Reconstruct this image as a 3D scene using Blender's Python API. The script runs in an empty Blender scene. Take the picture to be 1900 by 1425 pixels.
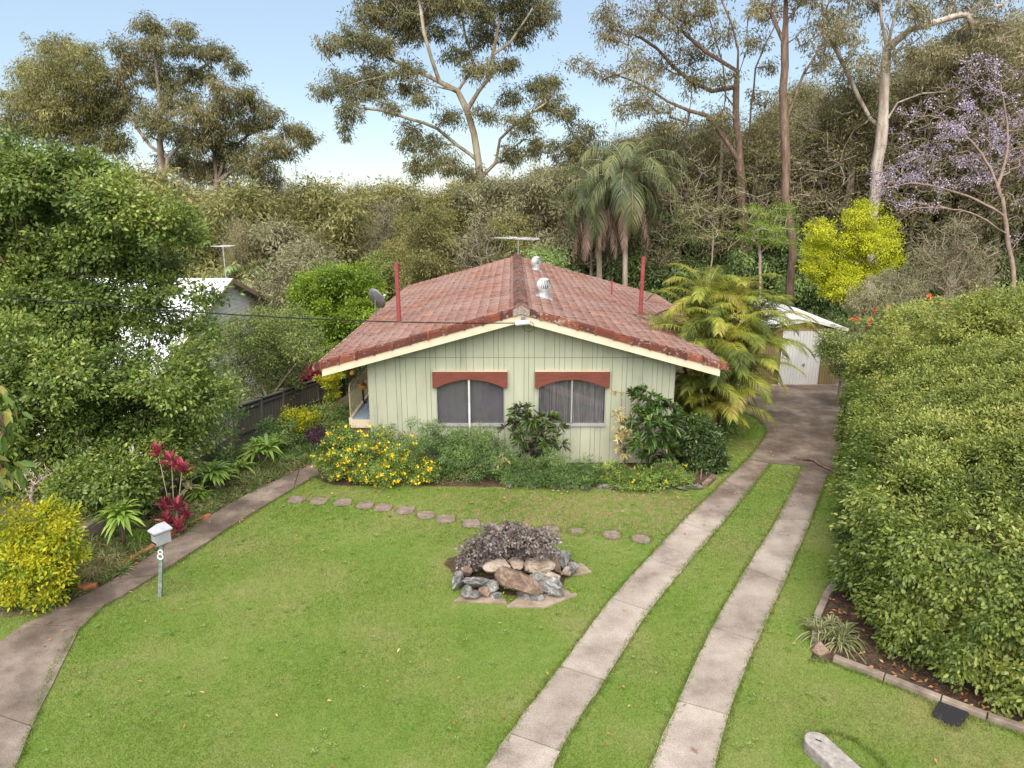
import bpy, bmesh, math, random
import numpy as np
from mathutils import Vector, Matrix
R = math.radians
rng = np.random.default_rng(7)
random.seed(7)
scene = bpy.context.scene
COL = scene.collection

# ------------------------------------------------------------------ camera
F = 1300.0; CX = 950.0; CY = 712.5; PITCH = R(15.0); CAMZ = 7.07
cam_d = bpy.data.cameras.new('camera')
cam_d.sensor_width = 36.0
cam_d.lens = 36.0 * F / 1900.0
cam_d.clip_start = 0.1
cam_d.clip_end = 6000
cam = bpy.data.objects.new('camera', cam_d)
cam.location = (0, 0, CAMZ)
cam.rotation_euler = (R(90) - PITCH, 0, 0)
COL.objects.link(cam)
scene.camera = cam

# ------------------------------------------------------------------ light
SUN_EL, SUN_AZ = R(50), R(186)      # azimuth clockwise from +Y (north); sun stands behind the camera on the left
w = bpy.data.worlds.new('World'); scene.world = w
w.use_nodes = True
nt = w.node_tree
bg = nt.nodes['Background']
sky = nt.nodes.new('ShaderNodeTexSky')
sky.sky_type = 'NISHITA'
sky.sun_disc = False
sky.sun_elevation = SUN_EL
sky.sun_rotation = SUN_AZ
sky.altitude = 30
sky.air_density = 1.0
sky.dust_density = 0.25
sky.ozone_density = 1.6
haze_mix = nt.nodes.new('ShaderNodeMix'); haze_mix.data_type = 'RGBA'; haze_mix.inputs[0].default_value = .52
haze_mix.inputs[7].default_value = (3.6, 4.5, 5.4, 1)      # thin high veil that evens out the blue
nt.links.new(sky.outputs[0], haze_mix.inputs[6])
nt.links.new(haze_mix.outputs[2], bg.inputs[0])
bg.inputs[1].default_value = 0.088
sd = bpy.data.lights.new('sun', 'SUN')
sd.energy = 3.9
sd.angle = R(75)
sd.color = (1.0, 0.925, 0.82)
so = bpy.data.objects.new('sun', sd)
sv = Vector((math.sin(SUN_AZ) * math.cos(SUN_EL), math.cos(SUN_AZ) * math.cos(SUN_EL), math.sin(SUN_EL)))
so.rotation_euler = sv.to_track_quat('Z', 'Y').to_euler()
so.location = (0, 0, 60)
COL.objects.link(so)
scene.view_settings.view_transform = 'Standard'
scene.view_settings.look = 'None'
scene.view_settings.exposure = 0.97
scene.view_settings.gamma = 1.0
scene.cycles.max_bounces = 6
scene.cycles.diffuse_bounces = 4
scene.cycles.glossy_bounces = 2
scene.cycles.transmission_bounces = 4
scene.cycles.transparent_max_bounces = 8

# ------------------------------------------------------------------ helpers
SP, CP = math.sin(PITCH), math.cos(PITCH)
def ray(u, v):
    a = (u - CX) / F; b = -(v - CY) / F
    return (a, b * SP + CP, b * CP - SP)
def P(u, v, Y):
    d = ray(u, v); t = Y / d[1]
    return (d[0] * t, Y, CAMZ + d[2] * t)
def G(u, v, z=0.0):
    d = ray(u, v); t = (z - CAMZ) / d[2]
    return (d[0] * t, d[1] * t, z)
def zc(Y, z): return Y * CP + (CAMZ - z) * SP
def norm(a): return a / np.maximum(np.linalg.norm(a, axis=-1, keepdims=True), 1e-9)

def tag(o, label=None, cat=None, group=None, kind=None):
    if label: o['label'] = label
    if cat: o['category'] = cat
    if group: o['group'] = group
    if kind: o['kind'] = kind
    return o
def empty(name, loc, label=None, cat=None, group=None, rz=0.0):
    o = bpy.data.objects.new(name, None)
    o.location = loc; o.rotation_euler = (0, 0, rz); o.empty_display_size = 0.2
    COL.objects.link(o)
    return tag(o, label, cat, group)
def link_mesh(name, me, mat, parent=None):
    o = bpy.data.objects.new(name, me)
    if mat is not None:
        for m in (mat if isinstance(mat, (list, tuple)) else [mat]): me.materials.append(m)
    COL.objects.link(o)
    if parent is not None:
        o.parent = parent
    return o
def root_off(parent):
    """world position of a parent whose chain only has translations"""
    v = Vector((0, 0, 0)); p = parent
    while p is not None:
        v += Vector(p.location); p = p.parent
    return v
def np_mesh(name, V, Fc, mat, parent=None, smooth=False, attrs=None, local=False):
    """V (n,3) world coordinates; Fc (m,k) faces or list of such arrays"""
    V = np.asarray(V, dtype=np.float32).reshape(-1, 3)
    if parent is not None and not local:
        V = V - np.array(root_off(parent), dtype=np.float32)
    if not isinstance(Fc, list): Fc = [Fc]
    Fc = [np.asarray(f, dtype=np.int32) for f in Fc if len(f)]
    me = bpy.data.meshes.new(name)
    me.vertices.add(len(V)); me.vertices.foreach_set('co', V.ravel())
    loops = np.concatenate([f.ravel() for f in Fc])
    tot = np.concatenate([np.full(len(f), f.shape[1], dtype=np.int32) for f in Fc])
    start = np.concatenate([[0], np.cumsum(tot)[:-1]]).astype(np.int32)
    me.loops.add(len(loops)); me.loops.foreach_set('vertex_index', loops)
    me.polygons.add(len(tot)); me.polygons.foreach_set('loop_start', start)
    try: me.polygons.foreach_set('loop_total', tot)
    except Exception: pass
    if smooth: me.polygons.foreach_set('use_smooth', np.ones(len(tot), dtype=bool))
    me.update(calc_edges=True)
    if attrs:
        for k, (dom, val) in attrs.items():
            at = me.attributes.new(k, 'FLOAT', dom)
            at.data.foreach_set('value', np.asarray(val, dtype=np.float32))
    return link_mesh(name, me, mat, parent)

class MB:
    """collects boxes, bars, tubes, prisms in world coordinates; builds ONE mesh"""
    def __init__(s): s.V = []; s.Fq = []; s.n = 0
    def add(s, V, faces):
        s.V += [tuple(v) for v in V]
        s.Fq += [tuple(i + s.n for i in f) for f in faces]; s.n += len(V)
        return s
    def box(s, x0, x1, y0, y1, z0, z1):
        V = [(x0,y0,z0),(x1,y0,z0),(x1,y1,z0),(x0,y1,z0),(x0,y0,z1),(x1,y0,z1),(x1,y1,z1),(x0,y1,z1)]
        return s.add(V, [(0,3,2,1),(4,5,6,7),(0,1,5,4),(1,2,6,5),(2,3,7,6),(3,0,4,7)])
    def hexa(s, a, b):
        """a: 4 points, b: 4 points (opposite faces)"""
        return s.add(list(a) + list(b), [(0,3,2,1),(4,5,6,7),(0,1,5,4),(1,2,6,5),(2,3,7,6),(3,0,4,7)])
    def bar(s, p, q, w, h=None, up=(0,0,1)):
        h = h or w
        p = Vector(p); q = Vector(q); d = (q - p).normalized(); upv = Vector(up)
        if abs(d.dot(upv)) > .98: upv = Vector((1, 0, 0))
        sd = d.cross(upv).normalized(); un = sd.cross(d).normalized()
        f = lambda c: [c - sd*w/2 - un*h/2, c + sd*w/2 - un*h/2, c + sd*w/2 + un*h/2, c - sd*w/2 + un*h/2]
        return s.hexa(f(p), f(q))
    def tube(s, pts, r, k=8, cap=True):
        pts = [Vector(p) for p in pts]
        rs = r if isinstance(r, (list, tuple)) else [r] * len(pts)
        base = s.n; V = []
        u = None
        for i, p in enumerate(pts):
            d = (pts[min(i+1, len(pts)-1)] - pts[max(i-1, 0)]).normalized()
            if u is None:
                a = Vector((0,0,1)) if abs(d.z) < .9 else Vector((1,0,0))
                u = d.cross(a).normalized()
            else:
                u = (u - d * u.dot(d)).normalized()
            v = d.cross(u)
            for j in range(k):
                t = 2*math.pi*j/k
                V.append(p + (u*math.cos(t) + v*math.sin(t)) * rs[i])
        fs = []
        for i in range(len(pts)-1):
            for j in range(k):
                fs.append((i*k+j, i*k+(j+1)%k, (i+1)*k+(j+1)%k, (i+1)*k+j))
        if cap:
            fs.append(tuple(range(k-1, -1, -1))); fs.append(tuple((len(pts)-1)*k + j for j in range(k)))
        return s.add(V, fs)
    def prism(s, poly, z0, z1):
        n = len(poly)
        V = [(p[0], p[1], z0) for p in poly] + [(p[0], p[1], z1) for p in poly]
        fs = [tuple(range(n-1, -1, -1)), tuple(range(n, 2*n))]
        fs += [(i, (i+1) % n, n + (i+1) % n, n + i) for i in range(n)]
        return s.add(V, fs)
    def lathe(s, c, prof, k=16):
        """prof: (r, z) pairs bottom to top around c"""
        V = []
        for r, z in prof:
            for j in range(k):
                t = 2*math.pi*j/k
                V.append((c[0] + r*math.cos(t), c[1] + r*math.sin(t), c[2] + z))
        fs = []
        for i in range(len(prof)-1):
            for j in range(k): fs.append((i*k+j, i*k+(j+1)%k, (i+1)*k+(j+1)%k, (i+1)*k+j))
        fs.append(tuple(range(k-1, -1, -1))); fs.append(tuple((len(prof)-1)*k + j for j in range(k)))
        return s.add(V, fs)
    def build(s, name, mat, parent=None, smooth=False, bevel=0.0):
        me = bpy.data.meshes.new(name)
        off = root_off(parent) if parent is not None else Vector((0,0,0))
        me.from_pydata([tuple(Vector(v) - off) for v in s.V], [], s.Fq)
        me.update()
        if smooth:
            for p in me.polygons: p.use_smooth = True
        o = link_mesh(name, me, mat, parent)
        if bevel:
            b = o.modifiers.new('bevel', 'BEVEL'); b.width = bevel; b.segments = 2; b.limit_method = 'ANGLE'
        return o

def poly_sheet(name, poly, z, mat, jitter=0.0, thick=None):
    """a polygon (xy list) as a sheet at z, edge resampled and roughened"""
    pts = []
    n = len(poly)
    for i in range(n):
        a = poly[i]; b = poly[(i+1) % n]
        d = math.hypot(b[0]-a[0], b[1]-a[1]); k = max(1, int(d/0.25)) if jitter else 1
        for j in range(k):
            t = j/k
            pts.append((a[0]+(b[0]-a[0])*t + random.uniform(-1,1)*jitter, a[1]+(b[1]-a[1])*t + random.uniform(-1,1)*jitter))
    bm = bmesh.new()
    vs = [bm.verts.new((x, y, z)) for x, y in pts]
    f = bm.faces.new(vs)
    if f.calc_area() and f.normal.z < 0: f.normal_flip()
    bmesh.ops.triangulate(bm, faces=bm.faces[:])
    bmesh.ops.recalc_face_normals(bm, faces=bm.faces[:])
    me = bpy.data.meshes.new(name); bm.to_mesh(me); bm.free()
    return link_mesh(name, me, mat)

def in_poly(x, y, poly):
    c = np.zeros(len(x), dtype=bool); n = len(poly)
    for i in range(n):
        x0, y0 = poly[i][0], poly[i][1]; x1, y1 = poly[(i+1) % n][0], poly[(i+1) % n][1]
        if y0 == y1: continue
        m = ((y0 > y) != (y1 > y)) & (x < (x1-x0)*(y-y0)/(y1-y0) + x0)
        c ^= m
    return c

# ------------------------------------------------------------------ materials
def new_mat(name):
    m = bpy.data.materials.new(name); m.use_nodes = True
    nt = m.node_tree
    return m, nt, nt.nodes['Principled BSDF'], nt.nodes['Material Output']
def N(nt, t, **kw):
    n = nt.nodes.new(t)
    for k, v in kw.items():
        if k in n.inputs.keys(): n.inputs[k].default_value = v
        else: setattr(n, k, v)
    return n
def ramp(nt, stops):
    r = nt.nodes.new('ShaderNodeValToRGB'); e = r.color_ramp.elements
    while len(e) < len(stops): e.new(.5)
    for i, (p, c) in enumerate(stops):
        e[i].position = p; e[i].color = (*c, 1) if len(c) == 3 else c
    return r
def leaf_mat(name, stops, trans=.32, rough=.5, nscale=.9, spec=.35, island=.55):
    m, nt, bs, out = new_mat(name)
    g = N(nt, 'ShaderNodeNewGeometry')
    nz = N(nt, 'ShaderNodeTexNoise'); nz.inputs['Scale'].default_value = nscale; nz.inputs['Detail'].default_value = 2
    nt.links.new(g.outputs['Position'], nz.inputs['Vector'])
    ms = N(nt, 'ShaderNodeMapRange'); ms.inputs[1].default_value = .32; ms.inputs[2].default_value = .68
    nt.links.new(nz.outputs[0], ms.inputs[0])
    mx = N(nt, 'ShaderNodeMix'); mx.inputs[0].default_value = island
    nt.links.new(ms.outputs[0], mx.inputs[2]); nt.links.new(g.outputs['Random Per Island'], mx.inputs[3])
    rp = ramp(nt, stops); nt.links.new(mx.outputs[0], rp.inputs[0])
    nt.links.new(rp.outputs[0], bs.inputs['Base Color'])
    bs.inputs['Roughness'].default_value = rough
    bs.inputs['Specular IOR Level'].default_value = spec
    tr = N(nt, 'ShaderNodeBsdfTranslucent')
    hs = N(nt, 'ShaderNodeHueSaturation'); hs.inputs['Value'].default_value = 1.25; hs.inputs['Hue'].default_value = .485
    nt.links.new(rp.outputs[0], hs.inputs['Color']); nt.links.new(hs.outputs[0], tr.inputs[0])
    mix = N(nt, 'ShaderNodeMixShader'); mix.inputs[0].default_value = trans
    nt.links.new(bs.outputs[0], mix.inputs[1]); nt.links.new(tr.outputs[0], mix.inputs[2])
    nt.links.new(mix.outputs[0], out.inputs[0])
    return m
def noise_mat(name, stops, scale=5., detail=6., rough=.8, bump=.3, bdist=.02, stretch=None, spec=.3, s2=None, metal=0.0, bscale=None, distort=0.0):
    """colour from one noise (optionally stretched); bump from a finer one"""
    m, nt, bs, out = new_mat(name)
    g = N(nt, 'ShaderNodeNewGeometry')
    vec = g.outputs['Position']
    if stretch:
        vm = N(nt, 'ShaderNodeVectorMath'); vm.operation = 'MULTIPLY'; vm.inputs[1].default_value = stretch
        nt.links.new(vec, vm.inputs[0]); vec = vm.outputs[0]
    nz = N(nt, 'ShaderNodeTexNoise'); nz.inputs['Scale'].default_value = scale; nz.inputs['Detail'].default_value = detail
    nz.inputs['Roughness'].default_value = .62; nz.inputs['Distortion'].default_value = distort
    nt.links.new(vec, nz.inputs['Vector'])
    src = nz.outputs[0]
    if s2:
        n2 = N(nt, 'ShaderNodeTexNoise'); n2.inputs['Scale'].default_value = s2; n2.inputs['Detail'].default_value = 3
        nt.links.new(g.outputs['Position'], n2.inputs['Vector'])
        mx = N(nt, 'ShaderNodeMix'); mx.inputs[0].default_value = .5
        nt.links.new(src, mx.inputs[2]); nt.links.new(n2.outputs[0], mx.inputs[3]); src = mx.outputs[0]
    rp = ramp(nt, stops); nt.links.new(src, rp.inputs[0])
    nt.links.new(rp.outputs[0], bs.inputs['Base Color'])
    bs.inputs['Roughness'].default_value = rough; bs.inputs['Metallic'].default_value = metal
    bs.inputs['Specular IOR Level'].default_value = spec
    if bump:
        n3 = N(nt, 'ShaderNodeTexNoise'); n3.inputs['Scale'].default_value = bscale or scale * 5; n3.inputs['Detail'].default_value = 5
        nt.links.new(vec, n3.inputs['Vector'])
        b = N(nt, 'ShaderNodeBump'); b.inputs['Strength'].default_value = bump; b.inputs['Distance'].default_value = bdist
        nt.links.new(n3.outputs[0], b.inputs['Height']); nt.links.new(b.outputs[0], bs.inputs['Normal'])
    return m
def two(c, d=.2, lo=.35, hi=.65):
    a = tuple(x*(1-d) for x in c); b = tuple(min(1, x*(1+d)) for x in c)
    return [(lo, a), (hi, b)]

M = {}
# bark
M['bark_pale'] = noise_mat('bark_pale', [(.32,(.14,.10,.075)),(.47,(.26,.20,.15)),(.62,(.40,.34,.28))], scale=1.6, stretch=(2.2,2.2,.5), bump=.4)
M['bark_white'] = noise_mat('bark_white', [(.32,(.19,.13,.10)),(.44,(.36,.28,.22)),(.56,(.50,.43,.37)),(.68,(.60,.55,.49))], scale=1.4, stretch=(2.2,2.2,.4), bump=.3)
M['bark_brown'] = noise_mat('bark_brown', [(.3,(.09,.055,.04)),(.5,(.17,.11,.08)),(.7,(.27,.19,.14))], scale=2.5, stretch=(3,3,.6), bump=.6)
M['bark_olive'] = noise_mat('bark_olive', [(.32,(.17,.11,.08)),(.46,(.27,.22,.15)),(.6,(.36,.32,.23)),(.7,(.44,.40,.30))], scale=1.5, stretch=(2,2,.5), bump=.3)
M['twig_grey'] = noise_mat('twig_grey', two((.27,.20,.16)), scale=4, bump=0)
M['twig_pale'] = noise_mat('twig_pale', two((.42,.31,.27)), scale=4, bump=0)
# leaves
M['gum'] = leaf_mat('gum_leaf', [(0.15,(0.090,0.091,0.034)),(0.5,(0.174,0.172,0.064)),(0.85,(0.292,0.248,0.118))], nscale=.35, trans=.3)
M['gum_green'] = leaf_mat('gum_green_leaf', [(0.15,(0.129,0.134,0.044)),(0.5,(0.246,0.240,0.079)),(0.9,(0.407,0.369,0.143))], nscale=.35)
M['gum_grey'] = leaf_mat('gum_grey_leaf', [(0.15,(0.136,0.132,0.068)),(0.5,(0.248,0.243,0.127)),(0.9,(0.414,0.383,0.218))], nscale=.35)
M['gum_brown'] = leaf_mat('gum_brown_leaf', [(0.15,(0.129,0.111,0.054)),(0.5,(0.235,0.212,0.097)),(0.9,(0.408,0.356,0.193))], nscale=.4)
M['dark_green'] = leaf_mat('dark_leaf', [(0.1,(0.083,0.121,0.047)),(0.5,(0.185,0.265,0.091)),(0.9,(0.375,0.490,0.161))], nscale=.6)
M['tree_green'] = leaf_mat('tree_leaf', [(0.15,(0.055,0.093,0.019)),(0.45,(0.125,0.192,0.038)),(0.7,(0.233,0.303,0.059)),(0.95,(0.428,0.480,0.112))], nscale=.55, spec=.5, rough=.42)
M['lime'] = leaf_mat('lime_leaf', [(0.15,(0.081,0.143,0.013)),(0.5,(0.173,0.275,0.024)),(0.9,(0.312,0.407,0.050))], nscale=.9)
M['bush_green'] = leaf_mat('bush_leaf', [(0.15,(0.111,0.150,0.039)),(0.5,(0.208,0.273,0.072)),(0.9,(0.364,0.416,0.143))], nscale=.8)
M['hedge'] = leaf_mat('hedge_leaf', [(0.1,(0.047,0.074,0.014)),(0.4,(0.100,0.147,0.023)),(0.68,(0.191,0.248,0.042)),(0.93,(0.363,0.381,0.092))], nscale=.8, spec=.5, rough=.4)
M['hedge_pale'] = leaf_mat('hedge_pale_leaf', [(0.12,(0.159,0.201,0.042)),(0.45,(0.276,0.318,0.069)),(0.75,(0.403,0.424,0.106)),(0.95,(0.530,0.509,0.180))], nscale=.8)
M['yellow_leaf'] = leaf_mat('yellow_leaf', [(0.15,(0.239,0.283,0.013)),(0.5,(0.458,0.496,0.019)),(0.9,(0.697,0.708,0.054))], nscale=2.0)
M['duranta'] = leaf_mat('duranta_leaf', [(0.1,(0.105,0.180,0.014)),(0.4,(0.280,0.342,0.019)),(0.7,(0.542,0.494,0.019)),(0.95,(0.699,0.627,0.048))], nscale=3.0)
M['palm_gold'] = leaf_mat('palm_gold_leaf', [(0.08,(0.049,0.071,0.016)),(0.35,(0.122,0.157,0.025)),(0.6,(0.245,0.274,0.036)),(0.84,(0.408,0.392,0.058)),(0.97,(0.375,0.251,0.115))], nscale=1.1, island=.3)
M['palm_green'] = leaf_mat('palm_green_leaf', [(0.15,(0.051,0.069,0.028)),(0.5,(0.113,0.147,0.047)),(0.9,(0.261,0.261,0.102))], nscale=.6, island=.35, spec=.6)
M['palm_dead'] = leaf_mat('palm_dead_leaf', [(.15,(.16,.10,.07)),(.5,(.29,.19,.14)),(.9,(.42,.30,.23))], nscale=1.2)
M['croton'] = leaf_mat('croton_leaf', [(0.1,(0.033,0.022,0.020)),(0.35,(0.055,0.039,0.028)),(0.48,(0.061,0.105,0.025)),(0.75,(0.111,0.199,0.039)),(0.95,(0.276,0.309,0.055))], nscale=2.2, spec=.6, rough=.35)
M['croton_green'] = leaf_mat('croton_green_leaf', [(0.1,(0.067,0.128,0.033)),(0.5,(0.128,0.254,0.053)),(0.9,(0.329,0.478,0.120))], nscale=2.2, spec=.6, rough=.35)
M['cream_leaf'] = leaf_mat('cream_leaf', [(.1,(.38,.34,.14)),(.5,(.60,.52,.25)),(.9,(.80,.72,.42))], nscale=3)
M['strap'] = leaf_mat('strap_leaf', [(0.1,(0.127,0.219,0.035)),(0.5,(0.254,0.393,0.064)),(0.9,(0.485,0.601,0.150))], nscale=2, spec=.5, rough=.4)
M['strap_dull'] = leaf_mat('strap_dull_leaf', [(0.1,(0.120,0.144,0.054)),(0.5,(0.240,0.252,0.108)),(0.9,(0.432,0.396,0.228))], nscale=2)
M['red_leaf'] = leaf_mat('red_leaf', [(0.1,(0.122,0.026,0.033)),(0.45,(0.305,0.042,0.065)),(0.75,(0.467,0.059,0.094)),(0.95,(0.588,0.305,0.258))], nscale=3, spec=.5)
M['purple_leaf'] = leaf_mat('purple_leaf', [(.1,(.035,.015,.028)),(.6,(.075,.03,.055)),(.95,(.16,.08,.10))], nscale=3)
M['grey_leaf'] = leaf_mat('grey_leaf', [(0.1,(0.095,0.070,0.073)),(0.5,(0.183,0.146,0.136)),(0.9,(0.332,0.281,0.261))], nscale=3, trans=.15)
M['jacaranda'] = leaf_mat('jacaranda_flower', [(0.1,(0.313,0.250,0.411)),(0.5,(0.522,0.438,0.586)),(0.9,(0.731,0.625,0.723))], nscale=1)
M['yellow_flower'] = leaf_mat('yellow_flower', [(.1,(.75,.42,.01)),(.5,(.88,.60,.01)),(.9,(.95,.75,.04))], nscale=3, trans=.2)
M['orange_flower'] = leaf_mat('orange_flower', [(.1,(.7,.09,.03)),(.9,(.9,.16,.06))], nscale=3, trans=.2)
M['shrub_fine'] = leaf_mat('shrub_fine_leaf', [(0.1,(0.055,0.099,0.031)),(0.45,(0.118,0.192,0.054)),(0.8,(0.221,0.333,0.093)),(0.98,(0.410,0.532,0.171))], nscale=1.8)
M['allamanda'] = leaf_mat('allamanda_leaf', [(0.1,(0.071,0.121,0.025)),(0.5,(0.156,0.242,0.049)),(0.9,(0.340,0.454,0.100))], nscale=2)
M['dry_grass'] = leaf_mat('dry_grass', [(0.1,(0.154,0.121,0.055)),(0.5,(0.264,0.231,0.099)),(0.9,(0.462,0.396,0.220))], nscale=2)
M['litter'] = leaf_mat('litter_leaf', [(.1,(.16,.06,.03)),(.45,(.34,.14,.06)),(.75,(.48,.26,.12)),(.95,(.60,.45,.20))], nscale=2, trans=.05)
# ------------------------------------------------------------------ plant tools
def rdir(n): return norm(rng.normal(size=(n, 3)))
def make_leaves(C, D, Nn, L, W, shape='diamond', fold=.12, bend=0.0):
    """arrays of leaf bases C, directions D, normals Nn -> verts, faces"""
    n = len(C)
    D = norm(D); S = norm(np.cross(D, Nn)); N2 = np.cross(S, D)
    L = np.broadcast_to(L, (n,)).reshape(-1, 1); W = np.broadcast_to(W, (n,)).reshape(-1, 1)
    g = np.array([0, 0, -1.0])
    if shape == 'diamond':
        V = np.stack([C, C + D*L*.45 + S*W*.5 + N2*W*fold, C + D*L + g*bend*L, C + D*L*.45 - S*W*.5 + N2*W*fold], 1)
        F_ = np.arange(n*4, dtype=np.int32).reshape(n, 4)
    elif shape == 'ovate':
        V = np.stack([C, C + D*L*.28 + S*W*.46 + N2*W*fold, C + D*L*.68 + S*W*.38 + N2*W*fold + g*bend*L*.4, C + D*L + g*bend*L,
                      C + D*L*.68 - S*W*.38 + N2*W*fold + g*bend*L*.4, C + D*L*.28 - S*W*.46 + N2*W*fold], 1)
        b = (np.arange(n, dtype=np.int32)*6)[:, None]
        F_ = np.concatenate([b + np.array([[0,1,2,3]]), b + np.array([[0,3,4,5]])])
    else:  # strap: a long leaf arching over, 5 stations
        ts = [0, .25, .5, .75, 1.0]; ws = [.55, .9, 1.0, .7, .05]
        parts = []
        for t, wv in zip(ts, ws):
            c = C + D*L*t + g*bend*L*(t**2.2)
            parts += [c + S*W*.5*wv + N2*W*fold*wv, c - S*W*.5*wv + N2*W*fold*wv]
        V = np.stack(parts, 1)
        b = (np.arange(n, dtype=np.int32)*10)[:, None]
        F_ = np.concatenate([b + np.array([[2*i, 2*i+2, 2*i+3, 2*i+1]]) for i in range(4)])
    return V.reshape(-1, 3), F_

def blob_pts(blobs, dens, shell=.55, lump=.25):
    """blobs (cx,cy,cz,rx,ry,rz[,weight]); dens clusters per m2-ish; returns centres and outward vectors"""
    Cs, Os = [], []
    for b in blobs:
        c = np.array(b[:3]); r = np.array(b[3:6]); wgt = b[6] if len(b) > 6 else 1.0
        n = max(3, int(dens * wgt * (r[0]*r[1] + r[1]*r[2] + r[0]*r[2]) * 4))
        d = rdir(n)
        rad = (1 - shell * rng.random(n)**1.6)
        # lumpy outline
        ph = np.sin(d @ rng.normal(size=(3,))*5 + rng.random()*6) * np.sin(d @ rng.normal(size=(3,))*7 + rng.random()*6)
        rad = rad * (1 + lump * ph)
        Cs.append(c + d * r * rad[:, None]); Os.append(d)
    return np.concatenate(Cs), np.concatenate(Os)

def cluster_leaves(C, O, nl, rc, L, W, droop=.1, up=.5, out=.5, flat=.7, shape='diamond', bend=0.0, fold=.12, lv=.35):
    n = len(C)
    idx = np.repeat(np.arange(n), nl)
    m = len(idx)
    off = rdir(m) * (rng.random((m, 1))**.6) * rc * (.6 + .8*rng.random((n,)))[idx][:, None]
    off[:, 2] *= flat
    pos = C[idx] + off
    D = norm(norm(off + 1e-6)*.7 + rdir(m)*.7 + np.array([0, 0, -droop]) + O[idx]*out*.5)
    Nn = norm(O[idx]*out + rdir(m)*.6 + np.array([0, 0, up]))
    s = 1 + lv*(rng.random(m)*2 - 1)
    return make_leaves(pos, D, Nn, L*s, W*s, shape, fold, bend)

def catmull(pts, step):
    pts = [np.array(p, dtype=float) for p in pts]
    if len(pts) == 2: pts = [pts[0], (pts[0]+pts[1])/2, pts[1]]
    out = []
    for i in range(len(pts)-1):
        p0 = pts[max(i-1, 0)]; p1 = pts[i]; p2 = pts[i+1]; p3 = pts[min(i+2, len(pts)-1)]
        k = max(1, int(np.linalg.norm(p2-p1)/step))
        for j in range(k):
            t = j/k
            out.append(.5*((2*p1) + (-p0+p2)*t + (2*p0-5*p1+4*p2-p3)*t*t + (-p0+3*p1-3*p2+p3)*t**3))
    out.append(pts[-1])
    return out

def skeleton(polys, targets, r_tip=.014, step=.6, minz=0.0, jit=.08, e=2.3, rtrunk=None, updraw=.35):
    """polys: trunk/limb polylines, the first is the trunk; the others start on the nearest node.
       targets: points that each get a branch. returns pos, parent, radius"""
    pos = []; par = []
    for k, pl in enumerate(polys):
        pts = catmull(pl, step)
        if k == 0:
            prev = -1
        else:
            A = np.array(pos); prev = int(np.argmin(np.linalg.norm(A - pts[0], axis=1))); pts = pts[1:]
        for p in pts:
            pos.append(np.array(p) + rng.normal(size=3)*jit*.25*(k > 0 or len(pos) > 2)); par.append(prev); prev = len(pos)-1
    base_z = pos[0][2]
    A = np.array(pos)
    T = np.array(targets)
    if len(T):
        dmin = np.array([np.min(np.linalg.norm(A - t, axis=1)) for t in T])
        T = T[np.argsort(dmin)]
    cap = len(pos) + int(len(T) * 12) + 50
    buf = np.zeros((cap, 3)); buf[:len(pos)] = A; n = len(pos)
    par = par + [0]*(cap - len(par)); par = np.array(par)
    ok = buf[:, 2] > base_z + minz
    okn = ok.copy()
    for t in T:
        if n > cap - 40: break
        d = buf[:n] - t; dist = np.linalg.norm(d, axis=1)
        cost = dist * (1 + .9*np.clip(d[:, 2]/np.maximum(dist, .01) + .25, 0, 2)) + 1e3*(buf[:n, 2] < base_z + minz)
        i = int(np.argmin(cost)); L = dist[i]
        k = min(12, max(1, int(L/step)))
        p0 = buf[i]; pi = par[i] if par[i] >= 0 else i
        d0 = norm((buf[i] - buf[pi])[None])[0] if pi != i else np.array([0,0,1.0])
        ctrl = p0 + (d0*.5 + norm((t-p0)[None])[0]*.6 + np.array([0,0,updraw])*.5) * L * .45
        prev = i
        for j in range(1, k+1):
            s = j/k
            q = (1-s)**2*p0 + 2*s*(1-s)*ctrl + s*s*t
            if j < k: q = q + rng.normal(size=3)*jit*min(1, L)
            buf[n] = q; par[n] = prev; prev = n; n += 1
    pos = buf[:n]; par = par[:n]
    r = np.zeros(n); acc = np.zeros(n); ch = np.zeros(n, dtype=bool); 
    for i in range(n-1, -1, -1):
        r[i] = max(r_tip, acc[i]**(1/e)) if acc[i] > 0 else r_tip
        if par[i] >= 0: acc[par[i]] += r[i]**e * 1.0 + (r_tip*.12)**e
    if rtrunk:
        k0 = rtrunk / r[0]
        f = 1 + (k0 - 1) * np.clip((r / r[0]), 0, 1)**(1.3 if k0 > 1 else .35)
        r = np.maximum(r * f, r_tip)
    return pos, par, r

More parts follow.
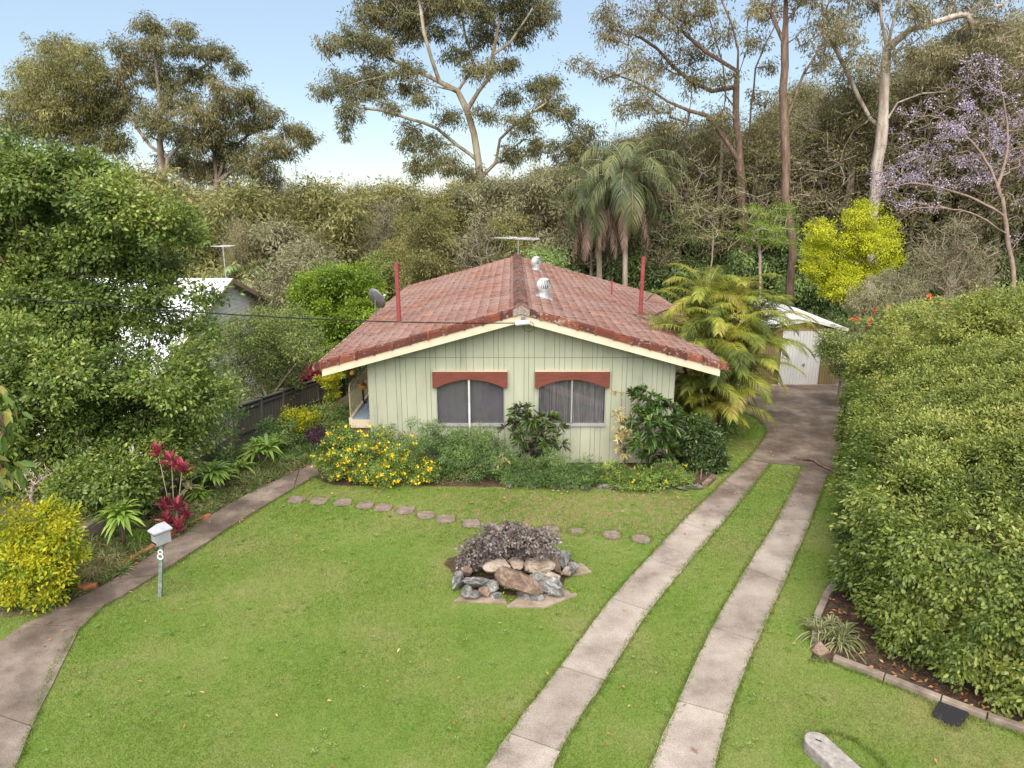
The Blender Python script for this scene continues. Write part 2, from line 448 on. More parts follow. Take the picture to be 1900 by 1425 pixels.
def tube_mesh(pos, par, r, k=6):
    n = len(pos)
    d = np.zeros((n, 3)); hp = par >= 0
    d[hp] = norm(pos[hp] - pos[par[hp]])
    d[~hp] = [0, 0, 1]
    # main child of each node
    main = np.full(n, -1)
    for i in range(n):
        p = par[i]
        if p >= 0 and (main[p] < 0 or r[i] > r[main[p]]): main[p] = i
    dd = d.copy()
    has = main >= 0
    dd[has] = norm(d[has] + d[main[has]])
    ref = np.array([.91, .40, .08])
    def rings(p, dr, rad):
        u = norm(np.cross(dr, ref)); v = np.cross(dr, u)
        a = 2*np.pi*np.arange(k)/k
        return p[:, None, :] + (u[:, None, :]*np.cos(a)[None, :, None] + v[:, None, :]*np.sin(a)[None, :, None]) * rad[:, None, None]
    V1 = rings(pos, dd, r)
    side = np.array([i for i in range(n) if par[i] >= 0 and main[par[i]] != i], dtype=int)
    ringp = par.copy()
    if len(side):
        V2 = rings(pos[par[side]], d[side], np.minimum(r[side]*1.25, r[par[side]]))
        ringp[side] = n + np.arange(len(side))
        V = np.concatenate([V1, V2])
    else: V = V1
    i = np.where(hp)[0]
    a = ringp[i]*k; b = i*k
    j = np.arange(k); j2 = (j+1) % k
    Fq = np.stack([a[:, None]+j, a[:, None]+j2, b[:, None]+j2, b[:, None]+j], -1).reshape(-1, 4)
    return V.reshape(-1, 3), Fq

def bl(u, v, Y, ru, rv, ry=None, wgt=1.0):
    """a blob of foliage seen at a photo point, at a real distance, real size"""
    p = P(u, v, Y); s = zc(Y, p[2]) / F
    rx = ru*s; rz = rv*s
    return (p[0], p[1], p[2], rx, ry if ry else (rx+rz)/2, rz, wgt)

def plant(name, label, cat, base, polys, blobs, dens, leaf, leafmat, barkmat, group=None, rc=.45, nl=60,
          rtrunk=None, every=1, minz=.8, k=6, step=.6, shell=.55, lump=.25, jit=.08, crown='crown', trunk='trunk',
          tip=.012, droop=.1, up=.5, out=.5, flat=.7, shape='diamond', bend=0, flowers=None, sub=None, updraw=.35, fill=None):
    root = empty(name, base, label, cat, group)
    C, O = blob_pts(blobs, dens, shell, lump)
    T = C[::every]
    if polys is not None:
        pos, par, r = skeleton(polys, T, tip, step, minz, jit, rtrunk=rtrunk, updraw=updraw)
        V, Fq = tube_mesh(pos, par, r, k)
        np_mesh(trunk, V, Fq, barkmat, root, smooth=True)
    L, W = leaf
    V, Fc = cluster_leaves(C, O, nl, rc, L, W, droop, up, out, flat, shape, bend)
    np_mesh(crown, V, Fc, leafmat, root)
    if flowers:
        fm, fn, fnl, frc, fL, fname = flowers
        sel = rng.choice(len(C), min(fn, len(C)), replace=False)
        V, Fc = cluster_leaves(C[sel] + O[sel]*rc*.6, O[sel], fnl, frc, fL, fL*.8, 0, .6, .8, .8)
        np_mesh(fname, V, Fc, fm, root)
    return root

def frond_geo(base, az, el, length, nleaf, leaflen, leafw, arch=.8, vee=.5, droopl=.5, curl=0.0, tipf=.35, taper0=.35):
    """returns (rachis points, leaflet verts, faces)"""
    n = 14
    pts = []; p = np.array(base, dtype=float); seg = length/n; a = el
    for i in range(n+1):
        pts.append(p.copy())
        az_i = az + curl*i/n
        d = np.array([math.cos(az_i)*math.cos(a), math.sin(az_i)*math.cos(a), math.sin(a)])
        p = p + d*seg
        a -= arch/n*(.5 + 1.0*i/n)*1.2
    pts = np.array(pts)
    t = np.linspace(.12, 1.0, nleaf); idx = t*n
    i0 = np.clip(idx.astype(int), 0, n-1); f = (idx - i0)[:, None]
    c = pts[i0]*(1-f) + pts[i0+1]*f
    tan = norm(pts[i0+1] - pts[i0])
    side = norm(np.cross(tan, np.array([0,0,1.0]) + 0*tan))
    upn = np.cross(side, tan)
    ll = leaflen * np.clip(np.minimum((t+taper0)/.55, 1), 0, 1) * np.clip(1.0 - (t - .55)/.45*(1-tipf), tipf, 1)
    Vs, Fs = [], []; nb = 0
    for sgn in (-1, 1):
        m = len(t)
        D = norm(tan*(.55 + .5*t[:, None]) + side*sgn*1.0 + upn*(vee) + rng.normal(size=(m, 3))*.10)
        Nn = upn + rng.normal(size=(m, 3))*.2 - side*sgn*vee
        V, Fq = make_leaves(c, D, Nn, ll*(.9+.2*rng.random(m)), leafw, 'strap', 0.05, droopl)
        Vs.append(V); Fs.append(Fq + nb); nb += len(V)
    return pts, np.concatenate(Vs), np.concatenate(Fs)

def copy_tree(o, parent=None, loc=None, rz=None, s=None, label=None):
    c = o.copy(); COL.objects.link(c)
    if parent is not None: c.parent = parent
    if loc is not None: c.location = loc
    if rz is not None: c.rotation_euler = (0, 0, rz)
    if s is not None: c.scale = s if hasattr(s, '__len__') else (s, s, s)
    if label: c['label'] = label
    for ch in list(o.children): copy_tree(ch, c)
    return c
# ------------------------------------------------------------------ ground
def sst(a, b, x):
    t = np.clip((np.asarray(x, dtype=float) - a)/(b - a), 0, 1); return t*t*(3-2*t)
def terrain(x, y):
    x = np.asarray(x, dtype=float); y = np.asarray(y, dtype=float)
    left = 1 - sst(-8.2, -5.0, x)
    z = -0.155*np.clip(y-18.5, 0, 16)*left
    edge = -9.25 + (y-12.8)*0.155
    z = z - 1.7*(1 - sst(-2.6, -.1, x - np.minimum(edge, -8.1)))*sst(11.2, 13.2, y)
    valley = (1 - sst(-4, 14, x - .12*(y-40)))*sst(34, 110, y)
    z = z - 7.5*valley
    z = z - 2.0*sst(90, 200, y)
    hills = sst(260, 900, y)*(19 + 9*np.sin(x*.006+1) + 5*np.sin(x*.017))
    z = z + hills
    z = z + 0.25*np.sin(x*.3)*np.sin(y*.27)*sst(38, 60, y)
    return z
xs = np.unique(np.concatenate([np.linspace(-1600, -120, 38), np.linspace(-120, -30, 46), np.linspace(-30, 30, 151), np.linspace(30, 120, 46), np.linspace(120, 1600, 38)]))
ys = np.unique(np.concatenate([np.linspace(-60, 0, 16), np.linspace(0, 45, 113), np.linspace(45, 140, 60), np.linspace(140, 1800, 60)]))
XX, YY = np.meshgrid(xs, ys)
ZZ = terrain(XX, YY)
nx, ny = len(xs), len(ys)
ii, jj = np.meshgrid(np.arange(nx-1), np.arange(ny-1))
a0 = (jj*nx + ii).ravel()
M['ground'] = noise_mat('ground_mat', [(.3,(.06,.05,.03)),(.5,(.11,.095,.05)),(.7,(.16,.13,.08))], scale=.6, detail=10, bump=.8, bdist=.05, bscale=9, rough=.95, spec=.1)
g_ = np_mesh('ground', np.stack([XX, YY, ZZ], -1).reshape(-1, 3), np.stack([a0, a0+1, a0+nx+1, a0+nx], -1), M['ground'], smooth=True)
tag(g_, kind='structure')

# lawn ----------------------------------------------------------------
M['lawn'], nt, bs, out = new_mat('lawn_mat')
def grass_color(nt, bs, out, leafy=False):
    g = N(nt, 'ShaderNodeNewGeometry')
    n1 = N(nt, 'ShaderNodeTexNoise'); n1.inputs['Scale'].default_value = .55; n1.inputs['Detail'].default_value = 4
    n2 = N(nt, 'ShaderNodeTexNoise'); n2.inputs['Scale'].default_value = 4.5; n2.inputs['Detail'].default_value = 6; n2.inputs['Roughness'].default_value = .7
    n3 = N(nt, 'ShaderNodeTexNoise'); n3.inputs['Scale'].default_value = 38; n3.inputs['Detail'].default_value = 4; n3.inputs['Roughness'].default_value = .75
    for n in (n1, n2, n3): nt.links.new(g.outputs['Position'], n.inputs['Vector'])
    r1 = ramp(nt, [(.38,(.125,.212,.036)),(.47,(.158,.235,.050)),(.57,(.212,.245,.078)),(.68,(.290,.262,.125))])
    r2 = ramp(nt, [(.30,(.120,.195,.032)),(.5,(.175,.240,.050)),(.72,(.255,.270,.100))])
    nt.links.new(n1.outputs[0], r1.inputs[0]); nt.links.new(n2.outputs[0], r2.inputs[0])
    mx = N(nt, 'ShaderNodeMix'); mx.data_type = 'RGBA'; mx.inputs[0].default_value = .48
    nt.links.new(r1.outputs[0], mx.inputs[6]); nt.links.new(r2.outputs[0], mx.inputs[7])
    m2 = N(nt, 'ShaderNodeMix'); m2.data_type = 'RGBA'; m2.blend_type = 'MULTIPLY'; m2.inputs[0].default_value = .8
    r3 = ramp(nt, [(.3,(.62,.62,.55)),(.7,(1.35,1.32,1.25))])
    if leafy:
        nt.links.new(g.outputs['Random Per Island'], r3.inputs[0]); r3.color_ramp.elements[0].position = 0; r3.color_ramp.elements[1].position = 1
    else: nt.links.new(n3.outputs[0], r3.inputs[0])
    # a worn, drier band of turf between the stepping stones and the front bed
    def band(sock, a, b, c, d):
        m1 = N(nt, 'ShaderNodeMapRange'); m1.interpolation_type = 'SMOOTHSTEP'; m1.inputs[1].default_value = a; m1.inputs[2].default_value = b; nt.links.new(sock, m1.inputs[0])
        m2_ = N(nt, 'ShaderNodeMapRange'); m2_.interpolation_type = 'SMOOTHSTEP'; m2_.inputs[1].default_value = d; m2_.inputs[2].default_value = c; nt.links.new(sock, m2_.inputs[0])
        q = N(nt, 'ShaderNodeMath'); q.operation = 'MULTIPLY'; nt.links.new(m1.outputs[0], q.inputs[0]); nt.links.new(m2_.outputs[0], q.inputs[1]); return q.outputs[0]
    sp_ = N(nt, 'ShaderNodeSeparateXYZ'); nt.links.new(g.outputs['Position'], sp_.inputs[0])
    q = N(nt, 'ShaderNodeMath'); q.operation = 'MULTIPLY'; nt.links.new(band(sp_.outputs[1], 12.6, 14.6, 15.6, 16.6), q.inputs[0]); nt.links.new(band(sp_.outputs[0], -3.5, .2, 3.4, 5.5), q.inputs[1])
    wr = N(nt, 'ShaderNodeMapRange'); wr.inputs[1].default_value = .42; wr.inputs[2].default_value = .62; nt.links.new(n2.outputs[0], wr.inputs[0])
    q2 = N(nt, 'ShaderNodeMath'); q2.operation = 'MULTIPLY'; nt.links.new(q.outputs[0], q2.inputs[0]); nt.links.new(wr.outputs[0], q2.inputs[1])
    mw = N(nt, 'ShaderNodeMix'); mw.data_type = 'RGBA'; nt.links.new(q2.outputs[0], mw.inputs[0]); nt.links.new(mx.outputs[2], mw.inputs[6]); mw.inputs[7].default_value = (.26, .22, .11, 1)
    nt.links.new(mw.outputs[2], m2.inputs[6]); nt.links.new(r3.outputs[0], m2.inputs[7])
    nt.links.new(m2.outputs[2], bs.inputs['Base Color'])
    bs.inputs['Roughness'].default_value = .85; bs.inputs['Specular IOR Level'].default_value = .15
    if not leafy:
        b = N(nt, 'ShaderNodeBump'); b.inputs['Strength'].default_value = .9; b.inputs['Distance'].default_value = .03
        nt.links.new(n3.outputs[0], b.inputs['Height']); nt.links.new(b.outputs[0], bs.inputs['Normal'])
    return m2
grass_color(nt, bs, out)
M['grass_blade'], nt, bs, out = new_mat('grass_blade_mat')
m2 = grass_color(nt, bs, out, True)
tr = N(nt, 'ShaderNodeBsdfTranslucent'); nt.links.new(m2.outputs[2], tr.inputs[0])
mixs = N(nt, 'ShaderNodeMixShader'); mixs.inputs[0].default_value = .3
nt.links.new(bs.outputs[0], mixs.inputs[1]); nt.links.new(tr.outputs[0], mixs.inputs[2]); nt.links.new(mixs.outputs[0], out.inputs[0])

gp = lambda u, v: G(u, v)[:2]
path_R = [gp(*p) for p in [(5,1490),(30,1425),(60,1350),(95,1250),(150,1165),(190,1129),(290,1070),(345,1035),(420,985),(500,935),(545,908),(592,880)]]
path_L = [gp(*p) for p in [(585,862),(555,874),(500,900),(440,930),(385,960),(330,1000),(270,1040),(205,1082),(150,1110),(95,1137),(45,1160),(0,1197),(-120,1290),(-260,1440),(-320,1560)]]
lawn_poly = [(-6.6,4.6),(9.5,4.6),(9.5,10.5),(9.6,18.5),(9.2,19.5),(8.9,22.5),(8.0,23.5),(6.1,22.5)] + \
            [(5.9,17.9),(4.9,16.5),(-4.3,16.6),(-5.0,17.1)] + \
            [gp(592,880)] + path_R[::-1][1:] + [(-6.6,4.8)]
lawn = poly_sheet('lawn', lawn_poly, .004, M['lawn'])
tag(lawn, kind='structure')
verge_poly = [(-22,4.2),(-8.4,4.2)] + path_L[9:][::-1] + [gp(40,1143), gp(0,1147), (-10.2,11.2), (-22,11.6)]
lv = poly_sheet('lawn', verge_poly, .004, M['lawn']); tag(lv, kind='structure')

M['concrete'], nt, bs, out = new_mat('concrete_mat')
g = N(nt, 'ShaderNodeNewGeometry')
n1 = N(nt, 'ShaderNodeTexNoise'); n1.inputs['Scale'].default_value = 1.1; n1.inputs['Detail'].default_value = 8; n1.inputs['Roughness'].default_value = .65
n2 = N(nt, 'ShaderNodeTexNoise'); n2.inputs['Scale'].default_value = 45; n2.inputs['Detail'].default_value = 5; n2.inputs['Roughness'].default_value = .8
for n in (n1, n2): nt.links.new(g.outputs['Position'], n.inputs['Vector'])
sx = N(nt, 'ShaderNodeSeparateXYZ'); nt.links.new(g.outputs['Position'], sx.inputs[0])
mr = N(nt, 'ShaderNodeMapRange'); mr.inputs[1].default_value = 14.3; mr.inputs[2].default_value = 16.0; nt.links.new(sx.outputs[1], mr.inputs[0])
# the mould-stained older slabs: behind y 15 and all of the side path (x < -3)
mr2 = N(nt, 'ShaderNodeMapRange'); mr2.inputs[1].default_value = -3.0; mr2.inputs[2].default_value = -3.6; nt.links.new(sx.outputs[0], mr2.inputs[0])
mr3 = N(nt, 'ShaderNodeMapRange'); mr3.inputs[1].default_value = 1.0; mr3.inputs[2].default_value = 10.6; nt.links.new(sx.outputs[1], mr3.inputs[0])
mm = N(nt, 'ShaderNodeMath'); mm.operation = 'MULTIPLY'; nt.links.new(mr2.outputs[0], mm.inputs[0]); nt.links.new(mr3.outputs[0], mm.inputs[1])
mxx = N(nt, 'ShaderNodeMath'); mxx.operation = 'MAXIMUM'; nt.links.new(mr.outputs[0], mxx.inputs[0]); nt.links.new(mm.outputs[0], mxx.inputs[1])
ra = ramp(nt, [(.32,(.21,.172,.142)),(.46,(.325,.272,.228)),(.6,(.405,.345,.293)),(.72,(.46,.395,.34))])
rb = ramp(nt, [(.34,(.105,.078,.062)),(.48,(.160,.122,.098)),(.6,(.250,.198,.160)),(.72,(.34,.275,.225))])
nt.links.new(n1.outputs[0], ra.inputs[0]); nt.links.new(n1.outputs[0], rb.inputs[0])
mx = N(nt, 'ShaderNodeMix'); mx.data_type = 'RGBA'; nt.links.new(mxx.outputs[0], mx.inputs[0]); nt.links.new(ra.outputs[0], mx.inputs[6]); nt.links.new(rb.outputs[0], mx.inputs[7])
m3 = N(nt, 'ShaderNodeMix'); m3.data_type = 'RGBA'; m3.blend_type = 'MULTIPLY'; m3.inputs[0].default_value = .9
r3 = ramp(nt, [(.32,(.55,.55,.55)),(.5,(1,1,1)),(.68,(1.28,1.28,1.28))]); nt.links.new(n2.outputs[0], r3.inputs[0])
nt.links.new(mx.outputs[2], m3.inputs[6]); nt.links.new(r3.outputs[0], m3.inputs[7])
m4 = N(nt, 'ShaderNodeMix'); m4.data_type = 'RGBA'; m4.blend_type = 'MULTIPLY'; m4.inputs[0].default_value = 1
r4 = ramp(nt, [(0,(.84,.83,.82)),(1,(1.06,1.06,1.06))]); nt.links.new(g.outputs['Random Per Island'], r4.inputs[0])
nt.links.new(m3.outputs[2], m4.inputs[6]); nt.links.new(r4.outputs[0], m4.inputs[7]); nt.links.new(m4.outputs[2], bs.inputs['Base Color'])
bs.inputs['Roughness'].default_value = .9; bs.inputs['Specular IOR Level'].default_value = .2
b = N(nt, 'ShaderNodeBump'); b.inputs['Strength'].default_value = .4; b.inputs['Distance'].default_value = .01
nt.links.new(n2.outputs[0], b.inputs['Height']); nt.links.new(b.outputs[0], bs.inputs['Normal'])

def slab_strip(mb, Lp, Rp, z=.022, gap=.022, sub=10, jit=.012):
    """slabs between paired stations, one gap at each station"""
    Lc = [catmull([(*p, 0) for p in Lp], 1e9)]; 
    def interp(pts, i, t):
        p0 = np.array(pts[max(i-1,0)]); p1 = np.array(pts[i]); p2 = np.array(pts[i+1]); p3 = np.array(pts[min(i+2,len(pts)-1)])
        return .5*((2*p1)+(-p0+p2)*t+(2*p0-5*p1+4*p2-p3)*t*t+(-p0+3*p1-3*p2+p3)*t**3)
    for i in range(len(Lp)-1):
        ln = np.linalg.norm(np.array(Lp[i+1]) - np.array(Lp[i])); e = gap/ln/2
        ts = np.linspace(e, 1-e, sub+1)
        l = [interp(Lp, i, t) for t in ts]; r = [interp(Rp, i, t) for t in ts]
        for q in l[1:-1] + r[1:-1]: q += np.array([random.uniform(-jit, jit), random.uniform(-jit, jit)])
        z2 = z + random.uniform(-.003, .003)
        V = [(q[0], q[1], z2) for q in l] + [(q[0], q[1], z2) for q in r] + [(q[0], q[1], -.06) for q in l] + [(q[0], q[1], -.06) for q in r]
        m = sub+1; fs = []
        for j in range(sub):
            fs += [(j, m+j, m+j+1, j+1), (j, j+1, 2*m+j+1, 2*m+j), (m+j+1, m+j, 3*m+j, 3*m+j+1)]
        fs += [(0, 2*m, 3*m, m), (sub, m+sub, 3*m+sub, 2*m+sub)]
        mb.add(V, fs)
ls_L = [gp(*p) for p in [(862,1495),(945,1362),(1040,1238),(1135,1112),(1203,1036),(1265,970),(1345,893),(1388,853)]]
ls_R = [gp(*p) for p in [(1005,1525),(1040,1395),(1122,1264),(1205,1135),(1268,1057),(1325,990),(1388,915),(1430,862)]]
rs_L = [gp(*p) for p in [(1165,1520),(1258,1302),(1322,1165),(1385,1055),(1442,965),(1490,866)]]
rs_R = [gp(*p) for p in [(1300,1540),(1352,1328),(1405,1192),(1455,1082),(1505,965),(1536,880)]]
mb = MB(); slab_strip(mb, ls_L, ls_R); slab_strip(mb, rs_L, rs_R)
dw = mb.build('driveway', M['concrete']); tag(dw, kind='structure')
apron = [gp(*p) for p in [(1388,852),(1405,832),(1418,812),(1421,800),(1414,785),(1395,772),(1365,762),(1335,752),(1300,740),(1290,712),(1400,706),(1580,712),(1580,880),(1536,879),(1490,865),(1430,861)]]
ap = poly_sheet('driveway_apron', apron, .018, M['concrete'], jitter=.01); tag(ap, kind='structure')
mb = MB(); 
# left path: one run of slabs up the side, wide slabs at the street end
slab_strip(mb, [path_L[i] for i in (14, 12, 10)], [path_R[i] for i in (0, 2, 4)] , sub=8, jit=.01)
slab_strip(mb, [path_L[i] for i in (10, 9)] , [path_R[i] for i in (4, 5)], sub=4, jit=.01)
slab_strip(mb, [path_L[i] for i in (9, 7, 5, 3, 1, 0)] , [path_R[i] for i in (5, 6, 8, 9, 10, 11)], z=.045, sub=8, jit=.015)
pt = mb.build('path', M['concrete']); tag(pt, kind='structure')

# garden beds ------------------------------------------------------------
M['soil'] = noise_mat('soil_mat', [(.3,(.045,.030,.022)),(.5,(.085,.058,.040)),(.7,(.16,.10,.065))], scale=7, detail=8, bump=.9, bdist=.05, bscale=25, rough=.95, spec=.1)
front_bed = [(-5.15,16.95),(-4.5,16.45),(0.9,16.32),(4.6,16.3),(5.15,16.7),(5.8,18.4),(6.1,22.4),(4.3,22.4),(4.3,18.1),(-5.2,18.2)]
bd = poly_sheet('garden_bed', front_bed, .010, M['soil'], jitter=.03); tag(bd, kind='structure')
left_bed = path_L[:10] + [(-10.1,10.9),(-9.9,12.4),(-8.3,19.2),(-5.3,18.3)]
bd = poly_sheet('garden_bed', left_bed, .010, M['soil'], jitter=.03); tag(bd, kind='structure')
rc = [gp(*p) for p in [(1506,1222),(1516,1150),(1548,1088)]]
right_bed = [gp(1506,1222), gp(1516,1150), gp(1552,1088), (8.1,14.9), (9.6,18.3), (11.1,22.5), (16,22.5), (16,5.5), gp(2050,1425), gp(1900,1352), gp(1750,1300), gp(1620,1250)]
bd = poly_sheet('garden_bed', right_bed, .010, M['soil'], jitter=.02); tag(bd, kind='structure')

# grass blades (nobody could count them) ----------------------------------
def grass(poly, holes, dens, x0, x1, y0, y1):
    n = int((x1-x0)*(y1-y0)*dens)
    x = rng.uniform(x0, x1, n); y = rng.uniform(y0, y1, n)
    k = in_poly(x, y, poly)
    for h in holes: k &= ~in_poly(x, y, h)
    return x[k], y[k]
holes = [ls_L + ls_R[::-1], rs_L + rs_R[::-1], apron, front_bed, right_bed]
xg, yg = [], []
for (a_, b_, dn) in ((5.8, 9.5, 3600), (9.5, 13, 2600), (13, 17.6, 1700), (17.6, 23, 900)):
    x, y = grass(lawn_poly, holes, dn, -9.5, 9.0, a_, b_); xg.append(x); yg.append(y)
x, y = grass(verge_poly, [], 2000, -12.5, -7, 5, 12); xg.append(x); yg.append(y)
xg = np.concatenate(xg); yg = np.concatenate(yg); n = len(xg)
patch = np.sin(xg*1.3+np.sin(yg*.9)*2)*np.sin(yg*1.7+1) * .25 + .85
C = np.stack([xg, yg, np.full(n, .002)], 1)
D = norm(rng.normal(size=(n, 3))*np.array([.55,.55,.2]) + np.array([0,0,1.0]))
S = norm(np.cross(D, rdir(n)))
H = (.022 + .022*rng.random(n))*patch*(1+.3*(yg > 13)); Wd = .0032*(1 + (yg-6)*.10)
V = np.stack([C - S*Wd[:, None], C + S*Wd[:, None], C + D*H[:, None]], 1).reshape(-1, 3)
go = np_mesh('lawn_grass', V, np.arange(n*3, dtype=np.int32).reshape(n, 3), M['grass_blade'])
tag(go, 'short mown green grass of the front lawn', 'grass', kind='stuff')

# longer tufts creeping over the edges of the slabs
xs_, ys_ = [], []
for ln_ in (ls_L, ls_R, rs_L, rs_R, path_R, [gp(*q) for q in [(1500,1225),(1545,1232),(1640,1268),(1745,1311),(1830,1343),(1910,1371)]], [gp(*q) for q in [(1508,1200),(1512,1150),(1526,1115),(1550,1078)]], [gp(*q) for q in [(1728,1330),(1742,1303),(1752,1300),(1797,1320),(1799,1332),(1780,1352),(1764,1352),(1728,1330)]], [gp(*q) for q in [(1660,1440),(1585,1372),(1545,1360),(1515,1362),(1497,1385),(1510,1400),(1560,1450)]], [(q[0], q[1]) for q in apron[:7]]):
    cv = np.array(catmull([(q[0], q[1], 0) for q in ln_], .3))[:, :2]
    for a, b in zip(cv[:-1], cv[1:]):
        k_ = int(np.linalg.norm(b-a)*520); t = rng.random(k_)[:, None]; q = a + (b-a)*t; nn_ = np.array([-(b-a)[1], (b-a)[0]])/max(1e-6, np.linalg.norm(b-a))
        q = q + nn_*(rng.normal(size=(k_,1))*.028 + .03*np.sin(q[:, :1]*9+q[:, 1:]*7)*np.sin(q[:, 1:]*13)); xs_.append(q[:, 0]); ys_.append(q[:, 1])
for (x_, y_, r_) in [(G(u_, v_)[0], G(u_, v_)[1], .2) for (u_, v_) in ((550,928),(592,931),(637,933),(678,938),(712,943),(752,948),(790,957),(827,964),(874,972),(1022,984),(1070,986),(1135,993),(1190,1001))]:
    a = rng.random(260)*6.28; rr_ = r_*(.95+.35*rng.random(260)); xs_.append(x_+np.cos(a)*rr_); ys_.append(y_+np.sin(a)*rr_)
xs_ = np.concatenate(xs_); ys_ = np.concatenate(ys_); k = ys_ > 5.8; xs_, ys_ = xs_[k], ys_[k]; n = len(xs_)
D = norm(rng.normal(size=(n, 3))*np.array([.8,.8,.2]) + np.array([0,0,1.0])); S = norm(np.cross(D, rdir(n))); H = .035+.045*rng.random(n); C = np.stack([xs_, ys_, np.full(n, .004)], 1)
V = np.stack([C - S*.005, C + S*.005, C + D*H[:, None]], 1).reshape(-1, 3)
eg = np_mesh('edge_grass', V, np.arange(n*3, dtype=np.int32).reshape(n, 3), M['grass_blade']); tag(eg, 'longer grass creeping over the edges of the concrete and stepping stones', 'grass', kind='stuff')

# little flat weeds dotted through the turf
n = 420; x = rng.uniform(-8.5, 8.5, n); y = rng.uniform(6.2, 17.5, n); k = in_poly(x, y, lawn_poly)
for h in holes: k &= ~in_poly(x, y, h)
x, y = x[k], y[k]; n = len(x); idx = np.repeat(np.arange(n), 16); m = len(idx); a = rng.random(m)*6.28; s_ = (.03 + .07*rng.random(n)**2)[idx]
C = np.stack([x[idx] + np.cos(a)*s_*rng.random(m), y[idx] + np.sin(a)*s_*rng.random(m), np.full(m, .028)], 1)
V, Fc = make_leaves(C, np.stack([np.cos(a), np.sin(a), np.full(m, .35)], 1), rdir(m)*.3+np.array([0,0,1.]), .035, .02, 'diamond', .1)
o = np_mesh('lawn_weeds', V, Fc, leaf_mat('weed_leaf', [(.1,(.10,.19,.03)),(.5,(.17,.28,.06)),(.9,(.32,.36,.13))], nscale=2)); tag(o, 'small flat weeds and clover dotted through the lawn', 'weeds', kind='stuff')

# clover patches, weeds and fallen leaves on the lawn
n = 2600
x = rng.uniform(-8.5, 8.5, n); y = rng.uniform(6.5, 22, n)
k = in_poly(x, y, lawn_poly) | in_poly(x, y, apron) | (in_poly(x, y, path_L + path_R))
near = rng.random(n) < (.10 + .9*np.exp(-((y-21)/4)**2) + .5*np.exp(-((y-16)/1.0)**2) + .7*np.exp(-((x+6.8+(y-12)*-.3)/.5)**2))
k &= near
x, y = x[k], y[k]; n = len(x)
D = norm(rng.normal(size=(n, 3))*np.array([1, 1, .12])); C = np.stack([x, y, np.full(n, .055)], 1)
V, Fc = make_leaves(C, D, norm(rng.normal(size=(n,3))*.25 + np.array([0,0,1.0])), .06+.05*rng.random(n), .028, 'diamond', .25)
fo = np_mesh('fallen_leaves', V, Fc, M['litter']); tag(fo, 'scattered dry brown leaves lying on the lawn, path and driveway', 'fallen leaves', kind='stuff')

# ------------------------------------------------------------------ house
RX, RZ, EZ, HW = .23, 4.34, 2.91, 5.22
Y0, Y1 = 17.35, 33.5
SL = (RZ-EZ)/HW
M['wall'] = noise_mat('sage_paint', [(.28,(.30,.305,.225)),(.40,(.375,.385,.285)),(.65,(.425,.435,.325))], scale=1.3, detail=6, bump=.08, bdist=.004, stretch=(2,2,.5), rough=.6, spec=.3)
M['cream'] = noise_mat('cream_paint', [(.3,(.56,.46,.33)),(.7,(.68,.58,.43))], scale=3, detail=6, bump=.1, bdist=.005, rough=.6)
M['red'] = noise_mat('red_paint', [(.3,(.135,.038,.026)),(.7,(.20,.056,.038))], scale=6, detail=6, bump=.15, bdist=.003, rough=.6, stretch=(.6,3,3))
M['flue'] = noise_mat('flue_paint', [(.3,(.23,.045,.045)),(.7,(.30,.075,.07))], scale=5, bump=.05, rough=.5)
M['dark'] = noise_mat('dark_void', two((.035,.030,.027)), scale=3, bump=0, rough=.9)
M['white_metal'] = noise_mat('white_metal', [(.3,(.48,.48,.48)),(.7,(.62,.62,.62))], scale=4, bump=0, rough=.4)
M['white_paint'] = noise_mat('white_paint', [(.3,(.62,.62,.60)),(.7,(.76,.76,.74))], scale=4, bump=.05, rough=.5)
M['alu'] = noise_mat('aluminium', [(.3,(.55,.55,.56)),(.7,(.72,.72,.73))], scale=6, bump=0, rough=.35, metal=.7)
M['grey_metal'] = noise_mat('grey_metal', two((.20,.20,.20)), scale=5, bump=0, rough=.5, metal=.3)
M['black'] = noise_mat('black_plastic', two((.018,.018,.018)), scale=8, bump=.1, rough=.5)
M['curtain'] = noise_mat('curtain', [(.3,(.15,.135,.135)),(.7,(.30,.275,.275))], scale=6, stretch=(4,1,.3), bump=0, rough=.9)
M['screen'] = noise_mat('screen', [(.3,(.165,.150,.160)),(.7,(.205,.19,.20))], scale=2, bump=0, rough=.8)

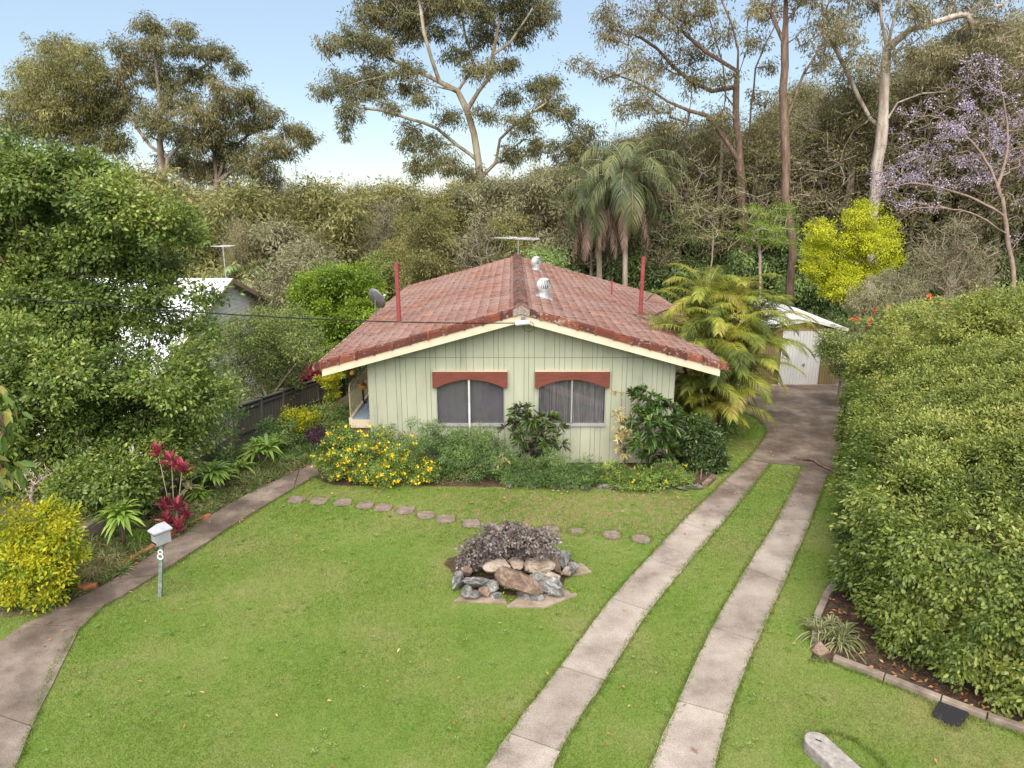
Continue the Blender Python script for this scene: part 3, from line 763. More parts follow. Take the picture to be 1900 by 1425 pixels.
LICH = {'roof_tile': .55, 'ridge_tile': .6}
def tile_mat(name, base, lichen, lscale, amt, grime=(.16,.12,.11), orange=(.42,.13,.06)):
    m, nt, bs, out = new_mat(name)
    g = N(nt, 'ShaderNodeNewGeometry')
    at = N(nt, 'ShaderNodeAttribute'); at.attribute_name = 'rnd'
    r = ramp(nt, base); nt.links.new(at.outputs['Fac'], r.inputs[0])
    n1 = N(nt, 'ShaderNodeTexNoise'); n1.inputs['Scale'].default_value = lscale; n1.inputs['Detail'].default_value = 9; n1.inputs['Roughness'].default_value = .75
    n2 = N(nt, 'ShaderNodeTexNoise'); n2.inputs['Scale'].default_value = .55; n2.inputs['Detail'].default_value = 5
    n4 = N(nt, 'ShaderNodeTexNoise'); n4.inputs['Scale'].default_value = 5; n4.inputs['Detail'].default_value = 6; n4.inputs['Roughness'].default_value = .7
    for n in (n1, n2, n4): nt.links.new(g.outputs['Position'], n.inputs['Vector'])
    # grime
    mr = N(nt, 'ShaderNodeMapRange'); mr.inputs[1].default_value = .46; mr.inputs[2].default_value = .66; mr.inputs[4].default_value = .62
    nt.links.new(n4.outputs[0], mr.inputs[0])
    a = N(nt, 'ShaderNodeMix'); a.data_type = 'RGBA'; nt.links.new(mr.outputs[0], a.inputs[0]); nt.links.new(r.outputs[0], a.inputs[6]); a.inputs[7].default_value = (*grime, 1)
    # lichen
    ad = N(nt, 'ShaderNodeMath'); ad.operation = 'MULTIPLY_ADD'; ad.inputs[1].default_value = .45; nt.links.new(n2.outputs[0], ad.inputs[0]); nt.links.new(n1.outputs[0], ad.inputs[2])
    mr2 = N(nt, 'ShaderNodeMapRange'); mr2.inputs[1].default_value = amt; mr2.inputs[2].default_value = amt+.12; mr2.inputs[4].default_value = LICH.get(name, .85)
    nt.links.new(ad.outputs[0], mr2.inputs[0])
    c = N(nt, 'ShaderNodeMix'); c.data_type = 'RGBA'; nt.links.new(mr2.outputs[0], c.inputs[0]); nt.links.new(a.outputs[2], c.inputs[6]); c.inputs[7].default_value = (*lichen, 1)
    nt.links.new(c.outputs[2], bs.inputs['Base Color'])
    bs.inputs['Roughness'].default_value = .85; bs.inputs['Specular IOR Level'].default_value = .2
    b = N(nt, 'ShaderNodeBump'); b.inputs['Strength'].default_value = .5; b.inputs['Distance'].default_value = .01
    nt.links.new(n1.outputs[0], b.inputs['Height']); nt.links.new(b.outputs[0], bs.inputs['Normal'])
    return m
M['tile'] = tile_mat('roof_tile', [(0,(.170,.084,.062)),(.35,(.228,.106,.076)),(.7,(.285,.130,.088)),(.93,(.37,.150,.082)),(1,(.42,.175,.085))], (.33,.25,.225), 20, .655, grime=(.125,.075,.070))
M['verge'] = tile_mat('verge_tile', [(0,(.07,.028,.022)),(.4,(.115,.036,.024)),(.8,(.18,.052,.028)),(1,(.26,.085,.045))], (.42,.38,.34), 9, .775, grime=(.075,.035,.028))
M['ridge'] = tile_mat('ridge_tile', [(0,(.085,.045,.038)),(.5,(.13,.065,.052)),(1,(.18,.085,.065))], (.27,.21,.19), 12, .72)

M['frame_grey'] = noise_mat('frame_grey', [(.3,(.27,.265,.265)),(.7,(.35,.34,.34))], scale=4, bump=0, rough=.5)
house = empty('brick_house'.replace('brick_', 'timber_'), (RX, 18, 0), 'pale sage green timber house with a low gabled red tile roof', 'house')
XL, XR = -3.81, 4.31
def roofz(x): return RZ - SL*abs(x-RX)
def soff(x): return roofz(x) - .30
# walls: vertical boards proud of a dark backing, window openings left out
mb = MB()
WIN = [(-2.02, -.20), (.69, 2.50)]; WZ0, WZ1 = 1.12, 2.50
xb = XL
seq = [.19,.27,.27,.12,.15,.26,.27,.12,.15,.27,.26,.13,.14]
k = 0
while xb < XR - .02:
    wv = seq[k % len(seq)]; k += 1
    xe = min(xb + wv, XR); g0 = .008
    for (za, zb) in ((.02, 2.965), (2.975, None)):
        spans = [(xb + g0/2, xe - g0/2)]
        for (a, b) in WIN:
            nsp = []
            for (p, q) in spans:
                if za < 1: 
                    if q <= a or p >= b: nsp.append((p, q))
                    else:
                        if p < a - .01: nsp.append((p, a))
                        if q > b + .01: nsp.append((b, q))
                        mb.box(max(p, a), min(q, b), 17.985, 18.0, za, WZ0); mb.box(max(p, a), min(q, b), 17.985, 18.0, WZ1, zb or 2.965)
                else: nsp.append((p, q))
            spans = nsp
        for (p, q) in spans:
            if zb is None:
                zt0, zt1 = soff(p), soff(q)
                if min(zt0, zt1) < za + .02: continue
                mb.hexa([(p,17.985,za),(q,17.985,za),(q,18.0,za),(p,18.0,za)], [(p,17.985,zt0),(q,17.985,zt1),(q,18.0,zt1),(p,18.0,zt0)])
            else:
                zt0 = min(zb, soff(p)); zt1 = min(zb, soff(q))
                mb.hexa([(p,17.985,za),(q,17.985,za),(q,18.0,za),(p,18.0,za)], [(p,17.985,zt0),(q,17.985,zt1),(q,18.0,zt1),(p,18.0,zt0)])
    xb = xe
wf = mb.build('wall', M['wall'], house)
# backing and the side and rear walls
mb = MB()
yb = 18.004
for (a, b) in ((XL+.003, WIN[0][0]), (WIN[0][1], WIN[1][0]), (WIN[1][1], XR-.003)):
    mb.add([(a,yb,0),(b,yb,0),(b,yb,min(soff(b),2.9)),(a,yb,min(soff(a),2.9))], [(0,1,2,3)])
for (a, b) in WIN:
    mb.add([(a,yb,0),(b,yb,0),(b,yb,WZ0),(a,yb,WZ0)], [(0,1,2,3)])
    mb.add([(a,yb,WZ1),(b,yb,WZ1),(b,yb,2.9),(a,yb,2.9)], [(0,1,2,3)])
mb.add([(XL+.9,yb,2.9),(RX,yb,2.9),(RX,yb,soff(RX))], [(0,1,2)]); mb.add([(RX,yb,2.9),(XR-.9,yb,2.9),(RX,yb,soff(RX))], [(0,1,2)])
mb.build('wall_backing', M['dark'], house)
mb = MB()
for x in (XL, XR):
    y = 18.0; s = -1 if x == XL else 1
    while y < 33.0:
        mb.box(min(x, x+s*.02), max(x, x+s*.02), y+.005, min(y+.26, 33.0)-.005, -1.6 if x == XL else 0, soff(x)+.02); y += .26
mb.box(XL, XR, 33.0, 33.02, -1.5, 3.2)
mb.box(XR+.03, XR+1.3, 24.4, 32.8, 0, soff(XR+1.3))
sw = mb.build('side_wall', M['wall'], house)
# brick base and stumps under the deck
# windows
for k, (a, b) in enumerate(WIN):
    win = empty('window', ((a+b)/2, 18, 1.1)); win.parent = house; win.location = Vector(((a+b)/2, 18, 1.1)) - Vector(house.location)
    win['label'] = ['window with plain grey screens under the red arched board', 'window with grey pleated curtains under the red arched board'][k]
    mb = MB(); f = .022
    mb.box(a, a+f, 17.955, 18.03, WZ0, WZ1); mb.box(b-f, b, 17.955, 18.03, WZ0, WZ1)
    mb.box(a+f, b-f, 17.955, 18.03, WZ0, WZ0+.03)
    mb.box(a+f, b-f, 17.955, 18.03, WZ1-f, WZ1)
    xm = (a+b)/2 - (.03 if k == 0 else 0)
    mb.box(xm-.022, xm+.022, 17.945, 18.03, WZ0+.05, WZ1-f)
    mb.build('frame', M['frame_grey'], win)
    mb = MB(); mb.box(a-.02, b+.02, 17.93, 17.983, WZ0-.04, WZ0-.002)
    mb.build('sill', M['frame_grey'], win)
    if k == 0:
        mb = MB(); mb.box(xm-.025, xm+.025, 17.90, 17.94, .78, WZ1-.03); mb.build('prop_rail', M['white_metal'], win)
    # curtain
    nn = 120; X = np.linspace(a+f, b-f, nn)
    amp = .030 if k else .006
    Yc = 18.045 + amp*np.sin(X*34 + 1.5*np.sin(X*7)) + amp*.5*np.sin(X*71)
    V = np.concatenate([np.stack([X, Yc, np.full(nn, WZ0)], 1), np.stack([X, Yc + .01, np.full(nn, WZ1)], 1)])
    i = np.arange(nn-1)
    np_mesh('curtain', V, np.stack([i, i+1, nn+i+1, nn+i], 1), M['curtain'] if k else M['screen'], win, smooth=True)
    # pane
    if 'glass' not in M:
        m, nt, bs, out = new_mat('window_glass')
        gl = N(nt, 'ShaderNodeBsdfGlossy'); gl.inputs['Roughness'].default_value = .03; gl.inputs[0].default_value = (.9,.9,.9,1)
        tp = N(nt, 'ShaderNodeBsdfTransparent'); tp.inputs[0].default_value = (.86,.86,.88,1)
        mi = N(nt, 'ShaderNodeMixShader'); mi.inputs[0].default_value = .06; nt.links.new(tp.outputs[0], mi.inputs[1]); nt.links.new(gl.outputs[0], mi.inputs[2])
        nt.links.new(mi.outputs[0], out.inputs[0]); M['glass'] = m
    for (p, q, y) in ((a+f, xm-.022, 17.99), (xm+.022, b-f, 18.005)):
        mb = MB(); mb.box(p, q, y, y+.005, WZ0+.05, WZ1-f); mb.build('pane', M['glass'], win)
    # red arched board
    hw_ = (b-a)/2 + .08; xc = (a+b)/2; zt = 2.615; zb = 2.165; zp = 2.375
    xs_ = np.linspace(-hw_, hw_, 41); 
    def arch(t):
        if abs(t) > hw_ - .10: return zb
        u_ = abs(t)/(hw_-.10); return zb + .03 + (zp - zb - .0)*math.sqrt(max(0, 1 - u_*u_))**1.0 if u_ < 1 else zb
    V = []; fs = []
    for t in xs_:
        z_ = zb + .0 + (.235)*(1 - (abs(t)/(hw_-.07))**2.0) if abs(t) < hw_-.07 else zb
        V += [(xc+t, 17.86, z_), (xc+t, 17.86, zt), (xc+t, 17.94, zt), (xc+t, 17.94, z_)]
    for i in range(40):
        a_ = i*4; c_ = a_+4
        fs += [(a_, c_, c_+1, a_+1), (a_+1, c_+1, c_+2, a_+2), (a_+2, c_+2, c_+3, a_+3), (a_+3, c_+3, c_, a_)]
    fs += [(0,1,2,3), (160,163,162,161)]
    mb = MB(); mb.add(V, fs); mb.build('valance', M['red'], win)
    mb = MB(); mb.box(xc-hw_, xc+hw_, 17.855, 17.985, zt+.002, zt+.012); mb.build('flashing', M['cream'], win)

# roof ---------------------------------------------------------------------
roof = empty('roof', (0,0,0)); roof.parent = house; roof.location = Vector((RX, 25, 3)) - Vector(house.location)
def roof_plane(side, name, ya, yb, s_start=0, s_end=HW, cw=.29, tl=.235):
    V = []; Fq = []; rn = []
    base = 0
    ny = int((yb-ya)/tl)
    k = 0; s = s_start
    prof_t = np.array([0, .07, .14, .35, .5, .65, .86, .93, 1.0]); prof_h = np.array([.022, .024, .004, 0, .010, 0, .004, .018, .022])
    vid = 0; blocks = []
    while s < s_end - .05:
        e = min(s+cw, s_end+.02)
        sag = rng.normal()*.002
        for j in range(ny):
            y0 = ya + j*(yb-ya)/ny; dy = (yb-ya)/ny
            yj = y0 + prof_t*dy
            jl = rng.normal()*.004; js = rng.normal()*.006
            up = np.stack([np.full(9, RX + side*s), yj, RZ - SL*s + prof_h*.6 + sag + .002], 1)
            lo = np.stack([np.full(9, RX + side*(e+js)), yj, RZ - SL*e + prof_h + .034 + sag + jl], 1)
            bt = lo.copy(); bt[:, 2] -= .034
            V.append(np.concatenate([up, lo, bt]))
            rn.append(np.clip(rng.normal()*.13+.42 + .10*math.sin(y0*.8+k*.5) + (.40 if rng.random() < .07 else 0), 0, 1))
        s += cw; k += 1
    nt_ = len(V); V = np.concatenate(V)
    i = np.arange(8)
    tmpl = np.concatenate([np.stack([i, i+1, 9+i+1, 9+i], 1), np.stack([9+i, 9+i+1, 18+i+1, 18+i], 1)])
    Fq = (np.arange(nt_)[:, None, None]*27 + tmpl[None]).reshape(-1, 4)
    if side > 0: Fq = Fq[:, ::-1]
    return np_mesh(name, V, Fq, M['tile'], roof, attrs={'rnd': ('FACE', np.repeat(rn, 16))})
roof_plane(-1, 'roof_tiles', Y0, Y1); roof_plane(1, 'roof_tiles', Y0, Y1)
roof_plane(1, 'roof_tiles', 23.9, Y1, HW-.0, HW+1.5)
# ridge caps
V = []; rn = []; y = Y0-.02; k = 0
mb = MB()
att = []
while y < Y1:
    l = .36; w0, w1 = .15, .20
    rr = [(-w1,-.055),(-w1*.55,.035),(0,.075),(w1*.55,.035),(w1,-.055)]
    a = [(RX+p[0]*w0/w1, y+l+.03, RZ+.055+p[1]) for p in rr]; b = [(RX+p[0], y, RZ+.115+p[1]) for p in rr]
    b2 = [(RX+p[0]*.85, y, RZ-.03+p[1]*.8) for p in rr]
    mb.add(b + a + b2, [(i, i+1, 5+i+1, 5+i) for i in range(4)] + [(10+i, 10+i+1, i+1, i) for i in range(4)])
    att += [rng.random()]*8
    y += l
o = mb.build('ridge_caps', M['ridge'], roof); a_ = o.data.attributes.new('rnd', 'FLOAT', 'FACE'); a_.data.foreach_set('value', np.array(att, dtype=np.float32))
mb = MB(); q = [(-.21,-.02),(0,.10),(.21,-.02),(.21,-.16),(0,-.10),(-.21,-.16)]
mb.add([(RX+a_, Y0-.075, RZ+b_) for a_, b_ in q] + [(RX+a_, Y0+.06, RZ+b_+.012) for a_, b_ in q], [(5,4,1,0),(4,3,2,1),(6,7,10,11),(7,8,9,10)] + [(i, (i+1) % 6, 6+(i+1) % 6, 6+i) for i in range(6)])
mb.build('ridge_mortar', noise_mat('mortar', [(.35,(.16,.12,.10)),(.6,(.32,.27,.23))], scale=18, bump=.6, bdist=.01, rough=.95), roof)
# verge tiles along the front gable
mb = MB(); att = []
for side in (-1, 1):
    s = .06; k = 0
    while s < HW + .02:
        l = min(.46, HW + .06 - s); t = .006*random.uniform(-1, 1)
        for (sa, sb, zo, h) in ((s, s+l-.05, 0, .16), (s+l-.05, s+l, .014, .185)):
            za, zb = RZ - SL*sa, RZ - SL*sb
            xa, xb_ = RX + side*sa, RX + side*sb
            yf = Y0 - .035 - zo; yk = Y0 + .13
            P0 = [(xa,yf,za+.045+zo+t-h),(xb_,yf,zb+.045+zo+t-h),(xb_,yf,zb+.03+zo+t),(xa,yf,za+.03+zo+t)]
            P1 = [(xa,yf+.035,za+.045+t-h),(xb_,yf+.035,zb+.045+t-h),(xb_,yk,zb+.065+zo+t),(xa,yk,za+.065+zo+t)]
            mb.hexa(P0, P1); att += [rng.random()**1.0]*6
        s += l; k += 1
o = mb.build('verge_tiles', M['verge'], roof); a_ = o.data.attributes.new('rnd', 'FLOAT', 'FACE'); a_.data.foreach_set('value', np.array(att, dtype=np.float32))
# barge boards, fascias and gutters
for side in (-1, 1):
    mb = MB(); s0, s1 = .0, HW - .14
    f = lambda s, dz: (RX + side*s, RZ - SL*s + dz)
    (xa, za), (xb_, zb) = f(s0, -.115), f(s1, -.115)
    mb.hexa([(xa,Y0+.0,za-.21),(xb_,Y0+.0,zb-.21),(xb_,Y0+.0,zb),(xa,Y0+.0,za)], [(xa,Y0+.045,za-.21),(xb_,Y0+.045,zb-.21),(xb_,Y0+.045,zb),(xa,Y0+.045,za)])
    mb.build('barge_board', M['cream'], roof)
mb = MB(); x = RX - HW
mb.box(x-.10, x-.0, Y0+.05, Y1, EZ-.14, EZ-.03)
mb.build('gutter', M['cream'], roof)
mb = MB(); x = RX + HW
mb.box(x-.02, x+.08, Y0+.05, 23.9, EZ-.14, EZ-.03); mb.box(x+1.5, x+1.6, 23.9, Y1, EZ-SL*1.5-.14, EZ-SL*1.5-.03)
mb.build('gutter', M['cream'], roof)
# soffit
mb = MB()
for side in (-1, 1):
    xe = RX + side*(HW-.02); ze = EZ - .10
    mb.add([(RX,Y0+.05,RZ-.13),(xe,Y0+.05,ze),(xe,Y1,ze),(RX,Y1,RZ-.13)], [(0,1,2,3)])
    mb.add([(xe-side*.02,Y1-.02,ze+.002),(RX,Y1-.02,ze),(RX,Y1-.02,RZ-.13)], [(0,1,2)])
mb.build('soffit', M['cream'], roof)
# red flues
for (u, v, Y, top) in ((741, 597, 21.3, 5.13), (1188, 583, 23.3, 5.15)):
    p = P(u, v, Y); mb = MB()
    mb.tube([(p[0], Y, p[2]-.2), (p[0]+ (0.02 if u > 950 else -.02), Y, top)], .068, 12)
    mb.tube([(p[0], Y, p[2]+1.02), (p[0], Y, p[2]+1.08)], .076, 12)
    mb.lathe((p[0], Y, p[2]-.03), [(.17,0),(.15,.03),(.075,.06)], 14)
    mb.build('flue_pipe', M['flue'], roof)
p = P(1135, 537, 26.5); mb = MB(); mb.tube([(p[0], 26.5, p[2]-.2), (p[0], 26.5, p[2]+.38)], .03, 8); mb.build('vent_pipe', M['flue'], roof)

# turbine ventilators (sit on the roof)
def ventilator(p, r, h, label):
    root = empty('roof_ventilator', (p[0], p[1], p[2]), label, 'roof ventilator', 'spinning ventilators on the red roof')
    mb = MB(); mb.lathe((p[0], p[1], p[2]-.15), [(r*.78, 0), (r*.78, h*.45+.15)], 18); mb.build('throat', M['alu'], root, smooth=False)
    mb = MB(); q = r*1.15; mb.hexa([(p[0]-q,p[1]-q,p[2]+SL*q-.0),(p[0]+q,p[1]-q,p[2]-SL*q-.0),(p[0]+q,p[1]+q,p[2]-SL*q),(p[0]-q,p[1]+q,p[2]+SL*q)], [(p[0]-q,p[1]-q,p[2]+SL*q+.05),(p[0]+q,p[1]-q,p[2]-SL*q+.05),(p[0]+q,p[1]+q,p[2]-SL*q+.05),(p[0]-q,p[1]+q,p[2]+SL*q+.05)])
    mb.build('flashing', M['alu'], root)
    # vanes
    V = []; fs = []; nv = 22; z0 = p[2]+h*.45; H = h*.55
    for i in range(nv):
        a = 2*math.pi*i/nv
        for j in range(7):
            t = j/6; rr = r*(.62 + .40*math.sin(math.pi*(t*.85+.12)))
            for (da, dr) in ((0, 1.0), (.20, .90)):
                V.append((p[0]+rr*dr*math.cos(a+da+t*.25), p[1]+rr*dr*math.sin(a+da+t*.25), z0 + H*t))
        b = i*14
        fs += [(b+2*j, b+2*j+1, b+2*j+3, b+2*j+2) for j in range(6)]
    mb = MB(); mb.add(V, fs); mb.build('vanes', M['white_metal'], root, smooth=True)
    mb = MB(); mb.lathe((p[0], p[1], z0+H*.93), [(r*.74, 0), (r*.60, H*.10), (r*.3, H*.18), (.01, H*.2)], 18)
    mb.build('cap', M['white_metal'], root, smooth=True)
    mb = MB(); mb.lathe((p[0],p[1],z0-.03), [(r*.85,0),(r*.85,.05)], 18); mb.build('base_ring', M['alu'], root)
    mb = MB(); mb.lathe((p[0], p[1], z0), [(r*.5, 0), (r*.5, H*.9)], 12); mb.build('core', M['black'], root)  # black drum colours in the shade seen between the vanes
ventilator(P(1009, 552, 20.7), .215, .54, 'nearer and larger white spinning ventilator on the red tile roof')
ventilator(P(995, 502, 29.0), .205, .54, 'farther white spinning ventilator near the back of the roof ridge')

# tv antennas
def antenna(p, h, arm, label, mast_drop=0.05, tilt=.0, n=9, boom=1.2, yaw=.3):
    root = empty('tv_antenna', (p[0], p[1], p[2]), label, 'antenna')
    mb = MB(); mb.tube([(p[0], p[1], p[2]-mast_drop), (p[0], p[1], p[2]+h)], .022, 8); mb.build('mast', M['alu'], root)
    z = p[2]+h-.03; c, s = math.cos(yaw), math.sin(yaw)
    mb = MB(); mb.tube([(p[0]-boom/2*s, p[1]-boom/2*c, z), (p[0]+boom/2*s, p[1]+boom/2*c, z)], .011, 6); mb.build('boom', M['alu'], root)
    mb = MB()
    for i in range(n):
        t = i/(n-1)-.5; l = arm*(1 - .55*abs(t+.1)) if i else arm
        if i % 3 == 1: l *= .55
        cx, cy = p[0]+boom*t*s, p[1]+boom*t*c
        mb.tube([(cx-l/2*c, cy+l/2*s, z), (cx+l/2*c, cy-l/2*s, z+tilt*l)], .0065, 5)
    mb.build('elements', M['alu'], root)
pa = (RX+.05, 32.6, RZ+.05)
antenna(pa, .88, 2.25, 'wide tv antenna on a short mast at the far end of the red roof', tilt=-.02, n=7, yaw=.45)
nb_p = P(420, 519, 30.0)
antenna((nb_p[0], 30.0, 3.66), 1.42, .95, "tv antenna on a tall thin mast above the neighbour's white roof", n=7, boom=.8)

# satellite dish
p = P(700, 553, 24.3)
dish = empty('satellite_dish', (p[0], p[1], EZ), 'grey satellite dish on a pole at the left eave of the red roof', 'satellite dish')
mb = MB()
k = 28; V = [(0,0,-.09)]; fs = []
for ring in (1, 2, 3, 4):
    r_ = .36*ring/4
    for j in range(k):
        t = 2*math.pi*j/k; V.append((r_*math.cos(t), r_*math.sin(t)*1.08, -.09 + .09*(ring/4)**2))
fs = [(0, 1+j, 1+(j+1) % k) for j in range(k)]
for ring in range(3):
    fs += [(1+ring*k+j, 1+(ring+1)*k+j, 1+(ring+1)*k+(j+1) % k, 1+ring*k+(j+1) % k) for j in range(k)]
nd = Vector((.55, .75, .42)).normalized()
q = nd.to_track_quat('Z', 'Y')
V = [tuple(q @ Vector(v) + Vector(p)) for v in V]
mb.add(V, fs); d_ = mb.build('reflector', M['grey_metal'], dish, smooth=True)
sm = d_.modifiers.new('solid', 'SOLIDIFY'); sm.thickness = .012
mb = MB(); mb.tube([(p[0]-.06, p[1]-.08, EZ-.3), (p[0]-.06, p[1]-.08, p[2]-.05)], .025, 8); mb.build('pole', M['grey_metal'], dish)
mb = MB(); e = Vector(p) + nd*.42 + Vector((0,0,-.1)); bq = Vector(p) + q @ Vector((0,-.36,0)); mb.tube([tuple(bq), tuple(e)], .014, 6); mb.tube([tuple(e), tuple(e + nd*-.1)], .035, 8)
mb.build('feed_arm', M['white_metal'], dish)

# power service point: white insulator housing on the gable and the wire
p = (P(969, 599, Y0-.12))
sp = empty('service_bracket', (p[0], p[1], p[2]), 'white cylindrical cable housing fixed under the gable peak', 'cable housing')
mb = MB(); mb.tube([(p[0]-.17, p[1]-.03, p[2]-.01), (p[0]-.15, p[1]-.03, p[2]-.008), (p[0]+.17, p[1]+.02, p[2]+.01)], [.055, .062, .055], 14); mb.build('housing', M['white_paint'], sp, smooth=False)
mb = MB(); mb.box(p[0]-.03, p[0]+.08, p[1]+.04, Y0-.002, p[2]-.02, p[2]+.13); mb.build('bracket', M['grey_metal'], sp)
mb = MB(); pts = [(p[0]+.16, p[1], p[2]+.02)]
for i in range(13):
    t = i/12*math.pi*1.55 - .6
    pts.append((p[0]+.17+.13*math.sin(t+.6)*1.0 - .02*i/12, p[1]+.03, p[2]-.10+.13*math.cos(t+.6)))
mb.tube(pts, .007, 5); mb.build('loop_cable', M['black'], sp, smooth=True)
a = np.array((p[0]-.15, p[1]-.03, p[2])); b = np.array(P(-700, 478, 9.0))
mb = MB(); pts = []
for i in range(41):
    t = i/40; q_ = a*(1-t) + b*t; pts.append((q_[0], q_[1], q_[2] - .95*t*(1-t)))
mb.tube(pts, .013, 6); wv = mb.build('power_line', M['black'], None, smooth=True); tag(wv, 'thin black overhead cable running from the gable peak to the left', 'cable')

# ------------------------------------------------------------------ deck
M['deck'] = noise_mat('deck_paint', [(.3,(.26,.32,.42)),(.7,(.36,.42,.52))], scale=4, stretch=(3,.4,1), bump=.2, bdist=.004, rough=.6)
M['amber'] = noise_mat('amber_glass', [(.3,(.45,.16,.01)),(.7,(.75,.32,.02))], scale=6, bump=0, rough=.15, spec=.8)
deck = empty('deck', (0,0,0)); deck.parent = house; deck.location = Vector((XL-.4, 18.3, 1.15)) - Vector(house.location)
dx0, dx1, dz = -4.42, XL-.03, 1.16
mb = MB(); x = dx0+.05
while x < dx1-.02:
    mb.box(x, min(x+.085, dx1), 18.3, 31, dz-.03, dz); x += .092
mb.build('deck_boards', M['deck'], deck)
mb = MB(); mb.box(dx0, dx1, 18.24, 18.295, dz-.22, dz+.01); mb.build('edge_beam', M['cream'], deck)
mb = MB(); mb.box(dx0-.05, dx0+.045, 18.3, 31, dz-.2, dz+.05); mb.build('side_beam', M['cream'], deck)
mb = MB(); mb.box(dx0+.05, dx1, 18.32, 18.36, -.05, dz-.225); mb.build('base_lattice', noise_mat('lattice', two((.18,.12,.08)), scale=14, bump=.4), deck)
mb = MB(); rx = dx0+.0
pts = [(rx, 18.32, dz+.02), (rx, 18.32, dz+.78), (rx, 18.36, dz+.90), (rx, 18.46, dz+.96), (rx, 31, dz+.96)]
mb.tube(pts, .022, 8); mb.tube([(rx, 18.34, dz+.12), (rx, 31, dz+.12)], .016, 6)
y = 18.45
while y < 31: mb.tube([(rx, y, dz+.12), (rx, y, dz+.95)], .007, 4); y += .14
mb.build('railing', noise_mat('rail_paint', two((.38,.32,.20)), bump=0, rough=.5), deck)
for (u, v, Y, r_, lab) in ((673, 716, 19.9, .115, 'amber glass lantern on a dark stand behind the deck rail'), (653, 692, 24.0, .085, 'small amber lantern hanging over the deck, the farther one')):
    p = P(u, v, Y)
    l = empty('lantern', p, lab, 'lantern')
    mb = MB(); mb.lathe((p[0], p[1], p[2]-r_), [(r_*.55,0),(r_*.95,r_*.4),(r_,r_*1.0),(r_*.9,r_*1.3)], 14); mb.build('glass_bowl', M['amber'], l, smooth=True)
    mb = MB(); mb.lathe((p[0], p[1], p[2]+r_*.3), [(r_*1.1,0),(r_*.6,r_*.45),(r_*.18,r_*.7),(r_*.1,r_*1.0)], 14); mb.build('cap', noise_mat('copper', two((.22,.09,.04)), scale=5, bump=0, rough=.4), l)
    mb = MB()
    if Y < 22: mb.tube([(p[0], p[1], dz), (p[0], p[1], p[2]-r_)], .03, 8); mb.lathe((p[0],p[1],dz), [(.1,0),(.05,.04)], 10)
    else: mb.tube([(p[0], p[1], p[2]+r_*1.2), (p[0], p[1], roofz(p[0])-.15)], .006, 5)
    mb.build('stand' if Y < 22 else 'hanger', M['black'], l)

# ------------------------------------------------------------------ shed
M['olive_metal'] = noise_mat('olive_sheet', [(.3,(.155,.115,.055)),(.7,(.215,.165,.085))], scale=1.6, stretch=(1,1,.5), bump=0, rough=.5)
M['white_sheet'] = noise_mat('white_sheet', [(.3,(.42,.415,.40)),(.7,(.56,.55,.53))], scale=1.5, stretch=(1,1,.5), bump=0, rough=.5)
shed = empty('garden_shed', (11.2, 26.2, 0), 'olive brown metal shed with white door and white gabled roof', 'shed')
SX0, SX1, SXR, SY0, SY1, SZ = 9.25, 12.5, 11.2, 26.2, 31.0, 2.18
def ribbed(mb, x0, x1, y, z0, z1f, pitch=.10, d=.025):
    x = x0
    while x < x1 - .01:
        xe = min(x+pitch, x1); q = [(x, y), (x+pitch*.55, y), (x+pitch*.65, y-d), (xe-.012, y-d), (xe, y)]
        q = [(min(a, x1), b) for a, b in q]
        for i in range(4):
            (xa, ya), (xb_, yb_) = q[i], q[i+1]
            mb.add([(xa,ya,z0),(xb_,yb_,z0),(xb_,yb_,z1f(xb_)),(xa,ya,z1f(xa))], [(0,1,2,3)])
        x = xe
mb = MB(); ribbed(mb, SX0, 10.28, SY0, .05, lambda x: SZ-.02); ribbed(mb, 11.8, SX1, SY0, .05, lambda x: SZ-.02)
mb.box(SX0, SX0+.02, SY0+.03, SY1, 0, SZ); mb.box(SX1-.02, SX1, SY0+.03, SY1, 0, SZ); mb.box(SX0+.02, SX1-.02, SY1-.02, SY1, 0, SZ)
mb.add([(SX0,SY0+.02,SZ-.02),(SX1,SY0+.02,SZ-.02),(SX1,SY0+.02,SZ),(SXR,SY0+.02,2.50),(SX0,SY0+.02,SZ)], [(0,1,2,3,4)])
mb.build('wall', M['olive_metal'], shed)
mb = MB(); mb.box(SX0-.02, SX1+.02, SY0-.05, SY0+.015, SZ-.03, SZ+.04); mb.bar((SX0+.6,SY0-.01,SZ+.14),(SXR,SY0-.01,SZ+.28),.03,.05); mb.bar((SX1-.6,SY0-.01,SZ+.14),(SXR,SY0-.01,SZ+.28),.03,.05)
mb.build('lintel', noise_mat('olive_trim', two((.24,.18,.08)), scale=4, bump=0, rough=.5), shed)
mb = MB(); ribbed(mb, 10.285, 11.795, SY0-.03, .04, lambda x: SZ-.035, pitch=.12)
dr = mb.build('door', M['white_sheet'], shed)
mb = MB(); mb.box(11.15, 11.22, SY0-.09, SY0-.056, .80, .88); mb.build('handle', M['grey_metal'], dr)
mb = MB()
for s in (-1, 1):
    xe = SX0-.18 if s < 0 else SX1+.18; ze = SZ + .0 - .02; nrib = 26
    for i in range(nrib):
        y0 = SY0-.16 + (SY1+.1-SY0+.16)*i/nrib; y1 = SY0-.16 + (SY1+.1-SY0+.16)*(i+1)/nrib; ym = y0+(y1-y0)*.25
        a = lambda y, d: [(SXR, y, 2.62+d), (xe, y, ze+.08+d)]
        p0, p1, p2 = a(y0, .02), a(ym, 0), a(y1-.03, 0)
        p3 = a(y1, .02)
        for (m_, n_) in ((p0, p1), (p1, p2), (p2, p3)): mb.add([m_[0], m_[1], n_[1], n_[0]], [(0,1,2,3)])
    mb.bar((SXR, SY0-.17, 2.585), (xe, SY0-.17, ze+.045), .02, .12)
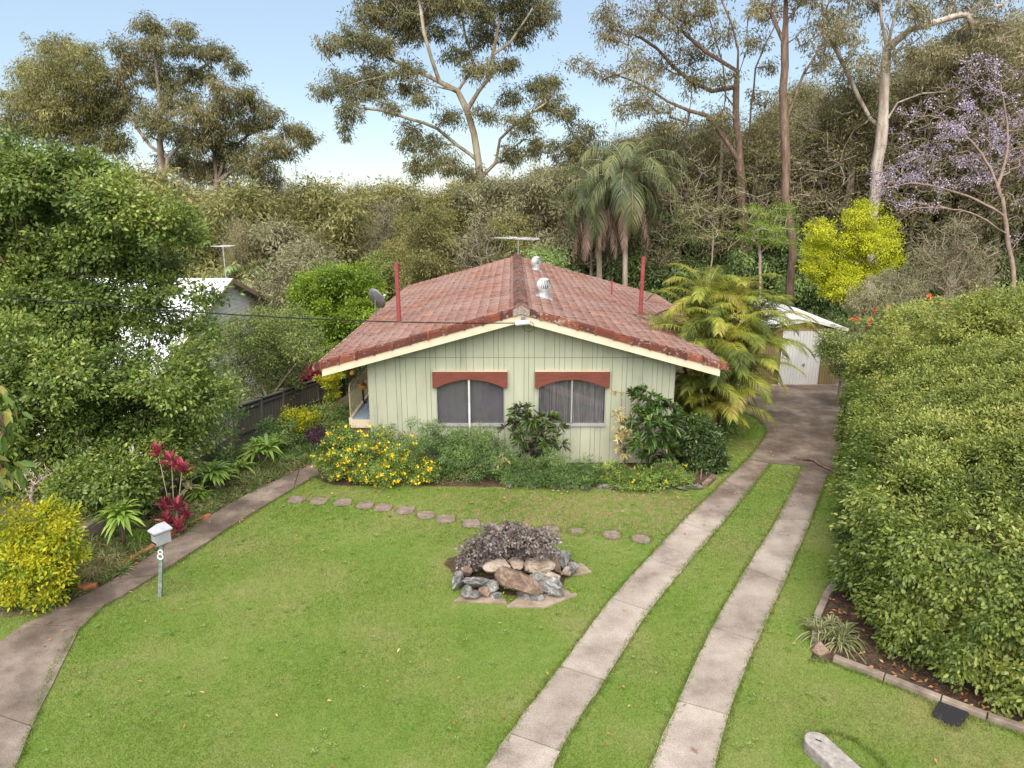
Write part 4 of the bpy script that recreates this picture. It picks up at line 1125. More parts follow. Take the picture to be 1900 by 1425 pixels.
mb.bar((SXR, SY0-.17, 2.64), (SXR, SY1+.1, 2.64), .22, .025)
mb.build('roof', M['white_sheet'], shed)
mb = MB(); mb.box(SX0-.3, SX1+.3, SY0-.25, SY1, -.05, .045); s_ = mb.build('slab', M['concrete'], shed)

# ------------------------------------------------------------------ fence
M['fence'] = noise_mat('fence_paint', [(.3,(.095,.086,.072)),(.7,(.150,.138,.115))], scale=3, stretch=(3,3,1), bump=.3, bdist=.004, rough=.6)
fence = empty('timber_fence', (-8.05, 19.4, 0), 'dark grey timber paling fence stepping down beside the house', 'fence')
fy = [19.4 + 2.0*i for i in range(7)]
fx = [-8.05 + .04*i for i in range(7)]
ft = lambda y: 1.17 - .155*(y-19.4)
for i, y in enumerate(fy):
    zt = ft(y)
    mb = MB(); mb.box(fx[i]-.06, fx[i]+.06, y-.06, y+.06, zt-1.9, zt+.06); mb.box(fx[i]-.075, fx[i]+.075, y-.075, y+.075, zt+.06, zt+.085)
    mb.build('post', M['fence'], fence)
    if i < 6:
        x0, x1, ya, yb_ = fx[i], fx[i+1], y+.06, fy[i+1]-.06; za, zb = ft(y), ft(fy[i+1])
        mb = MB(); n_ = 14
        for j in range(n_):
            t0, t1 = j/n_, (j+1)/n_-.006; off = .0 if j % 2 else .012
            mb.hexa([(x0+(x1-x0)*t0-.03-off, ya+(yb_-ya)*t0, za+(zb-za)*t0-1.75), (x0+(x1-x0)*t1-.03-off, ya+(yb_-ya)*t1, za+(zb-za)*t1-1.75), (x0+(x1-x0)*t1-.012-off, ya+(yb_-ya)*t1, za+(zb-za)*t1-1.75), (x0+(x1-x0)*t0-.012-off, ya+(yb_-ya)*t0, za+(zb-za)*t0-1.75)],
                    [(x0+(x1-x0)*t0-.03-off, ya+(yb_-ya)*t0, za+(zb-za)*t0-.02), (x0+(x1-x0)*t1-.03-off, ya+(yb_-ya)*t1, za+(zb-za)*t1-.02), (x0+(x1-x0)*t1-.012-off, ya+(yb_-ya)*t1, za+(zb-za)*t1-.02), (x0+(x1-x0)*t0-.012-off, ya+(yb_-ya)*t0, za+(zb-za)*t0-.02)])
        mb.build('paling_panel', M['fence'], fence)
        mb = MB()
        mb.bar((x0+.01, ya, za), (x1+.01, yb_, zb), .11, .035); mb.bar((x0+.02, ya, za-.14), (x1+.02, yb_, zb-.14), .035, .07); mb.bar((x0+.02, ya, za-.85), (x1+.02, yb_, zb-.85), .035, .07)
        mb.build('rail', M['fence'], fence)
# rope tied on the end post
mb = MB(); p = (fx[0]+.07, 19.33, 1.05)
for i in range(7):
    a = i*.5; mb.tube([p, (p[0]+.06*math.cos(a)*1.5, p[1]-.05, p[2]-.12), (p[0]+.05*math.cos(a+1), p[1]-.06, p[2]-.35-.04*(i % 3))], .009, 5)
mb.tube([(fx[0]-.08,19.33,1.07),(fx[0]+.08,19.32,1.02),(fx[0]+.09,19.47,1.05)], .012, 5)
o = mb.build('rope', noise_mat('rope', two((.42,.30,.20)), scale=20, bump=0)); tag(o, 'frayed tan rope tied around the end post of the dark fence', 'rope')
# retaining wall
M['stone_pale'] = noise_mat('weathered_concrete', [(.3,(.13,.10,.08)),(.5,(.24,.19,.15)),(.7,(.36,.30,.24))], scale=3, detail=8, bump=.4, bdist=.01, rough=.9)
ret = empty('retaining_wall', (-9.1, 13, 0), 'low weathered concrete retaining wall along the far edge of the left garden bed', 'wall')
rw = [(-9.75,11.6),(-9.2,12.9),(-8.75,14.9),(-8.45,17.1),(-8.25,19.2)]
for i in range(4):
    mb = MB(); mb.bar((*rw[i], -.55), (rw[i+1][0]-.004, rw[i+1][1]-.02, -.55), .24, 1.74 + .05*(i % 2)); mb.build('wall_block', M['stone_pale'], ret)

# ------------------------------------------------------------------ neighbour house
nh = empty('weatherboard_house', (-18, 26, -2.5), "neighbour's white house with a plain white metal roof behind the trees", 'house')
RY, RZn, XE = 30.0, 3.68, -11.9
M['nroof'] = noise_mat('neighbour_roof', [(.3,(.78,.78,.80)),(.7,(.86,.86,.88))], scale=2, bump=0, rough=.45)
M['nwall'] = noise_mat('neighbour_wall', [(.3,(.74,.71,.66)),(.7,(.82,.79,.74))], scale=3, bump=0, rough=.6)
mb = MB()
for (ya, yb_, za, zb) in ((RY, 22.6, RZn, RZn-.35*7.4), (RY, 36, RZn, RZn-.35*6)):
    n_ = 60
    for i in range(n_):
        x0 = XE - 15*i/n_; x1 = XE - 15*(i+1)/n_; xm = x0 - .07
        mb.add([(x0,ya,za+.03),(xm,ya,za),(xm,yb_,zb),(x0,yb_,zb+.03)], [(0,1,2,3)]); mb.add([(xm,ya,za),(x1,ya,za+.03),(x1,yb_,zb+.03),(xm,yb_,zb)], [(0,1,2,3)])
mb.build('roof', M['nroof'], nh)
mb = MB()
for (yb_, zb) in ((22.6, RZn-.35*7.4), (36, RZn-.35*6)): mb.bar((XE+.02, RY, RZn-.09), (XE+.02, yb_, zb-.09), .03, .2)
mb.build('barge_board', noise_mat('weathered_timber', two((.30,.20,.14)), scale=3, bump=.2), nh)
mb = MB(); xw = XE-.35
z = -3.0
while z < 3.4:
    zt = z+.16
    hw_ = lambda zz: (RY - (RZn-.12-zz)/.35, RY + (RZn-.12-zz)/.35)
    ya, yb_ = hw_(zt); ya = max(ya, 23.2); yb_ = min(yb_, 35.4)
    if yb_ > ya: mb.hexa([(xw-.02,ya,z),(xw+.025,ya,z),(xw+.025,yb_,z),(xw-.02,yb_,z)], [(xw-.02,ya,zt-.004),(xw+.005,ya,zt-.004),(xw+.005,yb_,zt-.004),(xw-.02,yb_,zt-.004)])
    z += .16
mb.box(-26.5, xw-.03, 23.2, 23.25, -3, 1.2)
mb.build('wall', M['nwall'], nh)
wn = MB(); wn.box(xw+.03, xw+.07, 28.1, 28.95, .3, 1.65); wo = wn.build('window', M['white_paint'], nh)
mb = MB()
for i in range(8): mb.box(xw+.072, xw+.085, 28.2, 28.85, .38+.15*i, .38+.15*i+.045)
mb.build('louvre', M['white_metal'], wo)
mb = MB(); mb.box(xw+.0705, xw+.0715, 28.19, 28.86, .37, 1.58); mb.build('pane', noise_mat('dark_pane', two((.05,.05,.09)), bump=0, rough=.2), wo)

# far houses glimpsed down the valley
def far_house(u, v, Y, wpx, hpx, wallm, roofm, label, slope=.35):
    p = P(u, v, Y); s = zc(Y, p[2])/F; W_ = wpx*s; H_ = hpx*s
    h = empty('distant_house', p, label, 'house')
    x, y, z = p; zb = z-H_-4
    mb = MB(); mb.box(x-W_/2, x+W_/2, y, y+6, zb, z); mb.add([(x+W_/2+.001,y,z),(x+W_/2+.001,y+6,z),(x+W_/2+.001,y+3,z+slope*3),(x-W_/2-.001,y,z),(x-W_/2-.001,y+6,z),(x-W_/2-.001,y+3,z+slope*3)], [(0,1,2),(3,5,4)]); mb.build('wall', wallm, h)
    mb = MB(); e = .4
    mb.hexa([(x-W_/2-e,y-e,z-.1),(x+W_/2+e,y-e,z-.1),(x+W_/2+e,y+3,z+slope*3),(x-W_/2-e,y+3,z+slope*3)], [(x-W_/2-e,y-e,z),(x+W_/2+e,y-e,z),(x+W_/2+e,y+3,z+slope*3+.1),(x-W_/2-e,y+3,z+slope*3+.1)])
    mb.hexa([(x-W_/2-e,y+6+e,z-.1),(x+W_/2+e,y+6+e,z-.1),(x+W_/2+e,y+3,z+slope*3),(x-W_/2-e,y+3,z+slope*3)], [(x-W_/2-e,y+6+e,z),(x+W_/2+e,y+6+e,z),(x+W_/2+e,y+3,z+slope*3+.1),(x-W_/2-e,y+3,z+slope*3+.1)]); mb.build('roof', roofm, h)
    for i in range(2):
        wx = x - W_*.25 + W_*.5*i
        mb = MB(); mb.box(wx-.5, wx+.5, y-.04, y+.02, z-1.6, z-.5); mb.build('window', M['white_paint'], h)
        
blue = noise_mat('blue_wall', two((.10,.14,.22)), bump=0)
far_house(548, 572, 40, 70, 24, blue, M['nroof'], 'blue walled house far down behind the garden trees at left')
far_house(840, 498, 55, 75, 20, M['nwall'], M['tile'], 'brown roofed house glimpsed between trees beyond the red roof')
far_house(700, 411, 190, 40, 8, M['nwall'], M['nroof'], 'tiny pale roofed house on the far side of the valley')

# ------------------------------------------------------------------ mailbox
p0 = G(297, 1108)
mx_, my_ = p0[0], p0[1]
mail = empty('mailbox', p0, 'grey metal mailbox on a thin post with a white number 8', 'mailbox')
M['post_green'] = noise_mat('post_paint', [(.35,(.14,.175,.15)),(.5,(.19,.23,.20)),(.62,(.21,.245,.215)),(.7,(.50,.51,.49))], scale=14, detail=6, bump=.2, bdist=.002, rough=.5)
mb = MB(); mb.bar((mx_-.015, my_, -.1), (mx_+.17, my_+.0, 1.10), .065, .045, up=(0,1,0)); mb.build('post', M['post_green'], mail)
ya = R(-38)
def rot(x, y): return (mx_+.175 + .77*(x*math.cos(ya) - y*math.sin(ya)), my_ + .77*(x*math.sin(ya) + y*math.cos(ya)))
def rbox(mb, x0, x1, y0, y1, z0, z1):
    a = [(*rot(x0,y0),z0),(*rot(x1,y0),z0),(*rot(x1,y1),z0),(*rot(x0,y1),z0)]; b = [(*rot(x0,y0),z1),(*rot(x1,y0),z1),(*rot(x1,y1),z1),(*rot(x0,y1),z1)]
    return mb.hexa(a, b)
M['mail'] = noise_mat('galvanised', [(.3,(.30,.30,.31)),(.7,(.38,.38,.39))], scale=8, bump=0, rough=.45)
mb = MB(); rbox(mb, -.115, .115, -.17, .17, 1.10, 1.315); mb.build('box', M['mail'], mail)
mb = MB(); e = .155; d = .215; z0, z1, z2 = 1.335, 1.36, 1.475
rbox(mb, -e, e, -d, d, z0, z1)
bs4 = [(*rot(-e,-d),z1+.001),(*rot(e,-d),z1+.001),(*rot(e,d),z1+.001),(*rot(-e,d),z1+.001)]; tp2 = [(*rot(0,-.06),z2),(*rot(0,.12),z2)]
mb.add(bs4 + tp2, [(0,1,4),(1,2,5,4),(2,3,5),(3,0,4,5)])
mb.build('lid', noise_mat('lid_paint', [(.3,(.36,.36,.39)),(.7,(.46,.46,.49))], scale=8, bump=0, rough=.4), mail)
mb = MB(); rbox(mb, -.10, .10, -.176, -.171, 1.285, 1.325); mb.build('slot_trim', noise_mat('blue_trim', two((.03,.02,.16)), bump=0, rough=.4), mail)
mb = MB(); rbox(mb, -.105, .105, -.176, -.171, 1.115, 1.15); mb.build('lower_slot', M['black'], mail)
# the figure 8: two rings
mb = MB()
for (cz, r_) in ((.925, .042), (.835, .050)):
    pts = [(mx_+.0+.155*cz + r_*.95*math.cos(2*math.pi*i/16), my_-.030, cz + r_*math.sin(2*math.pi*i/16)) for i in range(17)]
    mb.tube(pts, .0125, 6, cap=False)
mb.build('number_eight', M['white_paint'], mail)

# ------------------------------------------------------------------ stepping stones
M['paver'] = noise_mat('paver_mat', [(.3,(.13,.095,.075)),(.5,(.21,.16,.13)),(.7,(.30,.24,.20))], scale=6, detail=8, bump=.5, bdist=.01, rough=.9)
STP = [(550,928,'the first, beside the path'),(592,931,'second from the path'),(637,933,'third from the path'),(678,938,'fourth from the path'),(712,943,'fifth from the path'),(752,948,'sixth from the path'),(790,957,'seventh from the path'),(827,964,'eighth from the path'),(874,972,'behind the left edge of the grey bush'),
       (1022,984,'just right of the grey bush'),(1070,986,'the smallest, right of the grey bush'),(1135,993,'sunk in grass, second from the driveway'),(1190,1001,'nearest the driveway strip')]
stone_xy = []
for (u, v, lab) in STP:
    x, y, _ = G(u, v); r_ = .17 if u < 900 else .15
    if u == 1070: r_ = .10
    a0_ = random.uniform(0, .5); poly = []
    for i in range(16):
        t = 2*math.pi*i/16 + a0_; q_ = r_*1.25/max(abs(math.cos(t)), abs(math.sin(t)))**.7 * random.uniform(.84, 1.06)
        poly.append((x + q_*math.cos(t), y + q_*math.sin(t)*1.05))
    mb = MB(); mb.prism(poly, -.03, .026 if u < 900 else .018); o = mb.build('stepping_stone', M['paver'])
    tag(o, 'flat brown square stepping stone in the lawn, ' + lab, 'stepping stone', 'stepping stones across the lawn'); stone_xy.append((x, y, r_*1.2))

# ------------------------------------------------------------------ rocks
M['rock_grey'] = noise_mat('rock_grey', [(.3,(.045,.042,.042)),(.45,(.12,.115,.11)),(.58,(.23,.22,.21)),(.72,(.42,.40,.38))], scale=6, detail=12, bump=1.0, bdist=.05, rough=.9, distort=1.2, bscale=16)
M['rock_brown'] = noise_mat('rock_brown', [(.3,(.085,.055,.045)),(.5,(.20,.135,.10)),(.7,(.34,.25,.19))], scale=4, detail=12, bump=1.0, bdist=.05, bscale=14, rough=.85, distort=.6)
M['rock_pale'] = noise_mat('rock_pale', [(.3,(.15,.11,.085)),(.46,(.29,.225,.175)),(.6,(.40,.33,.27)),(.72,(.36,.13,.06))], scale=4, detail=12, bump=1.0, bdist=.05, bscale=14, rough=.85, distort=.6)
M['edge_stone'] = noise_mat('edge_stone', [(.3,(.035,.032,.028)),(.5,(.085,.078,.068)),(.7,(.26,.24,.215))], scale=7, detail=8, bump=.8, bdist=.03, rough=.9)
def rock(name, c, dims, mat, label, cat='rock', group=None, rz=0.0, tilt=(0,0), seed=0, flat=0.0):
    bm = bmesh.new(); bmesh.ops.create_icosphere(bm, subdivisions=4 if name == 'rock' else 3, radius=1)
    rr = np.random.default_rng(seed)
    planes = [(norm(rr.normal(size=(1,3)))[0], rr.uniform(.44, .82)) for _ in range(14)]
    for v in bm.verts:
        p = np.array(v.co)
        for (n_, d_) in planes:
            t = p @ n_
            if t > d_: p = p - n_*(t-d_)*.93
        p = p*(1 + .035*math.sin(p[0]*9+seed)*math.sin(p[1]*8+p[2]*7) + .022*rr.normal())
        v.co = p
    mt = Matrix.Rotation(rz, 4, 'Z') @ Matrix.Rotation(tilt[0], 4, 'X') @ Matrix.Rotation(tilt[1], 4, 'Y') @ Matrix.Diagonal((*dims, 1))
    bmesh.ops.transform(bm, matrix=mt, verts=bm.verts)
    me = bpy.data.meshes.new(name); bm.to_mesh(me); bm.free()
    o = link_mesh(name, me, mat); o.location = c
    return tag(o, label, cat, group)
RG = 'rocks of the lawn rock garden'
def rk(u, v, zc_, w, d, h, mat, lab, seed, tilt=(0,0), rz=0.):
    x, y, _ = G(u, v, zc_)
    rock('rock', (x, y, zc_), (w/2*1.25, d/2*1.25, h/2*1.25), M[mat], lab, 'rock', RG, rz, tilt, seed)
rk(955,1078,.29, .90,.60,.42,'rock_brown','largest brown boulder with a smooth sloping face at the middle of the rock garden',1,(R(-18),R(22)),.1)
rk(925,1052,.44, .50,.40,.26,'rock_pale','pale cream slab resting on top of the big brown boulder',2,(0,R(12)))
rk(960,1048,.40, .30,.34,.18,'rock_pale','rusty orange stained rock behind the brown boulder',32,(0,R(12)))
rk(1003,1046,.42, .52,.38,.24,'rock_pale','flat topped pale rock right of the orange stained rock',3,(R(8),R(-8)))
rk(985,1056,.26, .50,.25,.2,'rock_brown','dark brown ledge under the flat topped pale rock',31,(R(5),R(-4)))
rk(848,1078,.16, .24,.30,.40,'rock_grey','upright grey rock at the far left end of the rock garden',4,(0,R(12)))
rk(866,1062,.20, .22,.22,.20,'rock_brown','small brown rock behind the upright left rock',5)
rk(886,1078,.27, .46,.34,.15,'rock_grey','wide flat grey slab lying on the left rocks',6,(R(-14),R(8)))
rk(864,1098,.10, .22,.20,.22,'rock_grey','small pale grey rock below the flat slab',7)
rk(874,1103,.08, .36,.26,.18,'rock_grey','long grey rock at the front left foot of the rock garden',8,(0,0),.2)
rk(898,1100,.10, .20,.20,.2,'rock_brown','small brown rock wedged at the front left',9)
rk(912,1090,.16, .24,.24,.24,'rock_grey','pale bluish rock just left of the green weed',10,(0,R(10)))
rk(920,1104,.06, .26,.22,.16,'rock_grey','low grey rock at the foot left of the green weed',11)
rk(998,1072,.26, .34,.30,.20,'rock_grey','white pointed rock at the middle right of the boulder',12,(0,R(-15)))
rk(1022,1068,.28, .30,.26,.18,'rock_pale','small pale rock behind the dark striped rock',13)
rk(1022,1084,.18, .42,.30,.30,'rock_grey','dark grey striped rock right of the boulder',14,(0,R(-14)),.2)
rk(988,1104,.09, .52,.30,.20,'rock_grey','dark triangular grey rock on the front slab',15,(R(6),0),-.1)
rk(1030,1098,.10, .36,.24,.18,'rock_grey','rough grey rock at the front right corner',16)
rk(984,1088,.16, .28,.22,.16,'rock_pale','cream rock between the boulder and the triangular rock',17)
rk(1046,1038,.22, .30,.32,.42,'rock_grey','mottled grey upright rock at the right end',18,(0,R(-10)))
rk(1032,1048,.26, .20,.24,.30,'rock_brown','rounded tan rock leaning beside the mottled rock',19,(0,R(-25)))
rk(1060,1056,.14, .26,.32,.28,'rock_grey','outermost grey rock at the right end of the rock garden',20)
rk(1050,1062,.14, .2,.2,.2,'rock_pale','small cream rock in front of the outermost right rock',21)
rk(975,1032,.30, .24,.22,.24,'rock_grey','dark grey rock half under the grey bush',22)
rk(880,1050,.16, .4,.4,.26,'rock_brown','brown rock under the left side of the grey bush',23)
x, y, _ = G(950, 1062)
sp2 = poly_sheet('garden_bed', [(x + (1.28 + .10*math.sin(3*t) + .07*math.sin(7*t+1))*math.cos(t), y + .12 + (.92 + .08*math.sin(4*t))*math.sin(t)) for t in [2*math.pi*i/28 for i in range(28)]], .012, M['soil'], jitter=.04); tag(sp2, kind='structure')
mound = rock('soil_mound', (x, y+.15, 0), (1.0, .72, .30), M['soil'], 'heap of dark soil holding the rock garden', 'soil mound', None, 0, (0,0), 77)
M['slab'] = noise_mat('sandstone', [(.3,(.17,.125,.085)),(.5,(.26,.205,.15)),(.7,(.36,.29,.22))], scale=4, detail=8, bump=.4, bdist=.01, rough=.9)
for (pl, lab) in (([(940,1128),(1010,1130),(1072,1106),(1035,1092),(975,1100),(960,1112)], 'pale angular paving slab in front of the triangular rock'),
                  ([(842,1118),(940,1122),(935,1106),(860,1106)], 'pale paving slab in front of the left rocks'),
                  ([(1060,1070),(1098,1064),(1080,1048),(1060,1050)], 'pale paving slab off the right end of the rock garden')):
    mb = MB(); mb.prism([gp(*q_) for q_ in pl][::-1], -.02, .045); o = mb.build('paving_slab', M['slab'], bevel=.008); tag(o, lab, 'paving slab', 'slabs round the rock garden')

# stones edging the front bed
ESL = [(1.05,16.26),(1.42,16.30),(1.85,16.22),(2.27,16.27),(2.60,16.22),(3.02,16.27),(3.42,16.20),(3.87,16.26),(4.26,16.22),(4.62,16.30),(.55,16.34),(-.05,16.34)]
for i, (x, y) in enumerate(ESL):
    lab = 'rough grey edging stone half hidden along the front garden bed'
    if i == 9: lab = 'pale rough edging stone at the right corner of the front garden bed'
    if i == 8: lab = 'dark edging stone just left of the pale corner stone of the front bed'
    rock('edging_stone', (x, y, .04), (random.uniform(.15,.24), random.uniform(.10,.15), random.uniform(.07,.12)), M['edge_stone'], lab, 'stone', 'stones edging the front bed', random.uniform(-.3,.3), (0,0), 100+i)
mb = MB(); a = G(1300, 893); b = G(1322, 880); mb.bar((4.85,16.38,.04),(5.25,16.95,.04),.16,.12); o = mb.build('edging_block', M['rock_brown'], bevel=.02); tag(o, 'reddish brown block closing the right corner of the front bed edging', 'edging block')
rock('rock', (*G(790, 826)[:2], .45), (.25,.18,.2), M['rock_grey'], 'grey rock in the yellow flowering bush by the wall corner', 'rock', None, 0, (0,0), 55) if False else None

# brick edging along the left path
M['brick'] = noise_mat('brick_edge', [(.3,(.22,.07,.04)),(.5,(.38,.12,.06)),(.7,(.48,.22,.13))], scale=9, detail=7, bump=.5, bdist=.01, rough=.9)
ep = [G(*q_) for q_ in [(392,962),(330,990),(285,1022),(240,1048),(205,1072)]]
be = catmull([(q_[0]-.06, q_[1]+.05, .05) for q_ in ep], .235)
for i in range(len(be)-1):
    a, b = be[i], be[i+1]; t = b-a; mb = MB(); q_ = a + t*.94
    mb.bar((a[0]+random.uniform(-.012,.012), a[1], .045+random.uniform(-.01,.01)), (q_[0], q_[1]+random.uniform(-.012,.012), .045), .11, .10); o = mb.build('edging_brick', M['brick'], bevel=.006)
    tag(o, 'red brick in the row edging the left path behind the mailbox', 'brick', 'red bricks edging the left path')
mb = MB(); a = G(150, 1100); mb.bar((a[0]-.1,a[1]+.1,.05),(a[0]+.22,a[1]+.16,.05),.12,.09); o = mb.build('edging_brick', M['brick'], bevel=.006); tag(o, 'lone red brick beside the yellow bush at the path edge', 'brick')
# kerb edging of the right bed
ke = empty('garden_edging', G(1560,1225), 'low concrete edging around the foot of the big hedge', 'garden edging')
kp = [gp(*q_) for q_ in [(1545,1226),(1640,1262),(1745,1303),(1830,1335),(1910,1362),(2060,1425)]]
for i in range(5):
    a, b = kp[i], kp[i+1]; mb = MB(); d_ = Vector((b[0]-a[0], b[1]-a[1])).normalized()*.008
    mb.bar((a[0]+d_[0],a[1]+d_[1],.03),(b[0]-d_[0],b[1]-d_[1],.03),.11,.14); mb.build('kerb_block', M['stone_pale'], ke, bevel=.01)
kp = [gp(*q_) for q_ in [(1512,1195),(1516,1150),(1530,1115),(1552,1080)]]
for i in range(3):
    a, b = kp[i], kp[i+1]; mb = MB(); mb.bar((a[0],a[1]+.01,.03),(b[0],b[1]-.01,.03),.12,.14); mb.build('kerb_block', M['stone_pale'], ke, bevel=.01)
x, y, _ = G(1522, 1212); rock('rock', (x, y, .08), (.15,.13,.12), M['rock_brown'], 'tan rock at the corner of the edging under the strappy grass', 'rock', None, 0, (0,0), 61)
# black drain mat
x, y, _ = G(1762, 1325); 
mat_p = [gp(*q_) for q_ in [(1728,1330),(1742,1305),(1752,1302),(1795,1320),(1797,1330),(1780,1350),(1765,1350)]]
mb = MB(); mb.prism(mat_p[::-1], .004, .05)
o = mb.build('drain_cover', noise_mat('black_rubber', two((.022,.021,.024)), scale=60, bump=.5), bevel=.01); tag(o, 'black rubber drain cover lying in the grass by the hedge edging', 'drain cover')
# rounded concrete beam lower right
cb = empty('concrete_beam', G(1560,1400), 'grey concrete beam with a rounded end lying in the lawn at the lower right', 'concrete beam')
M['beam'] = noise_mat('beam_concrete', [(.3,(.20,.175,.155)),(.5,(.30,.265,.24)),(.7,(.40,.37,.335))], scale=14, detail=8, bump=.5, bdist=.005, rough=.9)
A_ = np.array(G(1517, 1373, .17)[:2]); B_ = np.array(G(1590, 1440, .17)[:2]); C_ = np.array(G(1700, 1560, .17)[:2])
t = (B_-A_)/np.linalg.norm(B_-A_); nrm_ = np.array([-t[1], t[0]]); hw2 = .165
poly = [A_ + t*hw2*0 + (-t*math.cos(a)*hw2 + nrm_*math.sin(a)*hw2) for a in np.linspace(-math.pi/2, math.pi/2, 13)]
poly = [tuple(q_) for q_ in poly] + [tuple(B_ + nrm_*hw2 - t*.01), tuple(B_ - nrm_*hw2 - t*.01)]
area = sum(poly[i][0]*poly[(i+1) % len(poly)][1]-poly[(i+1) % len(poly)][0]*poly[i][1] for i in range(len(poly)))
if area < 0: poly = poly[::-1]
mb = MB(); mb.prism(poly, -.03, .17); mb.build('end_section', M['beam'], cb, bevel=.02)
t2 = (C_-B_)/np.linalg.norm(C_-B_)
mb = MB(); mb.bar((*(B_+t2*.01), .07), (*C_, .07), hw2*2, .2); mb.build('long_section', M['beam'], cb, bevel=.02)
mb = MB(); q_ = A_ + t*.02; mb.bar((q_[0]-.03, q_[1]+.03, .1715), (q_[0]+.03, q_[1]-.01, .1715), .022, .003); mb.build('lifting_slot', M['black'], cb)
# fallen branch on the driveway
a = G(1490, 855); b = G(1545, 877)
mb = MB(); pts = [(a[0],a[1],.06),(a[0]+.25,a[1]-.12,.07),((a[0]+b[0])/2+.05,(a[1]+b[1])/2,.06),(b[0],b[1],.05),(b[0]+.25,b[1]-.03,.04)]
mb.tube(pts, [.045,.035,.025,.02,.012], 7)
for i in range(9): mb.tube([(a[0]+.06*i-.1,a[1]-.02*i,.06),(a[0]+.06*i-.3+.02*i,a[1]-.02*i+.12+.02*(i%3),.07+.02*(i%2))], .008, 4)
o = mb.build('fallen_branch', M['bark_brown'], smooth=True); tag(o, 'broken brown branch lying across the end of the right driveway strip', 'branch')
# ------------------------------------------------------------------ vegetation
def tz(x, y): return float(terrain(x, y))
def base_at(u, v, Y):
    p = P(u, v, Y); return (p[0], p[1], tz(p[0], p[1]))
def L3(pts, Y, dy=0.0):
    """photo points -> a polyline at depth Y, wandering in depth"""
    n = len(pts); return [P(u, v, Y + dy*math.sin(i*1.3)*min(1, i/2)) for i, (u, v) in enumerate(pts)]
def B(Y, lst, spread=1.2, ry=None, wgt=1.0):
    out = []
    for (u, v, ru, rv) in lst:
        out.append(bl(u, v, Y + random.uniform(-spread, spread), ru, rv, ry, wgt))
    return out
def whorls(C, O, nl, L, W, bend=.35, shape='ovate', spread=.9, lift=.35, rj=.02):
    n = len(C); idx = np.repeat(np.arange(n), nl); m = len(idx)
    ang = rng.random(m)*2*np.pi; el = rng.random(m)
    A = norm(O[idx] + np.array([0, 0, .6]))
    u = norm(np.cross(A, np.array([.3, .9, .1]) + 0*A)); v = np.cross(A, u)
    rad = u*np.cos(ang)[:, None] + v*np.sin(ang)[:, None]
    D = norm(rad*spread*(.5+.7*el)[:, None] + A*(lift + .9*(1-el))[:, None])
    pos = C[idx] + A*(-.10*el*L)[:, None] + rdir(m)*rj
    s = .7 + .5*rng.random(m)
    return make_leaves(pos, D, A + rdir(m)*.2, L*s, W*s, shape, .1, bend)
def whorl_plant(name, label, cat, base, polys, blobs, dens, nl, L, W, mat, bark, shape='ovate', bend=.35, group=None, extra=None, minz=.1, tip=.008, shell=.6, spread=.9, lift=.35):
    root = empty(name, base, label, cat, group)
    C, O = blob_pts(blobs, dens, shell, .2)
    if polys:
        pos, par, r = skeleton(polys, C, tip, .2, minz, .02)
        V, Fq = tube_mesh(pos, par, r, 5); np_mesh('stem', V, Fq, bark, root, smooth=True)
    V, Fc = whorls(C, O, nl, L, W, bend, shape, spread, lift); np_mesh('foliage', V, Fc, mat, root)
    return root
def rosette(name, label, cat, base, stems, n, L, W, mat, group=None, bend=.55, el=(.2, 1.4), bark=None, shape='strap'):
    """stems: list of (x,y,z) crown centres"""
    root = empty(name, base, label, cat, group)
    Vs, Fs, nb = [], [], 0
    for c in stems:
        a = rng.random(n)*2*np.pi; e = rng.uniform(el[0], el[1], n)
        D = np.stack([np.cos(a)*np.cos(e), np.sin(a)*np.cos(e), np.sin(e)], 1)
        Nn = np.stack([-np.cos(a)*np.sin(e), -np.sin(a)*np.sin(e), np.cos(e)], 1) + rdir(n)*.15
        C = np.array(c) + rdir(n)*.03
        V, Fc = make_leaves(C, D, Nn, L*(.7+.5*rng.random(n)), W*(.8+.4*rng.random(n)), shape, .12, bend*(.5+rng.random((n,1))) if shape != 'strap' else bend)
        Vs.append(V); Fs.append(Fc+nb); nb += len(V)
    np_mesh('foliage', np.concatenate(Vs), np.concatenate(Fs), mat, root)
    if bark is not None:
        mb = MB()
        for c in stems: mb.tube([(base[0], base[1], base[2]-.05), ((base[0]+c[0])/2*.3+c[0]*.7, (base[1]+c[1])/2*.3+c[1]*.7, (base[2]+c[2])/2), c], [.035, .028, .022] if L > .3 else [.02,.018,.015], 6)
        mb.build('stem', bark, root, smooth=True)
    return root

